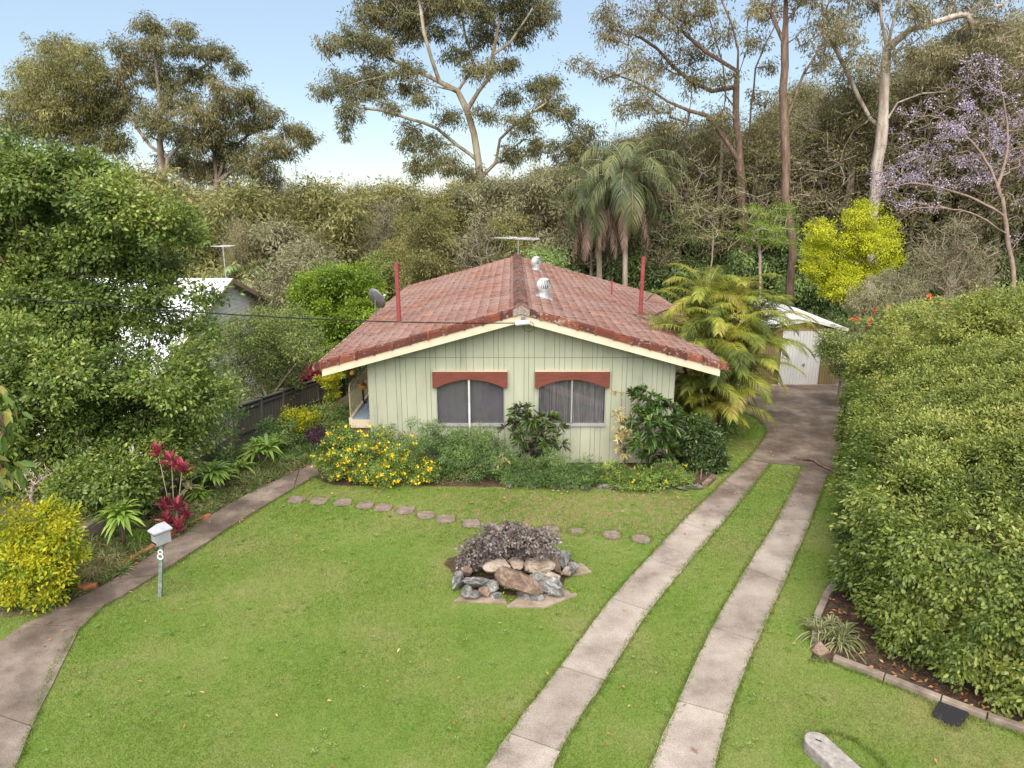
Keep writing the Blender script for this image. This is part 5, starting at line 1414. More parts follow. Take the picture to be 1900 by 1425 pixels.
# ---- big leafy trees at left
b0 = base_at(110, 900, 16.8)
plant('broadleaf_tree', 'tall leafy green tree with bright lime tips filling the upper left', 'tree', b0,
      [[b0, P(105,780,16.8), P(95,640,16.8), P(110,520,17)], L3([(95,640),(60,560),(40,470),(30,400)],16.8,.4), L3([(110,520),(150,450),(190,400)],17,.4), L3([(110,540),(180,500),(260,460),(320,440)],17,.5)],
      B(17, [(35,330,70,60),(120,345,75,60),(60,420,95,75),(205,370,65,48),(285,410,65,42),(165,445,100,65),(330,425,48,24),(80,520,100,70),(255,480,85,45),(-60,400,110,130),(-70,560,100,130),(20,280,35,28),(175,310,35,25),(215,320,22,20),(95,290,30,22),(360,440,28,14)], 1.0)
      + B(17, [(240,548,80,26),(320,535,55,20),(330,600,60,26),(270,580,50,28),(390,545,26,14),(215,610,50,22),(290,655,50,16),(375,560,30,16)], .6, wgt=.75)
      + B(16.6, [(160,560,60,50),(60,610,80,60),(120,640,60,50),(20,560,60,50),(60,540,90,50),(140,600,60,50),(100,580,90,60),(180,630,40,40)], .6),
      8.5, (.095, .050), M['tree_green'], M['bark_brown'], rc=.34, nl=72, rtrunk=.16, every=2, out=.7, up=.55, shell=.6, lump=.35, minz=2.0, shape='ovate', tip=.008)
for (lab, bu, bv, Y, lst) in (
    ('dark green leafy shrub tree below the tall tree at the left edge', 60, 960, 14.6, [(50,690,80,60),(10,640,60,60),(60,790,80,70),(-30,760,80,90),(130,700,60,60),(95,860,70,60),(10,870,70,60)]),
    ('dense green shrub below the white roof between the tall tree and the fence', 260, 930, 15.4, [(210,690,70,50),(300,705,65,42),(370,700,45,30),(350,660,30,22),(385,620,20,26),(230,770,80,60),(330,770,65,60),(390,740,45,40),(160,780,60,60),(250,840,70,50),(330,840,45,45)]),
    ('dark glossy low shrub behind the strappy plant and the mailbox', 190, 1000, 14.3, [(170,880,60,45),(225,885,55,42),(130,905,50,42),(262,905,30,30),(185,915,50,26)])):
    b0 = base_at(bu, bv, Y)
    plant('broadleaf_shrub', lab, 'shrub', b0, [[b0, (b0[0]+.1, b0[1], b0[2]+1.2), (b0[0]-.1, b0[1]+.1, b0[2]+2.2)]], B(Y, lst, .7), 11.0, (.090, .046), M['tree_green'], M['bark_brown'], 'shrubs at the left boundary',
          rc=.30, nl=68, rtrunk=.06, every=3, out=.7, up=.6, shell=.55, lump=.35, minz=.4, shape='ovate', crown='foliage', trunk='stem', tip=.006, step=.4)
# lighter wispy shrubs left of the fence
b0 = base_at(430, 860, 18.2)
plant('wispy_shrub', 'wispy olive green shrub with thin upright stems at the near end of the dark fence', 'shrub', b0, [[b0, (b0[0], b0[1], b0[2]+.6)]], B(18, [(395,800,38,40),(425,770,28,32),(375,850,35,30),(410,850,30,25)], .4), 9, (.11, .02), M['shrub_fine'], M['twig_grey'],
      rc=.25, nl=45, every=2, crown='foliage', trunk='stem', tip=.006, minz=.1, step=.3, droop=-.4)
b0 = base_at(500, 760, 24.0)
plant('feathery_shrub', 'large yellow green feathery shrub behind the dark fence beside the white house', 'shrub', b0, [[b0, (b0[0], b0[1], b0[2]+1.0)], L3([(500,740),(470,690),(440,640)],24,.3), L3([(500,740),(530,700),(560,660)],24,.3)],
      B(24, [(470,620,55,35),(530,615,50,32),(430,650,40,35),(500,650,60,40),(560,640,38,32),(440,700,35,30),(520,695,50,32),(575,655,24,20),(480,735,45,20),(545,590,30,18),(425,600,22,20),(490,590,30,18)], .8), 7.5, (.095, .034), M['bush_green'], M['twig_pale'],
      rc=.34, nl=60, rtrunk=.07, every=2, crown='foliage', trunk='stem', minz=.2, tip=.008, step=.4)
b0 = base_at(620, 640, 30.0)
plant('lime_tree', 'bright lime green dense tree left of the red roof by the satellite dish', 'tree', b0, [[b0, (b0[0], b0[1], b0[2]+2.2), (b0[0], b0[1], b0[2]+4)]],
      B(30, [(625,515,38,30),(660,520,38,30),(590,535,45,32),(640,555,60,36),(690,530,18,20),(575,570,38,30),(620,590,55,36),(665,585,40,40),(600,625,45,32),(650,630,45,36),(560,545,24,18),(620,660,40,30),(690,570,20,26)], .9), 7.5, (.115, .055), M['lime'], M['bark_brown'],
      rc=.36, nl=60, rtrunk=.12, every=3, out=.9, up=.7, minz=1.2)
b0 = base_at(707, 520, 42.0)
plant('small_tree', 'small pale grey green rounded tree right of the lime tree', 'tree', b0, [[b0, (b0[0], b0[1], b0[2]+3)]], B(42, [(705,485,24,16),(690,500,14,14),(722,503,16,18),(706,505,24,22),(735,525,14,14)], .5), 9, (.13, .04), M['bush_green'], M['bark_brown'], rc=.3, nl=50, rtrunk=.1, every=3)

# ---- yellow duranta at the lower left
b0 = G(68, 1120)
plant('golden_shrub', 'bright yellow leaved shrub at the path edge in the lower left', 'shrub', b0, [[b0, (b0[0], b0[1], .5)]],
      B(11.0, [(55,1000,70,45),(100,960,35,30),(30,970,40,28),(110,1015,40,40),(60,1045,75,38),(20,1030,45,45),(125,1000,18,30),(75,1085,62,28),(20,1085,40,32),(95,1105,30,14),(90,940,10,26),(70,950,16,20),(20,945,10,22),(125,975,12,20),(148,1015,10,22)], .35), 17, (.072, .034), M['duranta'], M['bark_brown'],
      rc=.18, nl=36, every=3, out=.9, up=.5, flat=1, crown='foliage', trunk='stem', minz=.05, tip=.005, step=.15, shape='ovate', lump=.4)
b0 = (b0[0]+.05, b0[1]+.75, 0)
tg = B(11.8, [(62,880,34,28),(62,880,28,20),(55,900,20,14)], .12)
root = empty('bare_shrub', b0, 'leafless pinkish twiggy shrub rising behind the bright yellow shrub', 'shrub')
C_, O_ = blob_pts(tg, 60, .7, .2)
pos, par, r = skeleton([[b0, (b0[0], b0[1], .7), P(62,940,11.8), P(60,915,11.8)]], C_, .0055, .10, .8, .035); V, Fq = tube_mesh(pos, par, np.minimum(r, .03), 5); np_mesh('branches', V, Fq, M['twig_pale'], root, smooth=True)
# big leaved branch at the left edge
b0 = G(-60, 1090, 0)
root = empty('largeleaf_tree', b0, 'tree with large drooping green and reddish leaves at the left edge of the picture', 'tree')
C_, O_ = blob_pts(B(9.6, [(-10,760,30,28),(10,800,22,30),(-20,860,40,40),(15,870,22,18),(-70,800,60,80),(5,730,14,14)], .2), 5, .8)
pos, par, r = skeleton([[b0, (b0[0]+.15, b0[1]-.3, 1.2), P(-20,905,10), P(-40,820,9.6)]], C_, .008, .2, .5, .02, rtrunk=.09); V, Fq = tube_mesh(pos, par, r, 7); np_mesh('trunk', V, Fq, M['bark_brown'], root, smooth=True)
V, Fc = cluster_leaves(C_, O_, 7, .16, .21, .085, droop=1.5, up=.3, out=.6, shape='ovate', bend=.15)
np_mesh('crown', V, Fc, leaf_mat('large_leaf', [(0,(.06,.12,.02)),(.6,(.16,.25,.05)),(.85,(.30,.30,.06)),(1,(.50,.20,.09))], nscale=2, spec=.5, island=.8), root)

# ---- strappy plants of the left bed
def strap_at(u, v, z, n, L, W, label, mat='strap', stems=1, bark=None, bend=.5, sp=.15, el=(.25,1.4), name='strappy_plant', cat='plant', group=None, zb=0):
    x, y, _ = G(u, v, z)
    st = [(x + (random.uniform(-sp, sp) if stems > 1 else 0), y + (random.uniform(-sp, sp) if stems > 1 else 0), z + (random.uniform(-.1, .15) if stems > 1 else 0)) for _ in range(stems)]
    return rosette(name, label, cat, (x, y, zb), st, n, L, W, M[mat], group, bend, el, bark)
SG = 'strappy plants in the left bed'
strap_at(222, 965, .62, 44, .60, .085, 'broad strappy green plant on a short dark trunk left of the mailbox', bark=M['bark_brown'], stems=2, sp=.07, el=(.1,1.3), group=SG)
strap_at(405, 885, .34, 26, .66, .095, 'lush light green strappy clump in the middle of the left bed', stems=3, sp=.16, group=SG, bark=M['bark_olive'])
strap_at(487, 835, .36, 26, .70, .10, 'lush light green strappy clump nearest the end of the dark fence', stems=3, sp=.18, group=SG, bark=M['bark_olive'])
strap_at(445, 862, .26, 26, .44, .055, 'small strappy plant between the two lush clumps of the left bed', stems=2, group=SG)
strap_at(520, 820, .34, 28, .48, .05, 'small green strappy plant right of the lush clump by the fence', stems=2, group=SG)
strap_at(375, 915, .22, 26, .44, .06, 'small yellow green strappy plant beside the red leaved plant', stems=2, group=SG)
strap_at(352, 908, .30, 22, .44, .06, 'cream striped strappy plant right behind the red leaved plant', 'cream_leaf', stems=1, group=SG)
for (u, v, lab) in ((255,1005,'yellow green fine grassy clump behind the mailbox'),(205,1045,'brownish dry grassy clump below the short trunked strappy plant'),(180,1075,'low dry grass tuft at the path bend'),(405,800,'tall thin grass clump left of the fence end post'),(430,815,'pale dry grass clump at the foot of the fence end post')):
    x, y, _ = G(u, v); dry = 'dry' in lab or 'brown' in lab
    rosette('grass_clump', lab, 'grass clump', (x, y, 0), [(x+random.uniform(-.2,.2), y+random.uniform(-.15,.15), .03) for _ in range(6)], 60, .45, .014, M['dry_grass'] if dry else M['strap_dull'] if 'thin' in lab else M['strap'], 'grass clumps of the left bed', .75, (.5,1.5))
# low ground cover along the left path (nobody could count it)
Vs, Fs, nb = [], [], 0
n = 3400
x = rng.uniform(-9.6, -4.9, n); y = rng.uniform(10.4, 18.2, n); k = in_poly(x, y, left_bed)
# keep off the path edge
x, y = x[k], y[k]; n = len(x)
idx = np.repeat(np.arange(n), 16); m = len(idx); a = rng.random(m)*2*np.pi; e = rng.uniform(.2, 1.3, m)
D = np.stack([np.cos(a)*np.cos(e), np.sin(a)*np.cos(e), np.sin(e)], 1)
hs = (.12+.26*rng.random(n)**1.5)[idx]*np.where(np.sin(x*3+y*2)[idx] > -.2, 1, .55)
V, Fc = make_leaves(np.stack([x[idx], y[idx], np.full(m, .01)], 1), D, rdir(m), hs, .018, 'diamond', .1, .3)
o = np_mesh('ground_cover', V, Fc, leaf_mat('cover_leaf', [(.1,(.09,.105,.035)),(.45,(.16,.205,.06)),(.75,(.25,.28,.10)),(.95,(.42,.34,.20))], nscale=1.5)); tag(o, 'low tufty green and brown ground cover in the bed left of the path', 'ground cover', kind='stuff')
n = 1500; x = rng.uniform(-9.4, -4.9, n); y = rng.uniform(10.4, 18.2, n); k = in_poly(x, y, left_bed); x, y = x[k], y[k]; n = len(x)
V, Fc = make_leaves(np.stack([x, y, np.full(n, .03)], 1), norm(rng.normal(size=(n,3))*np.array([1,1,.2])), norm(rng.normal(size=(n,3))*.4+np.array([0,0,1.])), .10, .035, 'diamond', .3)
n2 = 1600; x2 = rng.uniform(5.6, 10.5, n2); y2 = rng.uniform(6.4, 12.4, n2); k = in_poly(x2, y2, right_bed); x2, y2 = x2[k], y2[k]; n2 = len(x2)
V2, F2 = make_leaves(np.stack([x2, y2, np.full(n2, .03)], 1), norm(rng.normal(size=(n2,3))*np.array([1,1,.2])), norm(rng.normal(size=(n2,3))*.4+np.array([0,0,1.])), .09, .04, 'diamond', .3)
o = np_mesh('leaf_litter', np.concatenate([V, V2]), np.concatenate([Fc, F2+len(V)]), M['litter']); tag(o, 'dry fallen orange brown leaves covering the soil of the beds', 'leaf litter', kind='stuff')

n = 900; x = rng.uniform(-8.0, -4.5, n); y = rng.uniform(18.0, 23.5, n); zt_ = terrain(x, y)
idx = np.repeat(np.arange(n), 16); m = len(idx); a = rng.random(m)*2*np.pi; el_ = rng.uniform(.2, 1.3, m)
V, Fc = make_leaves(np.stack([x[idx], y[idx], zt_[idx]], 1), np.stack([np.cos(a)*np.cos(el_), np.sin(a)*np.cos(el_), np.sin(el_)], 1), rdir(m), .15+.25*rng.random(m), .02, 'diamond', .1, .3)
o = np_mesh('ground_cover', V, Fc, M['shrub_fine']); tag(o, 'leafy green ground cover between the dark fence and the deck', 'ground cover', kind='stuff')
# red cordylines
def cordyline(label, base, tips, L, W, n, group='red leaved plants'):
    root = empty('red_cordyline', base, label, 'plant', group)
    mb = MB(); Vs, Fs, nb = [], [], 0
    for t in tips:
        mb.tube([(base[0]+(t[0]-base[0])*.25, base[1]+(t[1]-base[1])*.25, base[2]-.03), ((base[0]+t[0])/2+.02, (base[1]+t[1])/2, (base[2]+t[2])/2), t], [.012,.011,.009], 5)
        C = np.array([t]) + np.array([[0,0,0.0],[0,0,-.06],[0,0,-.12]]); O = np.array([[0,0,1.0]]*3)
        V, Fc = whorls(C, O, n, L, W, .25, 'ovate', .75, .5); Vs.append(V); Fs.append(Fc+nb); nb += len(V)
    mb.build('stem', M['twig_grey'], root, smooth=True); np_mesh('foliage', np.concatenate(Vs), np.concatenate(Fs), M['red_leaf'], root)
x, y, _ = G(322, 990)
cordyline('tall thin stemmed plant with crimson leaves behind the mailbox', (x, y, 0), [P(338,868,y-.1), P(308,935,y-.15), P(330,938,y-.2), P(345,955,y), P(292,835,y), P(318,855,y), P(310,965,y-.2), P(330,975,y-.2)], .30, .072, 8)
x, y, _ = G(575, 745, -1.2)
b0 = base_at(575, 745, 27.5)
cordyline('crimson leaved plant behind the dark fence under the left roof corner', b0, [P(588,690,27.5), P(575,700,27.4), P(565,705,27.6), P(590,702,27.3), P(600,705,27.6), P(572,690,27.6)], .45, .10, 9)

# shrubs between fence and deck
for (lab, u, v, Y, lst, mat, lw, fl) in (
    ('yellow flowering shrub against the dark fence', 555, 820, 19.6, [(545,772,26,16),(565,785,30,20),(550,795,28,18),(575,770,20,14)], 'duranta', (.06,.028), None),
    ('pale fine leaved green shrub at the corner of the deck', 600, 810, 19.6, [(600,765,24,18),(620,775,22,18),(590,785,24,16),(632,795,14,14)], 'bush_green', (.05,.025), None),
    ('dark purple leaved shrub beside the yellow flowering bush', 605, 835, 18.6, [(600,812,24,14),(585,800,16,14),(618,820,16,10)], 'purple_leaf', (.06,.03), None),
    ('mid green shrub by the fence behind the lush strappy clump', 515, 830, 19.3, [(505,790,24,18),(525,800,26,20),(540,810,22,14)], 'shrub_fine', (.06,.03), None),
    ('trailing yellow vine hanging over the fence end under the left roof corner', 620, 760, 22.0, [(612,705,14,12),(622,722,10,18),(616,742,8,16),(600,700,14,8),(628,695,12,8)], 'duranta', (.07,.03), None)):
    b0 = base_at(u, v, Y)
    plant('garden_shrub', lab, 'shrub', b0, [[b0, (b0[0], b0[1], b0[2]+.3)]], B(Y, lst, .2), 26, lw, M[mat], M['bark_brown'], 'garden shrubs near the deck', rc=.14, nl=36, every=4, crown='foliage', trunk='stem', minz=.05, tip=.005, step=.2, shape='diamond')

# ---- front bed
M['glossy_dark'] = leaf_mat('glossy_dark_leaf', [(.1,(.03,.055,.016)),(.5,(.065,.115,.028)),(.9,(.14,.21,.05))], nscale=2, spec=.6, rough=.35)
def shrub(lab, base_uv, Y, lst, mat, lw, dens=12, rc=.19, nl=66, fl=None, name='garden_shrub', group='shrubs of the front bed', spread=.2, shape='diamond', droop=.1, wg=1., ry=None, bark='bark_brown'):
    x, y, _ = G(*base_uv); b0 = (x, y, 0)
    return plant(name, lab, 'shrub', b0, [[b0, (x, y, .25)]], B(Y, lst, spread, ry), dens*2.6, lw, M[mat], M[bark], group, rc=rc, nl=nl, every=3, crown='foliage', trunk='stem', minz=.03, tip=.004, step=.15, flowers=fl, shape=shape, droop=droop, out=.7, up=.6, lump=.35)
shrub('bushy shrub covered in bright yellow flowers at the left front corner of the house', (680,885), 16.75, [(640,835,42,30),(690,845,45,30),(620,860,28,26),(665,865,45,24),(725,860,45,26),(775,870,40,20),(640,808,30,20),(735,832,38,26),(690,815,30,20),(600,850,20,24),(700,870,60,22),(610,835,16,18),(690,882,60,12),(760,885,45,10),(800,878,22,12)], 'allamanda', (.055,.024), 13, .13, 34, (M['yellow_flower'], 400, 6, .022, .056, 'blossom'), 'flowering_shrub')
shrub('fine leaved green shrub under the left window', (880,885), 17.1, [(870,820,50,24),(830,835,50,30),(910,835,40,28),(780,815,36,18),(800,790,22,12),(765,785,14,8),(880,860,55,26),(930,865,35,24),(830,870,40,22),(720,798,22,9),(700,808,12,10),(890,805,36,18),(770,845,36,28),(850,840,60,34),(920,860,50,30),(800,815,36,26),(860,880,70,22),(820,886,50,12),(880,892,50,10),(940,892,30,10)], 'shrub_fine', (.05,.018), 12, .14, 38, None, droop=.3)
b0 = G(995, 868)
whorl_plant('croton', 'dark bronze and green croton between the two front windows', 'shrub', b0, [[b0, (b0[0], b0[1], .4)]], B(17.25, [(962,780,22,18),(985,772,26,20),(1015,785,24,18),(975,805,34,18),(1010,815,28,16),(950,795,16,16),(1035,822,16,12),(962,755,8,14),(995,835,30,14),(1040,800,10,12)], .18), 13, 13, .24, .044, M['croton'], M['bark_brown'], group='crotons of the front bed')
b0 = G(1158, 862)
whorl_plant('croton', 'tall narrow cream yellow croton right of the right front window', 'shrub', b0, [[b0, (b0[0], b0[1], .5)]], B(17.3, [(1147,725,6,6),(1148,770,9,14),(1158,790,16,18),(1168,805,12,14),(1152,815,12,16),(1160,835,14,12)], .1), 36, 13, .14, .024, M['cream_leaf'], M['bark_brown'], group='crotons of the front bed')
b0 = G(1215, 872)
whorl_plant('croton', 'tall glossy green and maroon croton at the right front corner of the house', 'shrub', b0, [[b0, (b0[0], b0[1], .5)]], B(17.2, [(1205,728,20,12),(1185,742,22,14),(1225,740,18,14),(1235,762,28,18),(1210,790,34,22),(1240,800,26,26),(1195,815,24,22),(1225,835,34,20),(1180,775,12,16),(1250,780,16,16),(1200,850,26,12)], .2), 13, 13, .26, .050, leaf_mat('croton_mix', [(.05,(.05,.022,.02)),(.3,(.045,.05,.02)),(.42,(.05,.10,.022)),(.75,(.10,.20,.035)),(.95,(.26,.34,.08))], nscale=1.6, spec=.6, rough=.35), M['bark_brown'], group='crotons of the front bed')
b0 = G(932, 878)
whorl_plant('croton', 'small cream yellow croton tuft low in front of the green shrub', 'shrub', b0, [[b0, (b0[0], b0[1], .2)]], B(16.6, [(930,850,9,7),(938,858,8,7),(925,860,5,6)], .04), 30, 10, .10, .016, M['cream_leaf'], M['bark_brown'], group='crotons of the front bed')
shrub('dense dark glossy shrub right of the house corner beside the cane palms', (1300,890), 17.6, [(1285,790,28,22),(1310,800,28,26),(1290,835,36,30),(1325,835,20,28),(1305,865,34,20),(1270,820,20,24),(1335,860,10,18)], 'glossy_dark', (.075,.04), 11, .16, 34, shape='ovate')
shrub('low bushy plant with a few yellow flowers along the right of the front bed', (1200,900), 16.35, [(1150,882,26,12),(1190,880,34,16),(1235,884,34,14),(1270,888,24,10),(1130,890,18,8),(1215,893,60,12),(1165,890,50,14),(1240,875,40,16),(1140,872,30,16)], 'allamanda', (.05,.02), 16, .10, 30, (M['yellow_flower'], 22, 6, .02, .06, 'blossom'), 'flowering_shrub', spread=.12)
shrub('dull green ferny growth below the bronze croton', (1010,895), 16.6, [(960,865,26,18),(1000,868,36,16),(1045,872,32,14),(1085,878,26,12),(1110,872,16,10),(980,888,40,9),(1050,892,45,7),(1100,890,30,12),(1025,850,26,14),(960,885,40,16),(1000,880,60,16),(1060,882,60,16),(1090,865,24,14)], 'shrub_fine', (.085,.014), 15, .11, 30, None, 'fern', spread=.15)
for (u, v) in ((1070,850),(1080,845),(1095,848),(1010,842),(985,868),(1128,850)):
    pass
# grey purple bush of the rock garden
x, y, _ = G(935, 1050)
plant('grey_shrub', 'grey purple leaved shrub growing out of the lawn rock garden', 'shrub', (x, y+.1, .1), [[(x, y+.1, .1), (x, y+.1, .45)]], B(12.0, [(890,1020,32,24),(930,995,38,22),(970,1000,34,20),(1005,1000,26,18),(905,1000,26,16),(950,1015,40,20),(870,1040,20,16),(1010,1015,20,14),(930,1025,36,14)], .22), 36, (.062, .040), M['grey_leaf'], M['bark_brown'],
      rc=.11, nl=32, every=3, crown='foliage', trunk='stem', minz=.02, tip=.004, step=.12, shape='ovate', out=.8, up=.7)
for (u, v, rr, lab) in ((940,1085,.12,'small bright green weed growing between the rocks in front of the boulder'),(935,1112,.16,'leafy weed at the front foot of the rock garden'),(1062,1095,.14,'green weed beside the front right rocks'),(1010,1018,.10,'small yellow green weed at the right of the grey bush')):
    z = .25 if v in (1085, 1018) else .03; x, y, _ = G(u, v, z)
    plant('weed', lab, 'weed', (x, y, z), None, [(x, y, z+.04, rr, rr*.8, .07)], 40, (.045, .025), M['lime'], None, 'weeds of the rock garden', rc=.05, nl=12, crown='foliage')

# strappy tussock at the hedge corner
x, y, _ = G(1545, 1190)
rosette('grass_tussock', 'arching strappy grass tussock at the corner of the hedge edging', 'grass clump', (x, y, 0), [(x+random.uniform(-.22,.25), y+random.uniform(-.15,.3), .03) for _ in range(9)], 34, .62, .022, M['strap_dull'], None, .7, (.45,1.45))

# ---- the big hedge
HP = [gp(1566,1112), (6.25,10.5), gp(1640,1215), gp(1740,1262), gp(1850,1312), gp(1960,1360), (9.8,5.6), (14,5.6), (15.5,21.5), (10.9,21.5), (9.35,18.2), (7.9,15.0)]
root = empty('hedge', (9.5, 12, 0), 'huge dense leafy green hedge filling the right side beside the driveway', 'hedge')
A_ = np.array(HP); Bq = np.roll(A_, -1, 0)
def edge_dist(x, y):
    d = np.full(len(x), 1e9)
    for a, b in zip(A_, Bq):
        ab = b-a; t = np.clip(((x-a[0])*ab[0]+(y-a[1])*ab[1])/(ab@ab), 0, 1)
        d = np.minimum(d, np.hypot(x-a[0]-ab[0]*t, y-a[1]-ab[1]*t))
    return d
def hedge_h(x, y):
    d = edge_dist(x, y)
    base = 2.25 + .45*sst(9, 13, y)*0 + 1.75*sst(.3, 4.2, d)
    return base*np.clip(d/.7, 0, 1)**.35 + .20*np.sin(x*2.1+y*.7)*np.sin(y*1.9+1) + .14*np.sin(x*4.3+1)*np.sin(y*3.7) + .10*np.sin(x*8.1+y*3)*np.sin(y*7.3-x*2)
n = 16000; x = rng.uniform(5.5, 15.5, n); y = rng.uniform(5.6, 21.5, n); k = in_poly(x, y, HP) & (np.abs(x)/(y*CP+1.2) < 1.0); x, y = x[k], y[k]
x, y = x[:5600], y[:5600]
h = hedge_h(x, y); Ct = np.stack([x, y, h - .45*rng.random(len(x))**1.5], 1)
e = .15; gx = (hedge_h(x+e, y)-hedge_h(x-e, y))/(2*e); gy = (hedge_h(x, y+e)-hedge_h(x, y-e))/(2*e)
Ot = norm(np.stack([-gx, -gy, np.ones(len(x))], 1))
Cs, Os = [], []
for a, b, dn in zip(A_, Bq, [1]*6 + [.2,.0,.0,.3,1,1]):
    ln = np.linalg.norm(b-a); nn = int(ln*2.2*95*dn)
    if not nn: continue
    t = rng.random(nn); z = .18 + 2.0*rng.random(nn); nrm2 = np.array([(b-a)[1], -(b-a)[0]])/ln
    if (A_.mean(0)-a) @ nrm2 > 0: nrm2 = -nrm2
    bulge = .15*np.sin(t*ln*2.2+z*2)*np.sin(z*2.6+t*ln) + .12*np.sin(t*ln*6.1+z*3)*np.sin(z*6.6-t*ln*2) + .08*np.sin(t*ln*13+z*9)*np.sin(z*14) + .12*np.sin(z*1.45)
    inset = -.05 + .45*rng.random(nn)**1.6 - bulge + .20*(z < .45)*rng.random(nn)
    p = a + (b-a)*t[:, None] - nrm2*inset[:, None]
    Cs.append(np.concatenate([p, z[:, None]], 1)); Os.append(np.repeat([[nrm2[0], nrm2[1], .25]], nn, 0))
C_ = np.concatenate([Ct] + Cs); O_ = np.concatenate([Ot] + Os)
hn = np.sin(C_[:, 0]*5.1+C_[:, 2]*3.3)*np.sin(C_[:, 1]*4.7-C_[:, 2]*2.9)*np.sin(C_[:, 2]*5.9+C_[:, 0]*2.1) + .5*np.sin(C_[:, 0]*11+C_[:, 1]*9)*np.sin(C_[:, 2]*12)
C_ = C_ - O_*np.clip(-hn-.18, 0, 1)[:, None]*.55; keep = rng.random(len(C_)) > np.clip((-hn-.30)*1.6, 0, .8); C_, O_ = C_[keep], O_[keep]
V, Fc = cluster_leaves(C_, O_, 36, .17, .069, .037, droop=.4, up=.35, out=.9, flat=1.0, shape='ovate', fold=.10, bend=.12)
print('hedge leaves', len(C_)*24)
np_mesh('foliage', V, Fc, M['hedge'], root)
wgt = sst(9, 13.5, Ct[:, 1])*.95 + .12 + .25*np.sin(Ct[:, 0]*1.7)*np.sin(Ct[:, 1]*1.3); k = rng.random(len(Ct)) < wgt
V, Fc = cluster_leaves(Ct[k] + Ot[k]*.08, Ot[k], 36, .19, .062, .027, droop=.0, up=.5, out=.9, flat=1.0, shape='ovate', fold=.10, bend=.08)
np_mesh('new_growth', V, Fc, M['hedge_pale'], root)
mb = MB()
for i in range(46):
    t = random.random(); j = random.choice([0,1,2,3,4,10,11]); a, b = A_[j], Bq[j]; q_ = a + (b-a)*t; cdir = (A_.mean(0)-q_); cdir /= np.linalg.norm(cdir); q_ = q_ + cdir*random.uniform(.25, .6)
    mb.tube([(q_[0],q_[1],-.05),(q_[0]+random.uniform(-.1,.1),q_[1]+random.uniform(-.1,.1),.7),(q_[0]+random.uniform(-.3,.3),q_[1]+random.uniform(-.3,.3),1.7)], [.03,.022,.012], 5)
mb.build('stem', M['bark_brown'], root, smooth=True)
# pale fluffy shrubs rising over the back of the hedge
for (lab, Y, lst, u, mat) in (('pale yellow green feathery shrub over the back of the hedge at the right edge', 19.5, [(1850,585,80,42),(1780,605,62,38),(1900,630,74,50),(1830,635,70,40),(1870,555,50,24),(1820,565,40,22)], 1850, 'hedge_pale'),
                        ('pale green leafy shrub over the back of the hedge, the one nearer the shed', 20.5, [(1700,596,58,36),(1650,626,42,34),(1740,625,50,30),(1690,650,60,30),(1610,665,35,24),(1630,690,40,24)], 1700, 'hedge_pale')):
    b0 = base_at(u, 800, Y)
    plant('feathery_shrub', lab, 'shrub', b0, [[b0, (b0[0], b0[1], 2.0)]], B(Y, lst, .8), 9, (.09, .036), M[mat], M['twig_grey'], 'pale shrubs behind the hedge', rc=.28, nl=60, every=4, crown='foliage', trunk='stem', rtrunk=.05, droop=-.1)
b0 = base_at(1560, 700, 23.5)
plant('garden_shrub', 'mid green shrub leaning across the right side of the shed', 'shrub', b0, [[b0, (b0[0], b0[1], 1.0)]], B(23.5, [(1550,625,26,18),(1535,650,22,18),(1570,650,28,24),(1560,680,24,20),(1590,640,24,26),(1545,665,20,14),(1590,680,22,22),(1530,640,14,10)], .4), 12, (.08, .036), M['bush_green'], M['twig_grey'], 'shrubs by the shed', rc=.22, nl=50, every=3, crown='foliage', trunk='stem')
b0 = base_at(1640, 640, 25.5)
plant('garden_shrub', 'sprawling light green shrub with orange flowers above the hedge', 'shrub', b0, [[b0, (b0[0], b0[1], 1.4)]], B(24.0, [(1620,600,28,9),(1660,575,26,12),(1690,572,24,12),(1740,565,30,12),(1790,565,30,10),(1595,598,14,6),(1640,590,24,14),(1840,560,24,10),(1885,572,20,10)], .4), 6, (.13, .05), M['bush_green'], M['twig_grey'], 'shrubs by the shed', rc=.2, nl=34, every=3, crown='foliage', trunk='stem', flowers=(M['orange_flower'], 26, 9, .07, .11, 'blossom'))

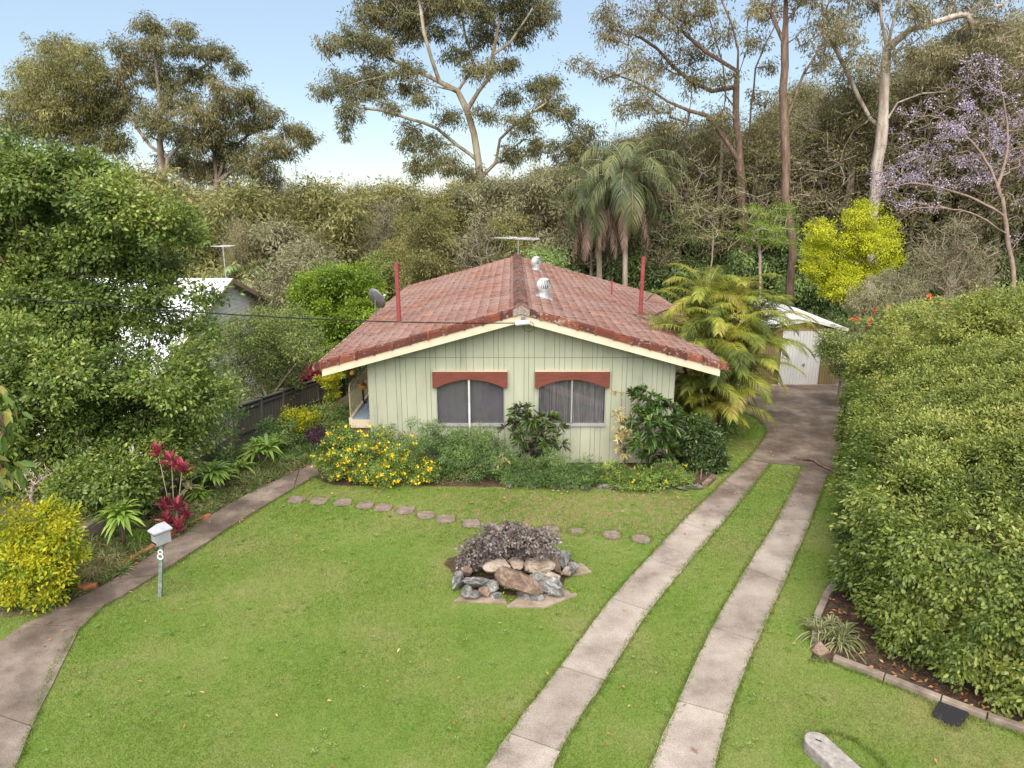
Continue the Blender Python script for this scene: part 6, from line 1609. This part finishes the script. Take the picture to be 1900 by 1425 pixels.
# ---- palms
def palm(name, label, base, top, nfr, L, ll, lw, mat, trunk_r, bark, arch=1.5, els=(.0,1.35), ndead=0, nl=34, vee=.1, droopl=.6, group=None, taper=1.0):
    root = empty(name, base, label, 'palm', group)
    mb = MB(); base = Vector(base); top = Vector(top); n = 14; pts = []
    for i in range(n+1):
        t = i/n; p = base.lerp(top, t); pts.append((p.x + .04*math.sin(t*5), p.y, p.z))
    mb.tube(pts, [trunk_r*(1.15 - .35*i/n)*(1.06 if i % 2 else 1) for i in range(n+1)], 10); mb.build('trunk', bark, root, smooth=True)
    Vs, Fs, nb = [], [], 0; rach = MB()
    for i in range(nfr):
        az = 2.399*i + random.uniform(-.2,.2); t = (i+.5)/nfr; el = els[1] + (els[0]-els[1])*t + random.uniform(-.1,.1)
        pts, V, Fq = frond_geo(top, az, el, L*random.uniform(.85,1.1), nl, ll, lw, arch=arch*random.uniform(.85,1.15), vee=vee, droopl=droopl, curl=random.uniform(-.3,.3))
        Vs.append(V); Fs.append(Fq+nb); nb += len(V); rach.tube([tuple(p) for p in pts[::2]], [.028*taper,.024*taper,.02*taper,.016*taper,.012*taper,.009*taper,.006*taper,.004*taper][:len(pts[::2])], 4)
    np_mesh('crown', np.concatenate(Vs), np.concatenate(Fs), mat, root)
    rach.build('frond_stalks', M['bark_olive'], root, smooth=True)
    if ndead:
        Vs, Fs, nb = [], [], 0
        for i in range(ndead):
            az = random.uniform(0, 6.28); pts, V, Fq = frond_geo(tuple(top - Vector((0,0,.25))), az, -.75, L*random.uniform(.85,1.1), 34, ll*.65, lw, arch=.95, vee=-.3, droopl=.9)
            Vs.append(V); Fs.append(Fq+nb); nb += len(V)
        np_mesh('dead_fronds', np.concatenate(Vs), np.concatenate(Fs), M['palm_dead'], root)
    return root
b0 = base_at(1160, 530, 37.5)
pm = palm('feather_palm', 'tall feather palm with arching green fronds and a ringed grey trunk behind the red roof', b0, P(1162,330,37.5), 28, 4.1, .78, .034, M['palm_green'], .14, M['bark_pale'], arch=2.1, els=(-.35,1.5), ndead=4, nl=54, droopl=.75, taper=1.6)
b1 = base_at(1112, 530, 38.5)
palm('feather_palm', 'feather palm with a skirt of hanging dead brown fronds left of the tall palm', b1, P(1112,352,38.5), 16, 3.4, .7, .036, M['palm_green'], .15, M['bark_pale'], arch=2.1, els=(-.3,1.2), ndead=16, nl=38, droopl=.8, taper=1.6)
b1 = base_at(455, 540, 37)
palm('feather_palm', 'low dark palm behind the white roof of the neighbour', b1, P(452,515,37), 14, 2.4, .6, .05, M['dark_green'], .15, M['bark_brown'], arch=1.7, els=(-.1,1.2), nl=30, taper=1.4)
# golden cane clump
b0 = (6.35, 21.2, 0)
root = empty('cane_palm', b0, 'golden green cane palm clump beside the right wall of the house', 'palm')
cs = [((1300,640),20.6),((1330,600),21.2),((1370,590),21.5),((1350,640),20.2),((1290,600),21.8),((1400,600),21.6),((1330,690),19.8),((1380,650),20.8),((1310,560),22.0),((1360,560),22.2),((1300,720),19.4),((1350,720),19.9),((1410,640),21.2),((1370,700),20.3),((1330,760),19.7),((1262,650),21.4),((1300,770),20.0)]
mb = MB(); rach = MB(); Vs, Fs, nb = [], [], 0
for i, ((u, v), Y) in enumerate(cs):
    t = P(u, v, Y); bx = b0[0] + (t[0]-b0[0])*.45 + random.uniform(-.12,.12); by = b0[1] + (t[1]-b0[1])*.6
    mb.tube([(bx, by, -.05), ((bx*.6+t[0]*.4), (by*.6+t[1]*.4), t[2]*.5), t], [.055,.045,.05], 8)
    nf = 12
    for j in range(nf):
        az = 2.399*j + i*1.1; el = 1.35 - 1.05*(j+.5)/nf + random.uniform(-.1,.1)
        pts, V, Fq = frond_geo(t, az, el, random.uniform(1.5,2.15), 64, .46, .018, arch=1.45, vee=.45, droopl=.6, curl=random.uniform(-.3,.3), tipf=.4)
        Vs.append(V); Fs.append(Fq+nb); nb += len(V); rach.tube([tuple(p) for p in pts[::2]], [.022,.018,.015,.012,.010,.008,.006,.004][:len(pts[::2])], 4)
mb.build('cane', M['bark_olive'], root, smooth=True); rach.build('frond_stalks', noise_mat('stalk', two((.45,.34,.08)), bump=0), root, smooth=True)
np_mesh('crown', np.concatenate(Vs), np.concatenate(Fs), M['palm_gold'], root)
# shaded underplanting beside the wall
for (lab, u, v, Y, lst) in (('dark leafy undergrowth between the house wall and the cane palms', 1285, 790, 20.5, [(1275,760,22,30),(1300,770,26,30),(1330,770,24,26),(1345,790,16,22),(1270,730,16,24),(1310,735,22,22)]),):
    b0_ = base_at(u, v, Y); plant('garden_shrub', lab, 'shrub', b0_, [[b0_, (b0_[0], b0_[1], .4)]], B(Y, lst, .4), 12, (.10, .045), M['dark_green'], M['bark_brown'], 'shrubs of the front bed', rc=.2, nl=40, every=4, crown='foliage', trunk='stem', minz=.05)

# ---- yellow tree behind the shed
b0 = base_at(1590, 600, 33)
plant('golden_tree', 'bright yellow leaved tree standing behind the shed', 'tree', b0, [[b0, (b0[0], b0[1], 2.4), P(1590,470,33)], L3([(1590,500),(1560,470),(1540,440)],33,.3), L3([(1590,480),(1620,450),(1645,430)],33,.3)],
      B(33, [(1575,500,30,22),(1600,455,26,20),(1640,490,26,18),(1560,535,34,20),(1545,510,24,18),(1605,390,26,16),(1590,405,30,16),(1520,425,24,20),(1535,450,38,24),(1505,455,18,18),(1510,490,30,22),(1555,480,32,24),(1600,430,34,18),(1640,425,28,18),(1650,455,22,24),(1625,455,26,20),(1660,480,16,12),(1570,515,34,18),(1525,515,24,16),(1580,545,26,14),(1545,540,24,12),(1615,500,18,14)], .7), 11, (.085, .04), M['yellow_leaf'], M['bark_brown'],
      rc=.28, nl=52, rtrunk=.11, every=3, out=.9, up=.7, shell=.5, minz=1.6, lump=.3)
b0 = base_at(1640, 560, 30)
plant('scrub_tree', 'dull grey green fine leaved scrub tree right of the shed roof', 'tree', b0, [[b0, (b0[0], b0[1], 2)]], B(30, [(1620,545,36,26),(1650,570,34,26),(1600,575,20,18),(1680,540,28,26),(1640,515,24,20),(1590,560,16,14),(1640,610,30,24)], .8), 8, (.16, .02), M['gum_grey'], M['twig_grey'], rc=.3, nl=60, rtrunk=.08, every=2, droop=.6)

# ---- bare twiggy bush and jacaranda
def twiggy(name, label, cat, b0, polys, blobs, dens, tip, mat, leaf=None, step=.35, group=None, jit=.05, cap=.2, crown='crown', rtrunk=None, minz=.3):
    root = empty(name, b0, label, cat, group)
    C, O = blob_pts(blobs, dens, .75, .2)
    pos, par, r = skeleton(polys, C, tip, step, minz, jit, rtrunk=rtrunk); V, Fq = tube_mesh(pos, par, np.minimum(r, cap), 4); np_mesh('trunk', V, Fq, mat, root, smooth=True)
    if leaf:
        fm, frac, nl, rcq, L, W, dr = leaf; s = rng.random(len(C)) < frac
        if name == 'jacaranda_tree': s &= (np.sin(C[:, 0]*1.9+C[:, 2])*np.sin(C[:, 2]*2.3+1)+.5*np.sin(C[:, 0]*4.1+C[:, 1]*2)*np.sin(C[:, 2]*4.7) + .5*rng.normal(size=len(C))) > .12
        V, Fc = cluster_leaves(C[s], O[s], nl, rcq, L, W, dr); np_mesh(crown, V, Fc, fm, root)
    return root
b0 = base_at(1770, 560, 33)
twiggy('bare_shrub', 'rounded grey leafless twiggy bush in front of the jacaranda', 'shrub', b0, [[b0, (b0[0], b0[1], 1.0)], L3([(1765,540),(1740,500),(1720,470)],33,.3), L3([(1765,540),(1790,490),(1800,450)],33,.3)],
       B(33, [(1760,460,60,45),(1720,490,45,40),(1800,490,45,50),(1760,520,65,40),(1700,530,30,30),(1820,530,30,30),(1780,420,40,20)], 1.0), 8, .016, M['twig_grey'], (M['gum_grey'], .9, 26, .3, .12, .02, .3), .3, cap=.06, crown='foliage')
b0 = base_at(1862, 620, 35.5)
JB = [(1740,200,40,20),(1780,190,40,20),(1860,170,40,25),(1700,210,30,20),(1750,240,50,25),(1810,230,50,30),(1880,230,40,30),(1680,250,30,25),(1650,320,35,25),(1640,340,30,20),(1720,290,50,25),(1790,290,50,25),(1850,300,45,25),(1620,330,20,16),(1700,330,40,20),(1760,340,50,20),(1830,340,40,22),(1880,290,35,30),(1900,370,30,20),(1680,385,30,18),(1730,380,40,18),(1790,130,30,20),(1830,120,35,25),(1880,130,30,25),(1640,370,26,18),(1880,450,16,20),(1950,250,60,90),(1770,160,40,20),(1840,265,40,20)]
twiggy('jacaranda_tree', 'jacaranda tree with mauve flowers on bare sprawling branches at the right edge', 'tree', b0,
       [[b0, P(1880,520,35.3), P(1870,450,35.5), P(1862,385,35.5), P(1850,320,35.3)], L3([(1865,400),(1810,370),(1750,350),(1690,340),(1640,350),(1610,335)],35.3,.6), L3([(1865,440),(1835,410),(1780,390),(1720,385),(1670,390)],34.6,.6), L3([(1860,370),(1830,300),(1790,250),(1740,215)],35.5,.7), L3([(1855,340),(1870,260),(1860,180),(1835,120)],35.8,.6), L3([(1865,480),(1895,440),(1920,400)],35,.4)],
       B(35.5, JB, 1.4), 6.0, .008, M['twig_grey'], (M['jacaranda'], .62, 22, .30, .08, .055, .2), .4, cap=.16, rtrunk=.13, minz=1.5, crown='blossom')

# ---- tall gums
GL = (.22, .052)
def gum(label, base, polys, blobs, mat, bark, rtrunk, dens=1.25, rc=.52, nl=74, Y=46, every=1, leaf=GL, droop=.9, group='tall gum trees behind the house', tip=.013, minz=3, flat=.85):
    blobs = [(*b[:3], b[3]*1.14, b[4]*1.1, b[5]*1.12, *b[6:]) for b in blobs]
    return plant('gum_tree', label, 'tree', base, polys, blobs, dens*3.3, leaf, M[mat], M[bark], group, rc=rc*.86, nl=int(nl*.62), rtrunk=rtrunk, every=every, minz=minz, k=8, step=.9, shell=.7, lump=.4, jit=.16, tip=tip, droop=droop, up=.2, out=.3, flat=flat)
Y = 46; b0 = base_at(895, 500, Y)
gum('tall spreading gum with a pale forked trunk rising behind the centre of the red roof', b0,
    [[b0, P(896,420,Y), P(893,360,Y), P(888,300,Y), P(880,250,Y), P(868,205,Y)],
     L3([(868,205),(850,170),(815,150),(800,110),(785,60),(778,0),(770,-60)],Y,.8), L3([(845,165),(790,155),(740,140),(700,145),(640,160)],Y-1,1), L3([(800,130),(760,125),(700,95),(650,80)],Y+1,1),
     L3([(866,190),(862,150),(880,125),(860,60),(850,0)],Y+1,1), L3([(868,210),(890,170),(910,140),(918,100),(925,50),(935,-20)],Y,.8), L3([(915,120),(945,80),(960,60),(990,20)],Y-1,1),
     L3([(893,300),(850,270),(810,240),(760,220),(705,205),(665,200)],Y,1), L3([(893,330),(920,300),(930,260),(960,225),(1000,200)],Y,1)],
    B(Y, [(598,168,22,14),(635,150,36,18),(660,175,28,12),(690,140,32,20),(618,80,26,16),(655,68,34,20),(700,88,38,20),(720,20,40,30),(755,48,40,34),(785,5,45,28),(835,8,36,26),(812,62,26,16),(682,25,26,24),(885,18,40,28),(945,22,36,28),(995,30,30,24),(1015,15,18,20),(902,68,34,20),(850,100,28,16),(890,128,32,16),(940,120,28,16),(962,62,30,20),(750,132,36,14),(762,162,30,14),(700,172,24,12),(648,205,20,22),(640,240,9,22),(722,196,20,12),(785,185,24,9),(838,215,24,16),(905,212,26,12),(950,180,24,16),(1000,160,28,18),(1020,190,28,18),(975,225,34,18),(1045,208,26,16),(760,255,22,26),(800,268,28,20),(832,305,32,20),(778,305,22,26),(870,330,30,20),(1030,150,16,14),(700,-40,60,30),(800,-50,70,35),(900,-40,70,35),(985,-20,40,25),(1080,240,26,18),(1060,280,30,22),(1000,270,30,20),(950,290,26,20)], 1.6), 'gum', 'bark_olive', .27, dens=1.15)
Y = 50; b0 = base_at(150, 480, Y)
gum('gum tree at the far left with a rounded olive crown against the sky', b0, [[b0, P(152,340,Y), P(147,270,Y), P(140,200,Y), P(132,150,Y)], L3([(148,270),(110,230),(60,190),(35,180)],Y,1), L3([(150,300),(90,270),(20,235)],Y,1), L3([(145,250),(180,200),(200,150)],Y,1)],
    B(Y, [(100,90,34,22),(150,100,30,24),(60,140,34,24),(112,140,50,36),(175,140,26,28),(30,190,28,20),(90,190,55,34),(170,190,40,30),(195,215,34,26),(20,230,24,20),(120,235,60,26),(60,235,34,18),(200,265,40,22),(215,170,18,18)], 1.6), 'gum_green', 'bark_pale', .30, rc=.6, nl=85, dens=1.25)
b0 = base_at(298, 480, Y-1); Y = 49
gum('tallest gum of the left group with its thin top standing clear of the sky line', b0, [[b0, P(300,330,Y), P(298,250,Y), P(295,180,Y), P(290,110,Y), P(280,65,Y)], L3([(299,310),(350,250),(385,200),(420,160)],Y,1), L3([(299,300),(255,240),(235,190),(222,120)],Y,1), L3([(296,200),(340,150),(390,115)],Y,1)],
    B(Y, [(268,42,24,14),(282,58,26,14),(335,55,26,14),(350,66,12,10),(288,85,24,16),(222,88,16,18),(258,108,38,22),(345,92,40,12),(400,96,34,14),(432,120,14,18),(365,138,36,18),(300,145,38,24),(228,140,28,22),(412,165,24,16),(335,185,38,24),(240,195,34,22),(285,225,36,26),(375,215,30,22),(335,245,30,20),(445,132,10,10)], 1.5), 'gum', 'bark_pale', .28, rc=.5, nl=70, dens=1.3)
b0 = base_at(400, 480, Y+1); Y = 50
gum('gum of the left group leaning right with clumps stepping down to the gap of sky', b0, [[b0, P(402,340,Y), P(396,280,Y), P(385,230,Y)], L3([(400,320),(440,270),(480,240),(520,240)],Y,1), L3([(400,340),(460,300),(520,290),(560,260)],Y,1), L3([(398,290),(420,240),(450,200)],Y,1)],
    B(Y, [(448,178,26,16),(418,200,34,20),(470,190,18,14),(500,212,20,20),(460,230,32,20),(540,245,30,14),(575,262,18,12),(400,245,34,22),(360,268,34,22),(500,272,34,20),(440,280,40,22),(530,285,24,12),(470,310,36,20),(560,250,20,10),(340,305,40,24),(400,320,44,26)], 1.5), 'gum', 'bark_pale', .26, rc=.5, nl=75, dens=1.35)
Y = 40; b0 = base_at(1378, 540, Y)
gum('dark barked forked gum with a white side limb right of the palms', b0, [[b0, P(1380,476,Y), P(1376,337,Y), P(1366,202,Y), P(1369,97,Y), P(1340,0,Y), P(1325,-80,Y)], L3([(1370,290),(1357,278),(1330,240),(1310,215)],Y-.5,.3), L3([(1366,220),(1348,181),(1340,118),(1306,0),(1290,-60)],Y+.8,.5), L3([(1376,345),(1388,310),(1390,270),(1403,126),(1437,50),(1470,0)],Y+.6,.6), L3([(1348,181),(1280,150),(1220,90),(1170,60)],Y,1), L3([(1340,120),(1270,60),(1220,20)],Y-1,1), L3([(1310,215),(1240,190),(1180,150),(1110,130)],Y,1)],
    B(Y, [(1140,55,34,32),(1170,105,30,28),(1125,25,24,24),(1200,35,44,32),(1260,30,44,34),(1310,15,34,28),(1180,150,34,20),(1230,115,34,24),(1290,90,36,28),(1062,112,16,10),(1092,125,24,14),(1125,140,24,14),(1345,60,26,22),(1280,150,36,24),(1205,195,40,22),(1160,200,30,20),(1250,-30,70,30),(1350,-40,60,30),(1420,20,30,20),(1400,80,22,16),(1430,120,18,16),(1340,150,26,22),(1330,210,30,20),(1410,180,24,20),(1240,240,40,22)], 1.6), 'gum_brown', 'bark_brown', .24, rc=.5, nl=56, dens=.85, leaf=(.19,.05))
Y = 37; b0 = base_at(1466, 560, Y)
gum('slender straight brown gum trunk just left of the bright yellow tree', b0, [[b0, P(1467,505,Y), P(1470,438,Y), P(1453,362,Y), P(1458,295,Y), P(1461,236,Y), P(1456,168,Y), P(1456,84,Y), P(1458,0,Y), P(1456,-90,Y)], L3([(1456,84),(1430,25),(1400,-10),(1380,-50)],Y,.5), L3([(1457,60),(1480,20),(1510,-20)],Y,.5), L3([(1459,200),(1490,140),(1525,90),(1560,50)],Y+.5,.6)],
    B(Y, [(1405,20,24,18),(1440,-30,60,30),(1500,10,30,24),(1385,75,16,14),(1510,70,26,22),(1545,60,26,20),(1490,-40,50,30),(1520,120,22,18)], 1.4), 'gum_brown', 'bark_brown', .21, rc=.42, nl=54, dens=1.0, leaf=(.17,.045))
Y = 39; b0 = base_at(1618, 560, Y)
gum('thick pale white trunked gum above the yellow tree with a long limb reaching right', b0, [[b0, P(1621,379,Y), P(1627,337,Y), P(1635,236,Y), P(1643,147,Y), P(1647,84,Y), P(1634,42,Y), P(1630,-20,Y), P(1634,-90,Y)], L3([(1647,84),(1660,34),(1668,0),(1675,-70)],Y,.4), L3([(1652,84),(1690,55),(1774,30),(1858,8),(1950,-10)],Y-.8,.5), L3([(1629,248),(1597,185),(1563,118),(1533,55),(1521,0)],Y+.6,.5), L3([(1640,236),(1668,189),(1710,173),(1757,170)],Y-.6,.4)],
    B(Y, [(1568,60,30,34),(1540,28,26,26),(1600,115,30,28),(1610,0,34,30),(1700,20,50,26),(1780,60,50,30),(1690,95,40,24),(1560,-30,50,30),(1840,55,50,40),(1880,120,40,36),(1740,110,40,26),(1800,-20,80,30),(1680,-50,80,30),(1530,90,20,22)], 1.6), 'gum_brown', 'bark_white', .30, rc=.48, nl=58, dens=.95, leaf=(.19,.05))

# ---- forest behind: a few individual kinds, copied
def proto(name, h, cr, cb, nb_, mat, bark, dens, leaf, rc, nl, rt, droop=.5, sparse=1, limbs=5, every=2, flat=.8):
    """a tree standing at the origin with a crown between cb*h and h"""
    blobs = []
    for i in range(nb_):
        t = (i+.5)/nb_; z = h*(cb + (1-cb)*t); rr = cr*math.sqrt(max(.08, 1-(2*t-.95)**2))
        a = 2.399*i; q_ = rr*random.uniform(.35,.75); s = cr*random.uniform(.30,.46)
        blobs.append((q_*math.cos(a), q_*math.sin(a), z - s*.5, s, s, s*random.uniform(.5,.8)))
    blobs.append((0, 0, h-.35*cr, cr*.35, cr*.35, cr*.3)); blobs.append((0, 0, h*(cb+.5*(1-cb)), cr*.75, cr*.75, h*(1-cb)*.42, .5))
    return plant(name, None, 'tree', (0,0,0), [[(0,0,-.6), (.1,0,h*.3), (-.1,.1,h*.6), (0,0,h*.85)]], blobs, dens, leaf, M[mat], M[bark], None, rc=rc, nl=nl, rtrunk=rt, every=every, minz=h*min(cb*.8, .3), k=6, step=.8, shell=.85, lump=.45, jit=.15, tip=.014, droop=droop, up=.3, out=.5, flat=flat)
H_ = {}
def spec(k, *a, **kw): H_[k] = [proto(*a, **kw), a[1], 0]
spec('tall', 'gum_tree', 15, 4.0, .38, 15, 'gum', 'bark_pale', 2.0, (.21,.050), .7, 36, .26, droop=.8)
spec('tallb', 'gum_tree', 15, 4.4, .30, 17, 'gum_brown', 'bark_pale', 1.9, (.21,.048), .75, 34, .26, droop=.8)
spec('green', 'gum_tree', 9, 3.6, .18, 15, 'gum_green', 'bark_brown', 2.6, (.19,.055), .55, 56, .2)
spec('grey', 'gum_tree', 8, 3.0, .15, 13, 'gum_grey', 'bark_brown', 2.6, (.19,.05), .5, 56, .16)
spec('dark', 'understorey_tree', 5.5, 2.8, .02, 13, 'dark_green', 'bark_brown', 2.2, (.20,.07), .5, 66, .1)
spec('pole', 'gum_tree', 14, 2.2, .74, 7, 'gum', 'bark_pale', 1.6, (.20,.048), .6, 34, .15)
root = None
protoF = twiggy('bare_tree', None, 'tree', (0,0,0), [[(0,0,-.5),(0.1,0,3),(0,.1,5.5)]], [(0,0,6,2.6,2.6,2.2),(1.2,.5,4.4,1.6,1.6,1.4),(-1.3,0,4.2,1.5,1.5,1.4),(0,0,7.5,1.4,1.4,1.0)], 5, .018, M['bark_pale'], (M['gum'], .5, 14, .35, .16, .05, .4), .5, jit=.12, cap=.16, minz=1.5, rtrunk=.14)
H_['bare'] = [protoF, 8.6, 0]
def put(k, u, vtop, Y, lab, group=None, wide=1.0):
    o, h, used = H_[k]; top = P(u, vtop, Y); z = tz(top[0], Y); s = max(.25, (top[2]-z)/h)
    loc = (top[0], Y, z); sc = (s*wide, s*wide, s)
    if not used:
        o.location = loc; o.scale = sc; o.rotation_euler = (0,0,random.uniform(0,6.28)); H_[k][2] = 1; c = o
    else: c = copy_tree(o, None, loc, random.uniform(0,6.28), sc)
    c['label'] = lab
    if group: c['group'] = group
    return c
# middle distance, left to right
MID = [
 ('green',440,330,41,'olive green tree directly behind the neighbour antenna',1.1),('green',585,325,44,'rounded green gum at the left side of the gap of sky',1.0),('tallb',500,300,52,'brownish gum behind the pale feathery shrub',.8),
 ('grey',520,400,38,'grey green tree above the lime tree on its left',1.1),('bare',655,345,60,'thin leafless tree standing in the gap of sky',.8),('bare',610,420,46,'bare twiggy tree right behind the lime tree',1.0),
 ('grey',370,330,46,'grey green tree behind the tall leafy tree at left',1.2),('green',250,300,44,'olive tree half hidden behind the tall leafy tree',1.2),('green',60,290,46,'olive tree at the left picture edge behind the leafy tree',1.3),('tallb',160,270,56,'brown gum far behind the leafy tree at left',.8),
 ('bare',720,385,52,'bare grey twiggy tree above the small pale tree',1.0),('green',770,372,50,'green tree just right of the left red flue',.9),('green',740,440,44,'low olive tree above the left red flue',1.0),
 ('grey',690,430,70,'pale tree low in the valley gap',1.2),('grey',705,368,66,'pale grey green tree closing the gap of sky at its right side',1.3),('bare',735,352,56,'thin bare tree right of the gap of sky',.9),('tall',672,338,95,'far off rounded gum standing in the gap of sky',1.2),('green',730,330,80,'far off olive gum at the right side of the gap of sky',1.2),('green',620,378,62,'olive tree on the valley edge in the gap of sky',1.2),('grey',640,440,58,'grey tree low in the valley behind the lime tree',1.2),
 ('green',850,330,43,'dense green tree in front of the foot of the spreading gum',.9),('green',800,380,40,'low green tree behind the red roof left of its peak',.9),('grey',905,320,42,'grey green bushy tree behind the roof peak',1.0),
 ('grey',1000,300,42,'grey green leafy tree behind the far ventilator',1.0),('grey',1045,290,46,'grey green tree left of the palms',1.0),('tallb',1080,250,54,'brown gum behind the palm with dead fronds',.8),('green',950,390,40,'low green tree behind the roof antenna',.8),
 ('dark',1060,455,42,'dark bushy tree under the palms behind the roof',1.1),('green',960,330,50,'olive tree behind the roof ventilators, farther back',1.0),('bare',890,400,38,'sparse twiggy tree behind the roof peak',.9),('dark',1010,455,37,'low dark bush behind the far ventilator',1.0),
 ('grey',560,440,34.5,'grey green low tree at the lime tree left shoulder',1.0),('tallb',440,400,37,'brown leaved tree below the neighbour antenna arms',.5)]
for (k, u, vt, Y, lab, wd) in MID: put(k, u, vt, Y, lab, 'trees behind the house and valley', wd)
# the dense forest behind palms and shed, right half
FR = 'trees of the dense forest on the right'
zones = [((1090,1200), 'forest directly behind the palms'), ((1200,1340), 'forest right of the palms'), ((1340,1480), 'forest behind the two brown trunked gums'), ((1480,1640), 'forest behind the bright yellow tree'), ((1640,1780), 'forest right of the white gum'), ((1780,1990), 'forest behind the jacaranda')]
topv = lambda u: np.interp(u, [1090,1200,1300,1400,1480,1560,1640,1720,1800,1900,2000], [260,235,215,215,150,150,120,90,50,20,10])
kinds = {'tall':'tall olive gum', 'tallb':'tall brown leaved gum', 'green':'bushy olive green tree', 'grey':'bushy grey green tree', 'dark':'dark green understorey tree', 'bare':'leafless twiggy tree', 'pole':'thin straight pale trunked gum'}
for ((ua, ub), zl) in zones:
    seqs = [('tallb', 62, 0), ('tall', 56, .1), ('tallb', 50, .5), ('green', 47, .9), ('grey', 44, 1.1), ('dark', 41, 1.9), ('dark', 45, 1.4), ('green', 52, .6), ('bare', 43, .9), ('dark', 42, 2.2), ('pole', 41.5, .2), ('pole', 42, .6), ('pole', 43, -.1), ('pole', 41.5, .4), ('bare', 41, 1.0), ('bare', 42.5, .45)]
    for r_ in range(2 if ub-ua > 150 else 1 if ub-ua < 120 else 2):
        for (k, Y, dr) in seqs:
            u = random.uniform(ua, ub); v0 = float(topv(u)); vt = v0 + dr*90 + random.uniform(-14, 26)
            if k in ('pole', 'bare'):
                for _ in range(30):
                    if not any(a_ < u < b_ for a_, b_ in ((1345,1400), (1440,1485), (1600,1668), (1840,1890), (1490,1560))): break
                    u = random.uniform(ua, ub)
            if k == 'dark': vt = random.uniform(370, 430)
            put(k, u, vt, (42.8 if k == 'dark' else max(Y, 44.5) if k not in ('pole', 'bare') else Y) + random.uniform(-1.2,1.5), kinds[k] + ' in the ' + zl, FR, random.uniform(.85,1.15))
# acacia with flat sprays
b0 = base_at(1420, 520, 35)
twiggy('small_tree', 'small bright green fine leaved tree with flat sprays between the two brown gums', 'tree', b0, [[b0, P(1410,470,35), P(1405,430,35)]], B(35, [(1440,400,40,7),(1400,415,36,7),(1430,425,44,7),(1455,385,22,7),(1420,445,40,7),(1380,440,24,6),(1450,450,24,7),(1395,390,22,6)], 1.0, ry=1.3), 5, .014, M['twig_pale'], (M['lime'], 1, 30, .26, .11, .03, .1), .35, cap=.1, rtrunk=.09, minz=1.0)
b0 = base_at(1310, 520, 35.5)
twiggy('small_tree', 'small nearly bare tree with thin pale spreading branches right of the right flue', 'tree', b0, [[b0, P(1322,470,35.5), P(1322,420,35.5)]], B(35.5, [(1290,380,30,10),(1330,390,34,10),(1280,410,30,8),(1340,430,36,8),(1300,440,36,8),(1270,390,14,8)], 1.0, ry=1.2), 5, .008, M['twig_grey'], (M['lime'], .6, 12, .25, .10, .02, .1), .35, cap=.05, rtrunk=.05, minz=.8)
# distant wood across the valley: reads as one mass
n = 1500
x = rng.uniform(-420, 420, n)*1.0; y = 110 + 700*rng.random(n)**1.4; x = x * (y/500)
z = terrain(x, y)
C_ = np.stack([x, y, z + 3.5], 1); sz = 2.5 + 2.5*rng.random(n)
idx = np.repeat(np.arange(n), 34); m = len(idx); dd = rdir(m); dd[:, 2] = np.abs(dd[:, 2])
posn = C_[idx] + dd*np.array([1.5,1.5,1.3])*sz[idx][:, None]*(.6+.5*rng.random((m,1)))
V, Fc = make_leaves(posn, norm(dd+rdir(m)), dd+np.array([0,0,.3]), 1.5, 1.2, 'diamond', .2)
o = np_mesh('distant_wood', V, Fc, leaf_mat('distant_leaf', [(.1,(.06,.07,.045)),(.5,(.11,.12,.075)),(.9,(.19,.18,.12))], nscale=.03)); tag(o, 'far off wooded slopes beyond the valley', 'woodland', kind='stuff')
# undergrowth under the forest edge
n = 5200
x = rng.uniform(-14, 40, n); y = rng.uniform(34.5, 60, n); k = (x > 2.5) | (rng.random(n) < .4); k &= ~((x < 5.6) & (y < 34.5)); x, y = x[k], y[k]; n = len(x); z = terrain(x, y)
idx = np.repeat(np.arange(n), 22); m = len(idx)
posn = np.stack([x, y, z], 1)[idx] + rdir(m)*np.array([.5,.5,.45]) + np.array([0,0,.4])
V, Fc = make_leaves(posn, rdir(m)+np.array([0,0,.3]), rdir(m)+np.array([0,0,1.]), .26, .05, 'diamond', .2)
o = np_mesh('undergrowth', V, Fc, M['dark_green']); tag(o, 'low scrubby undergrowth on the forest floor behind the house', 'undergrowth', kind='stuff')
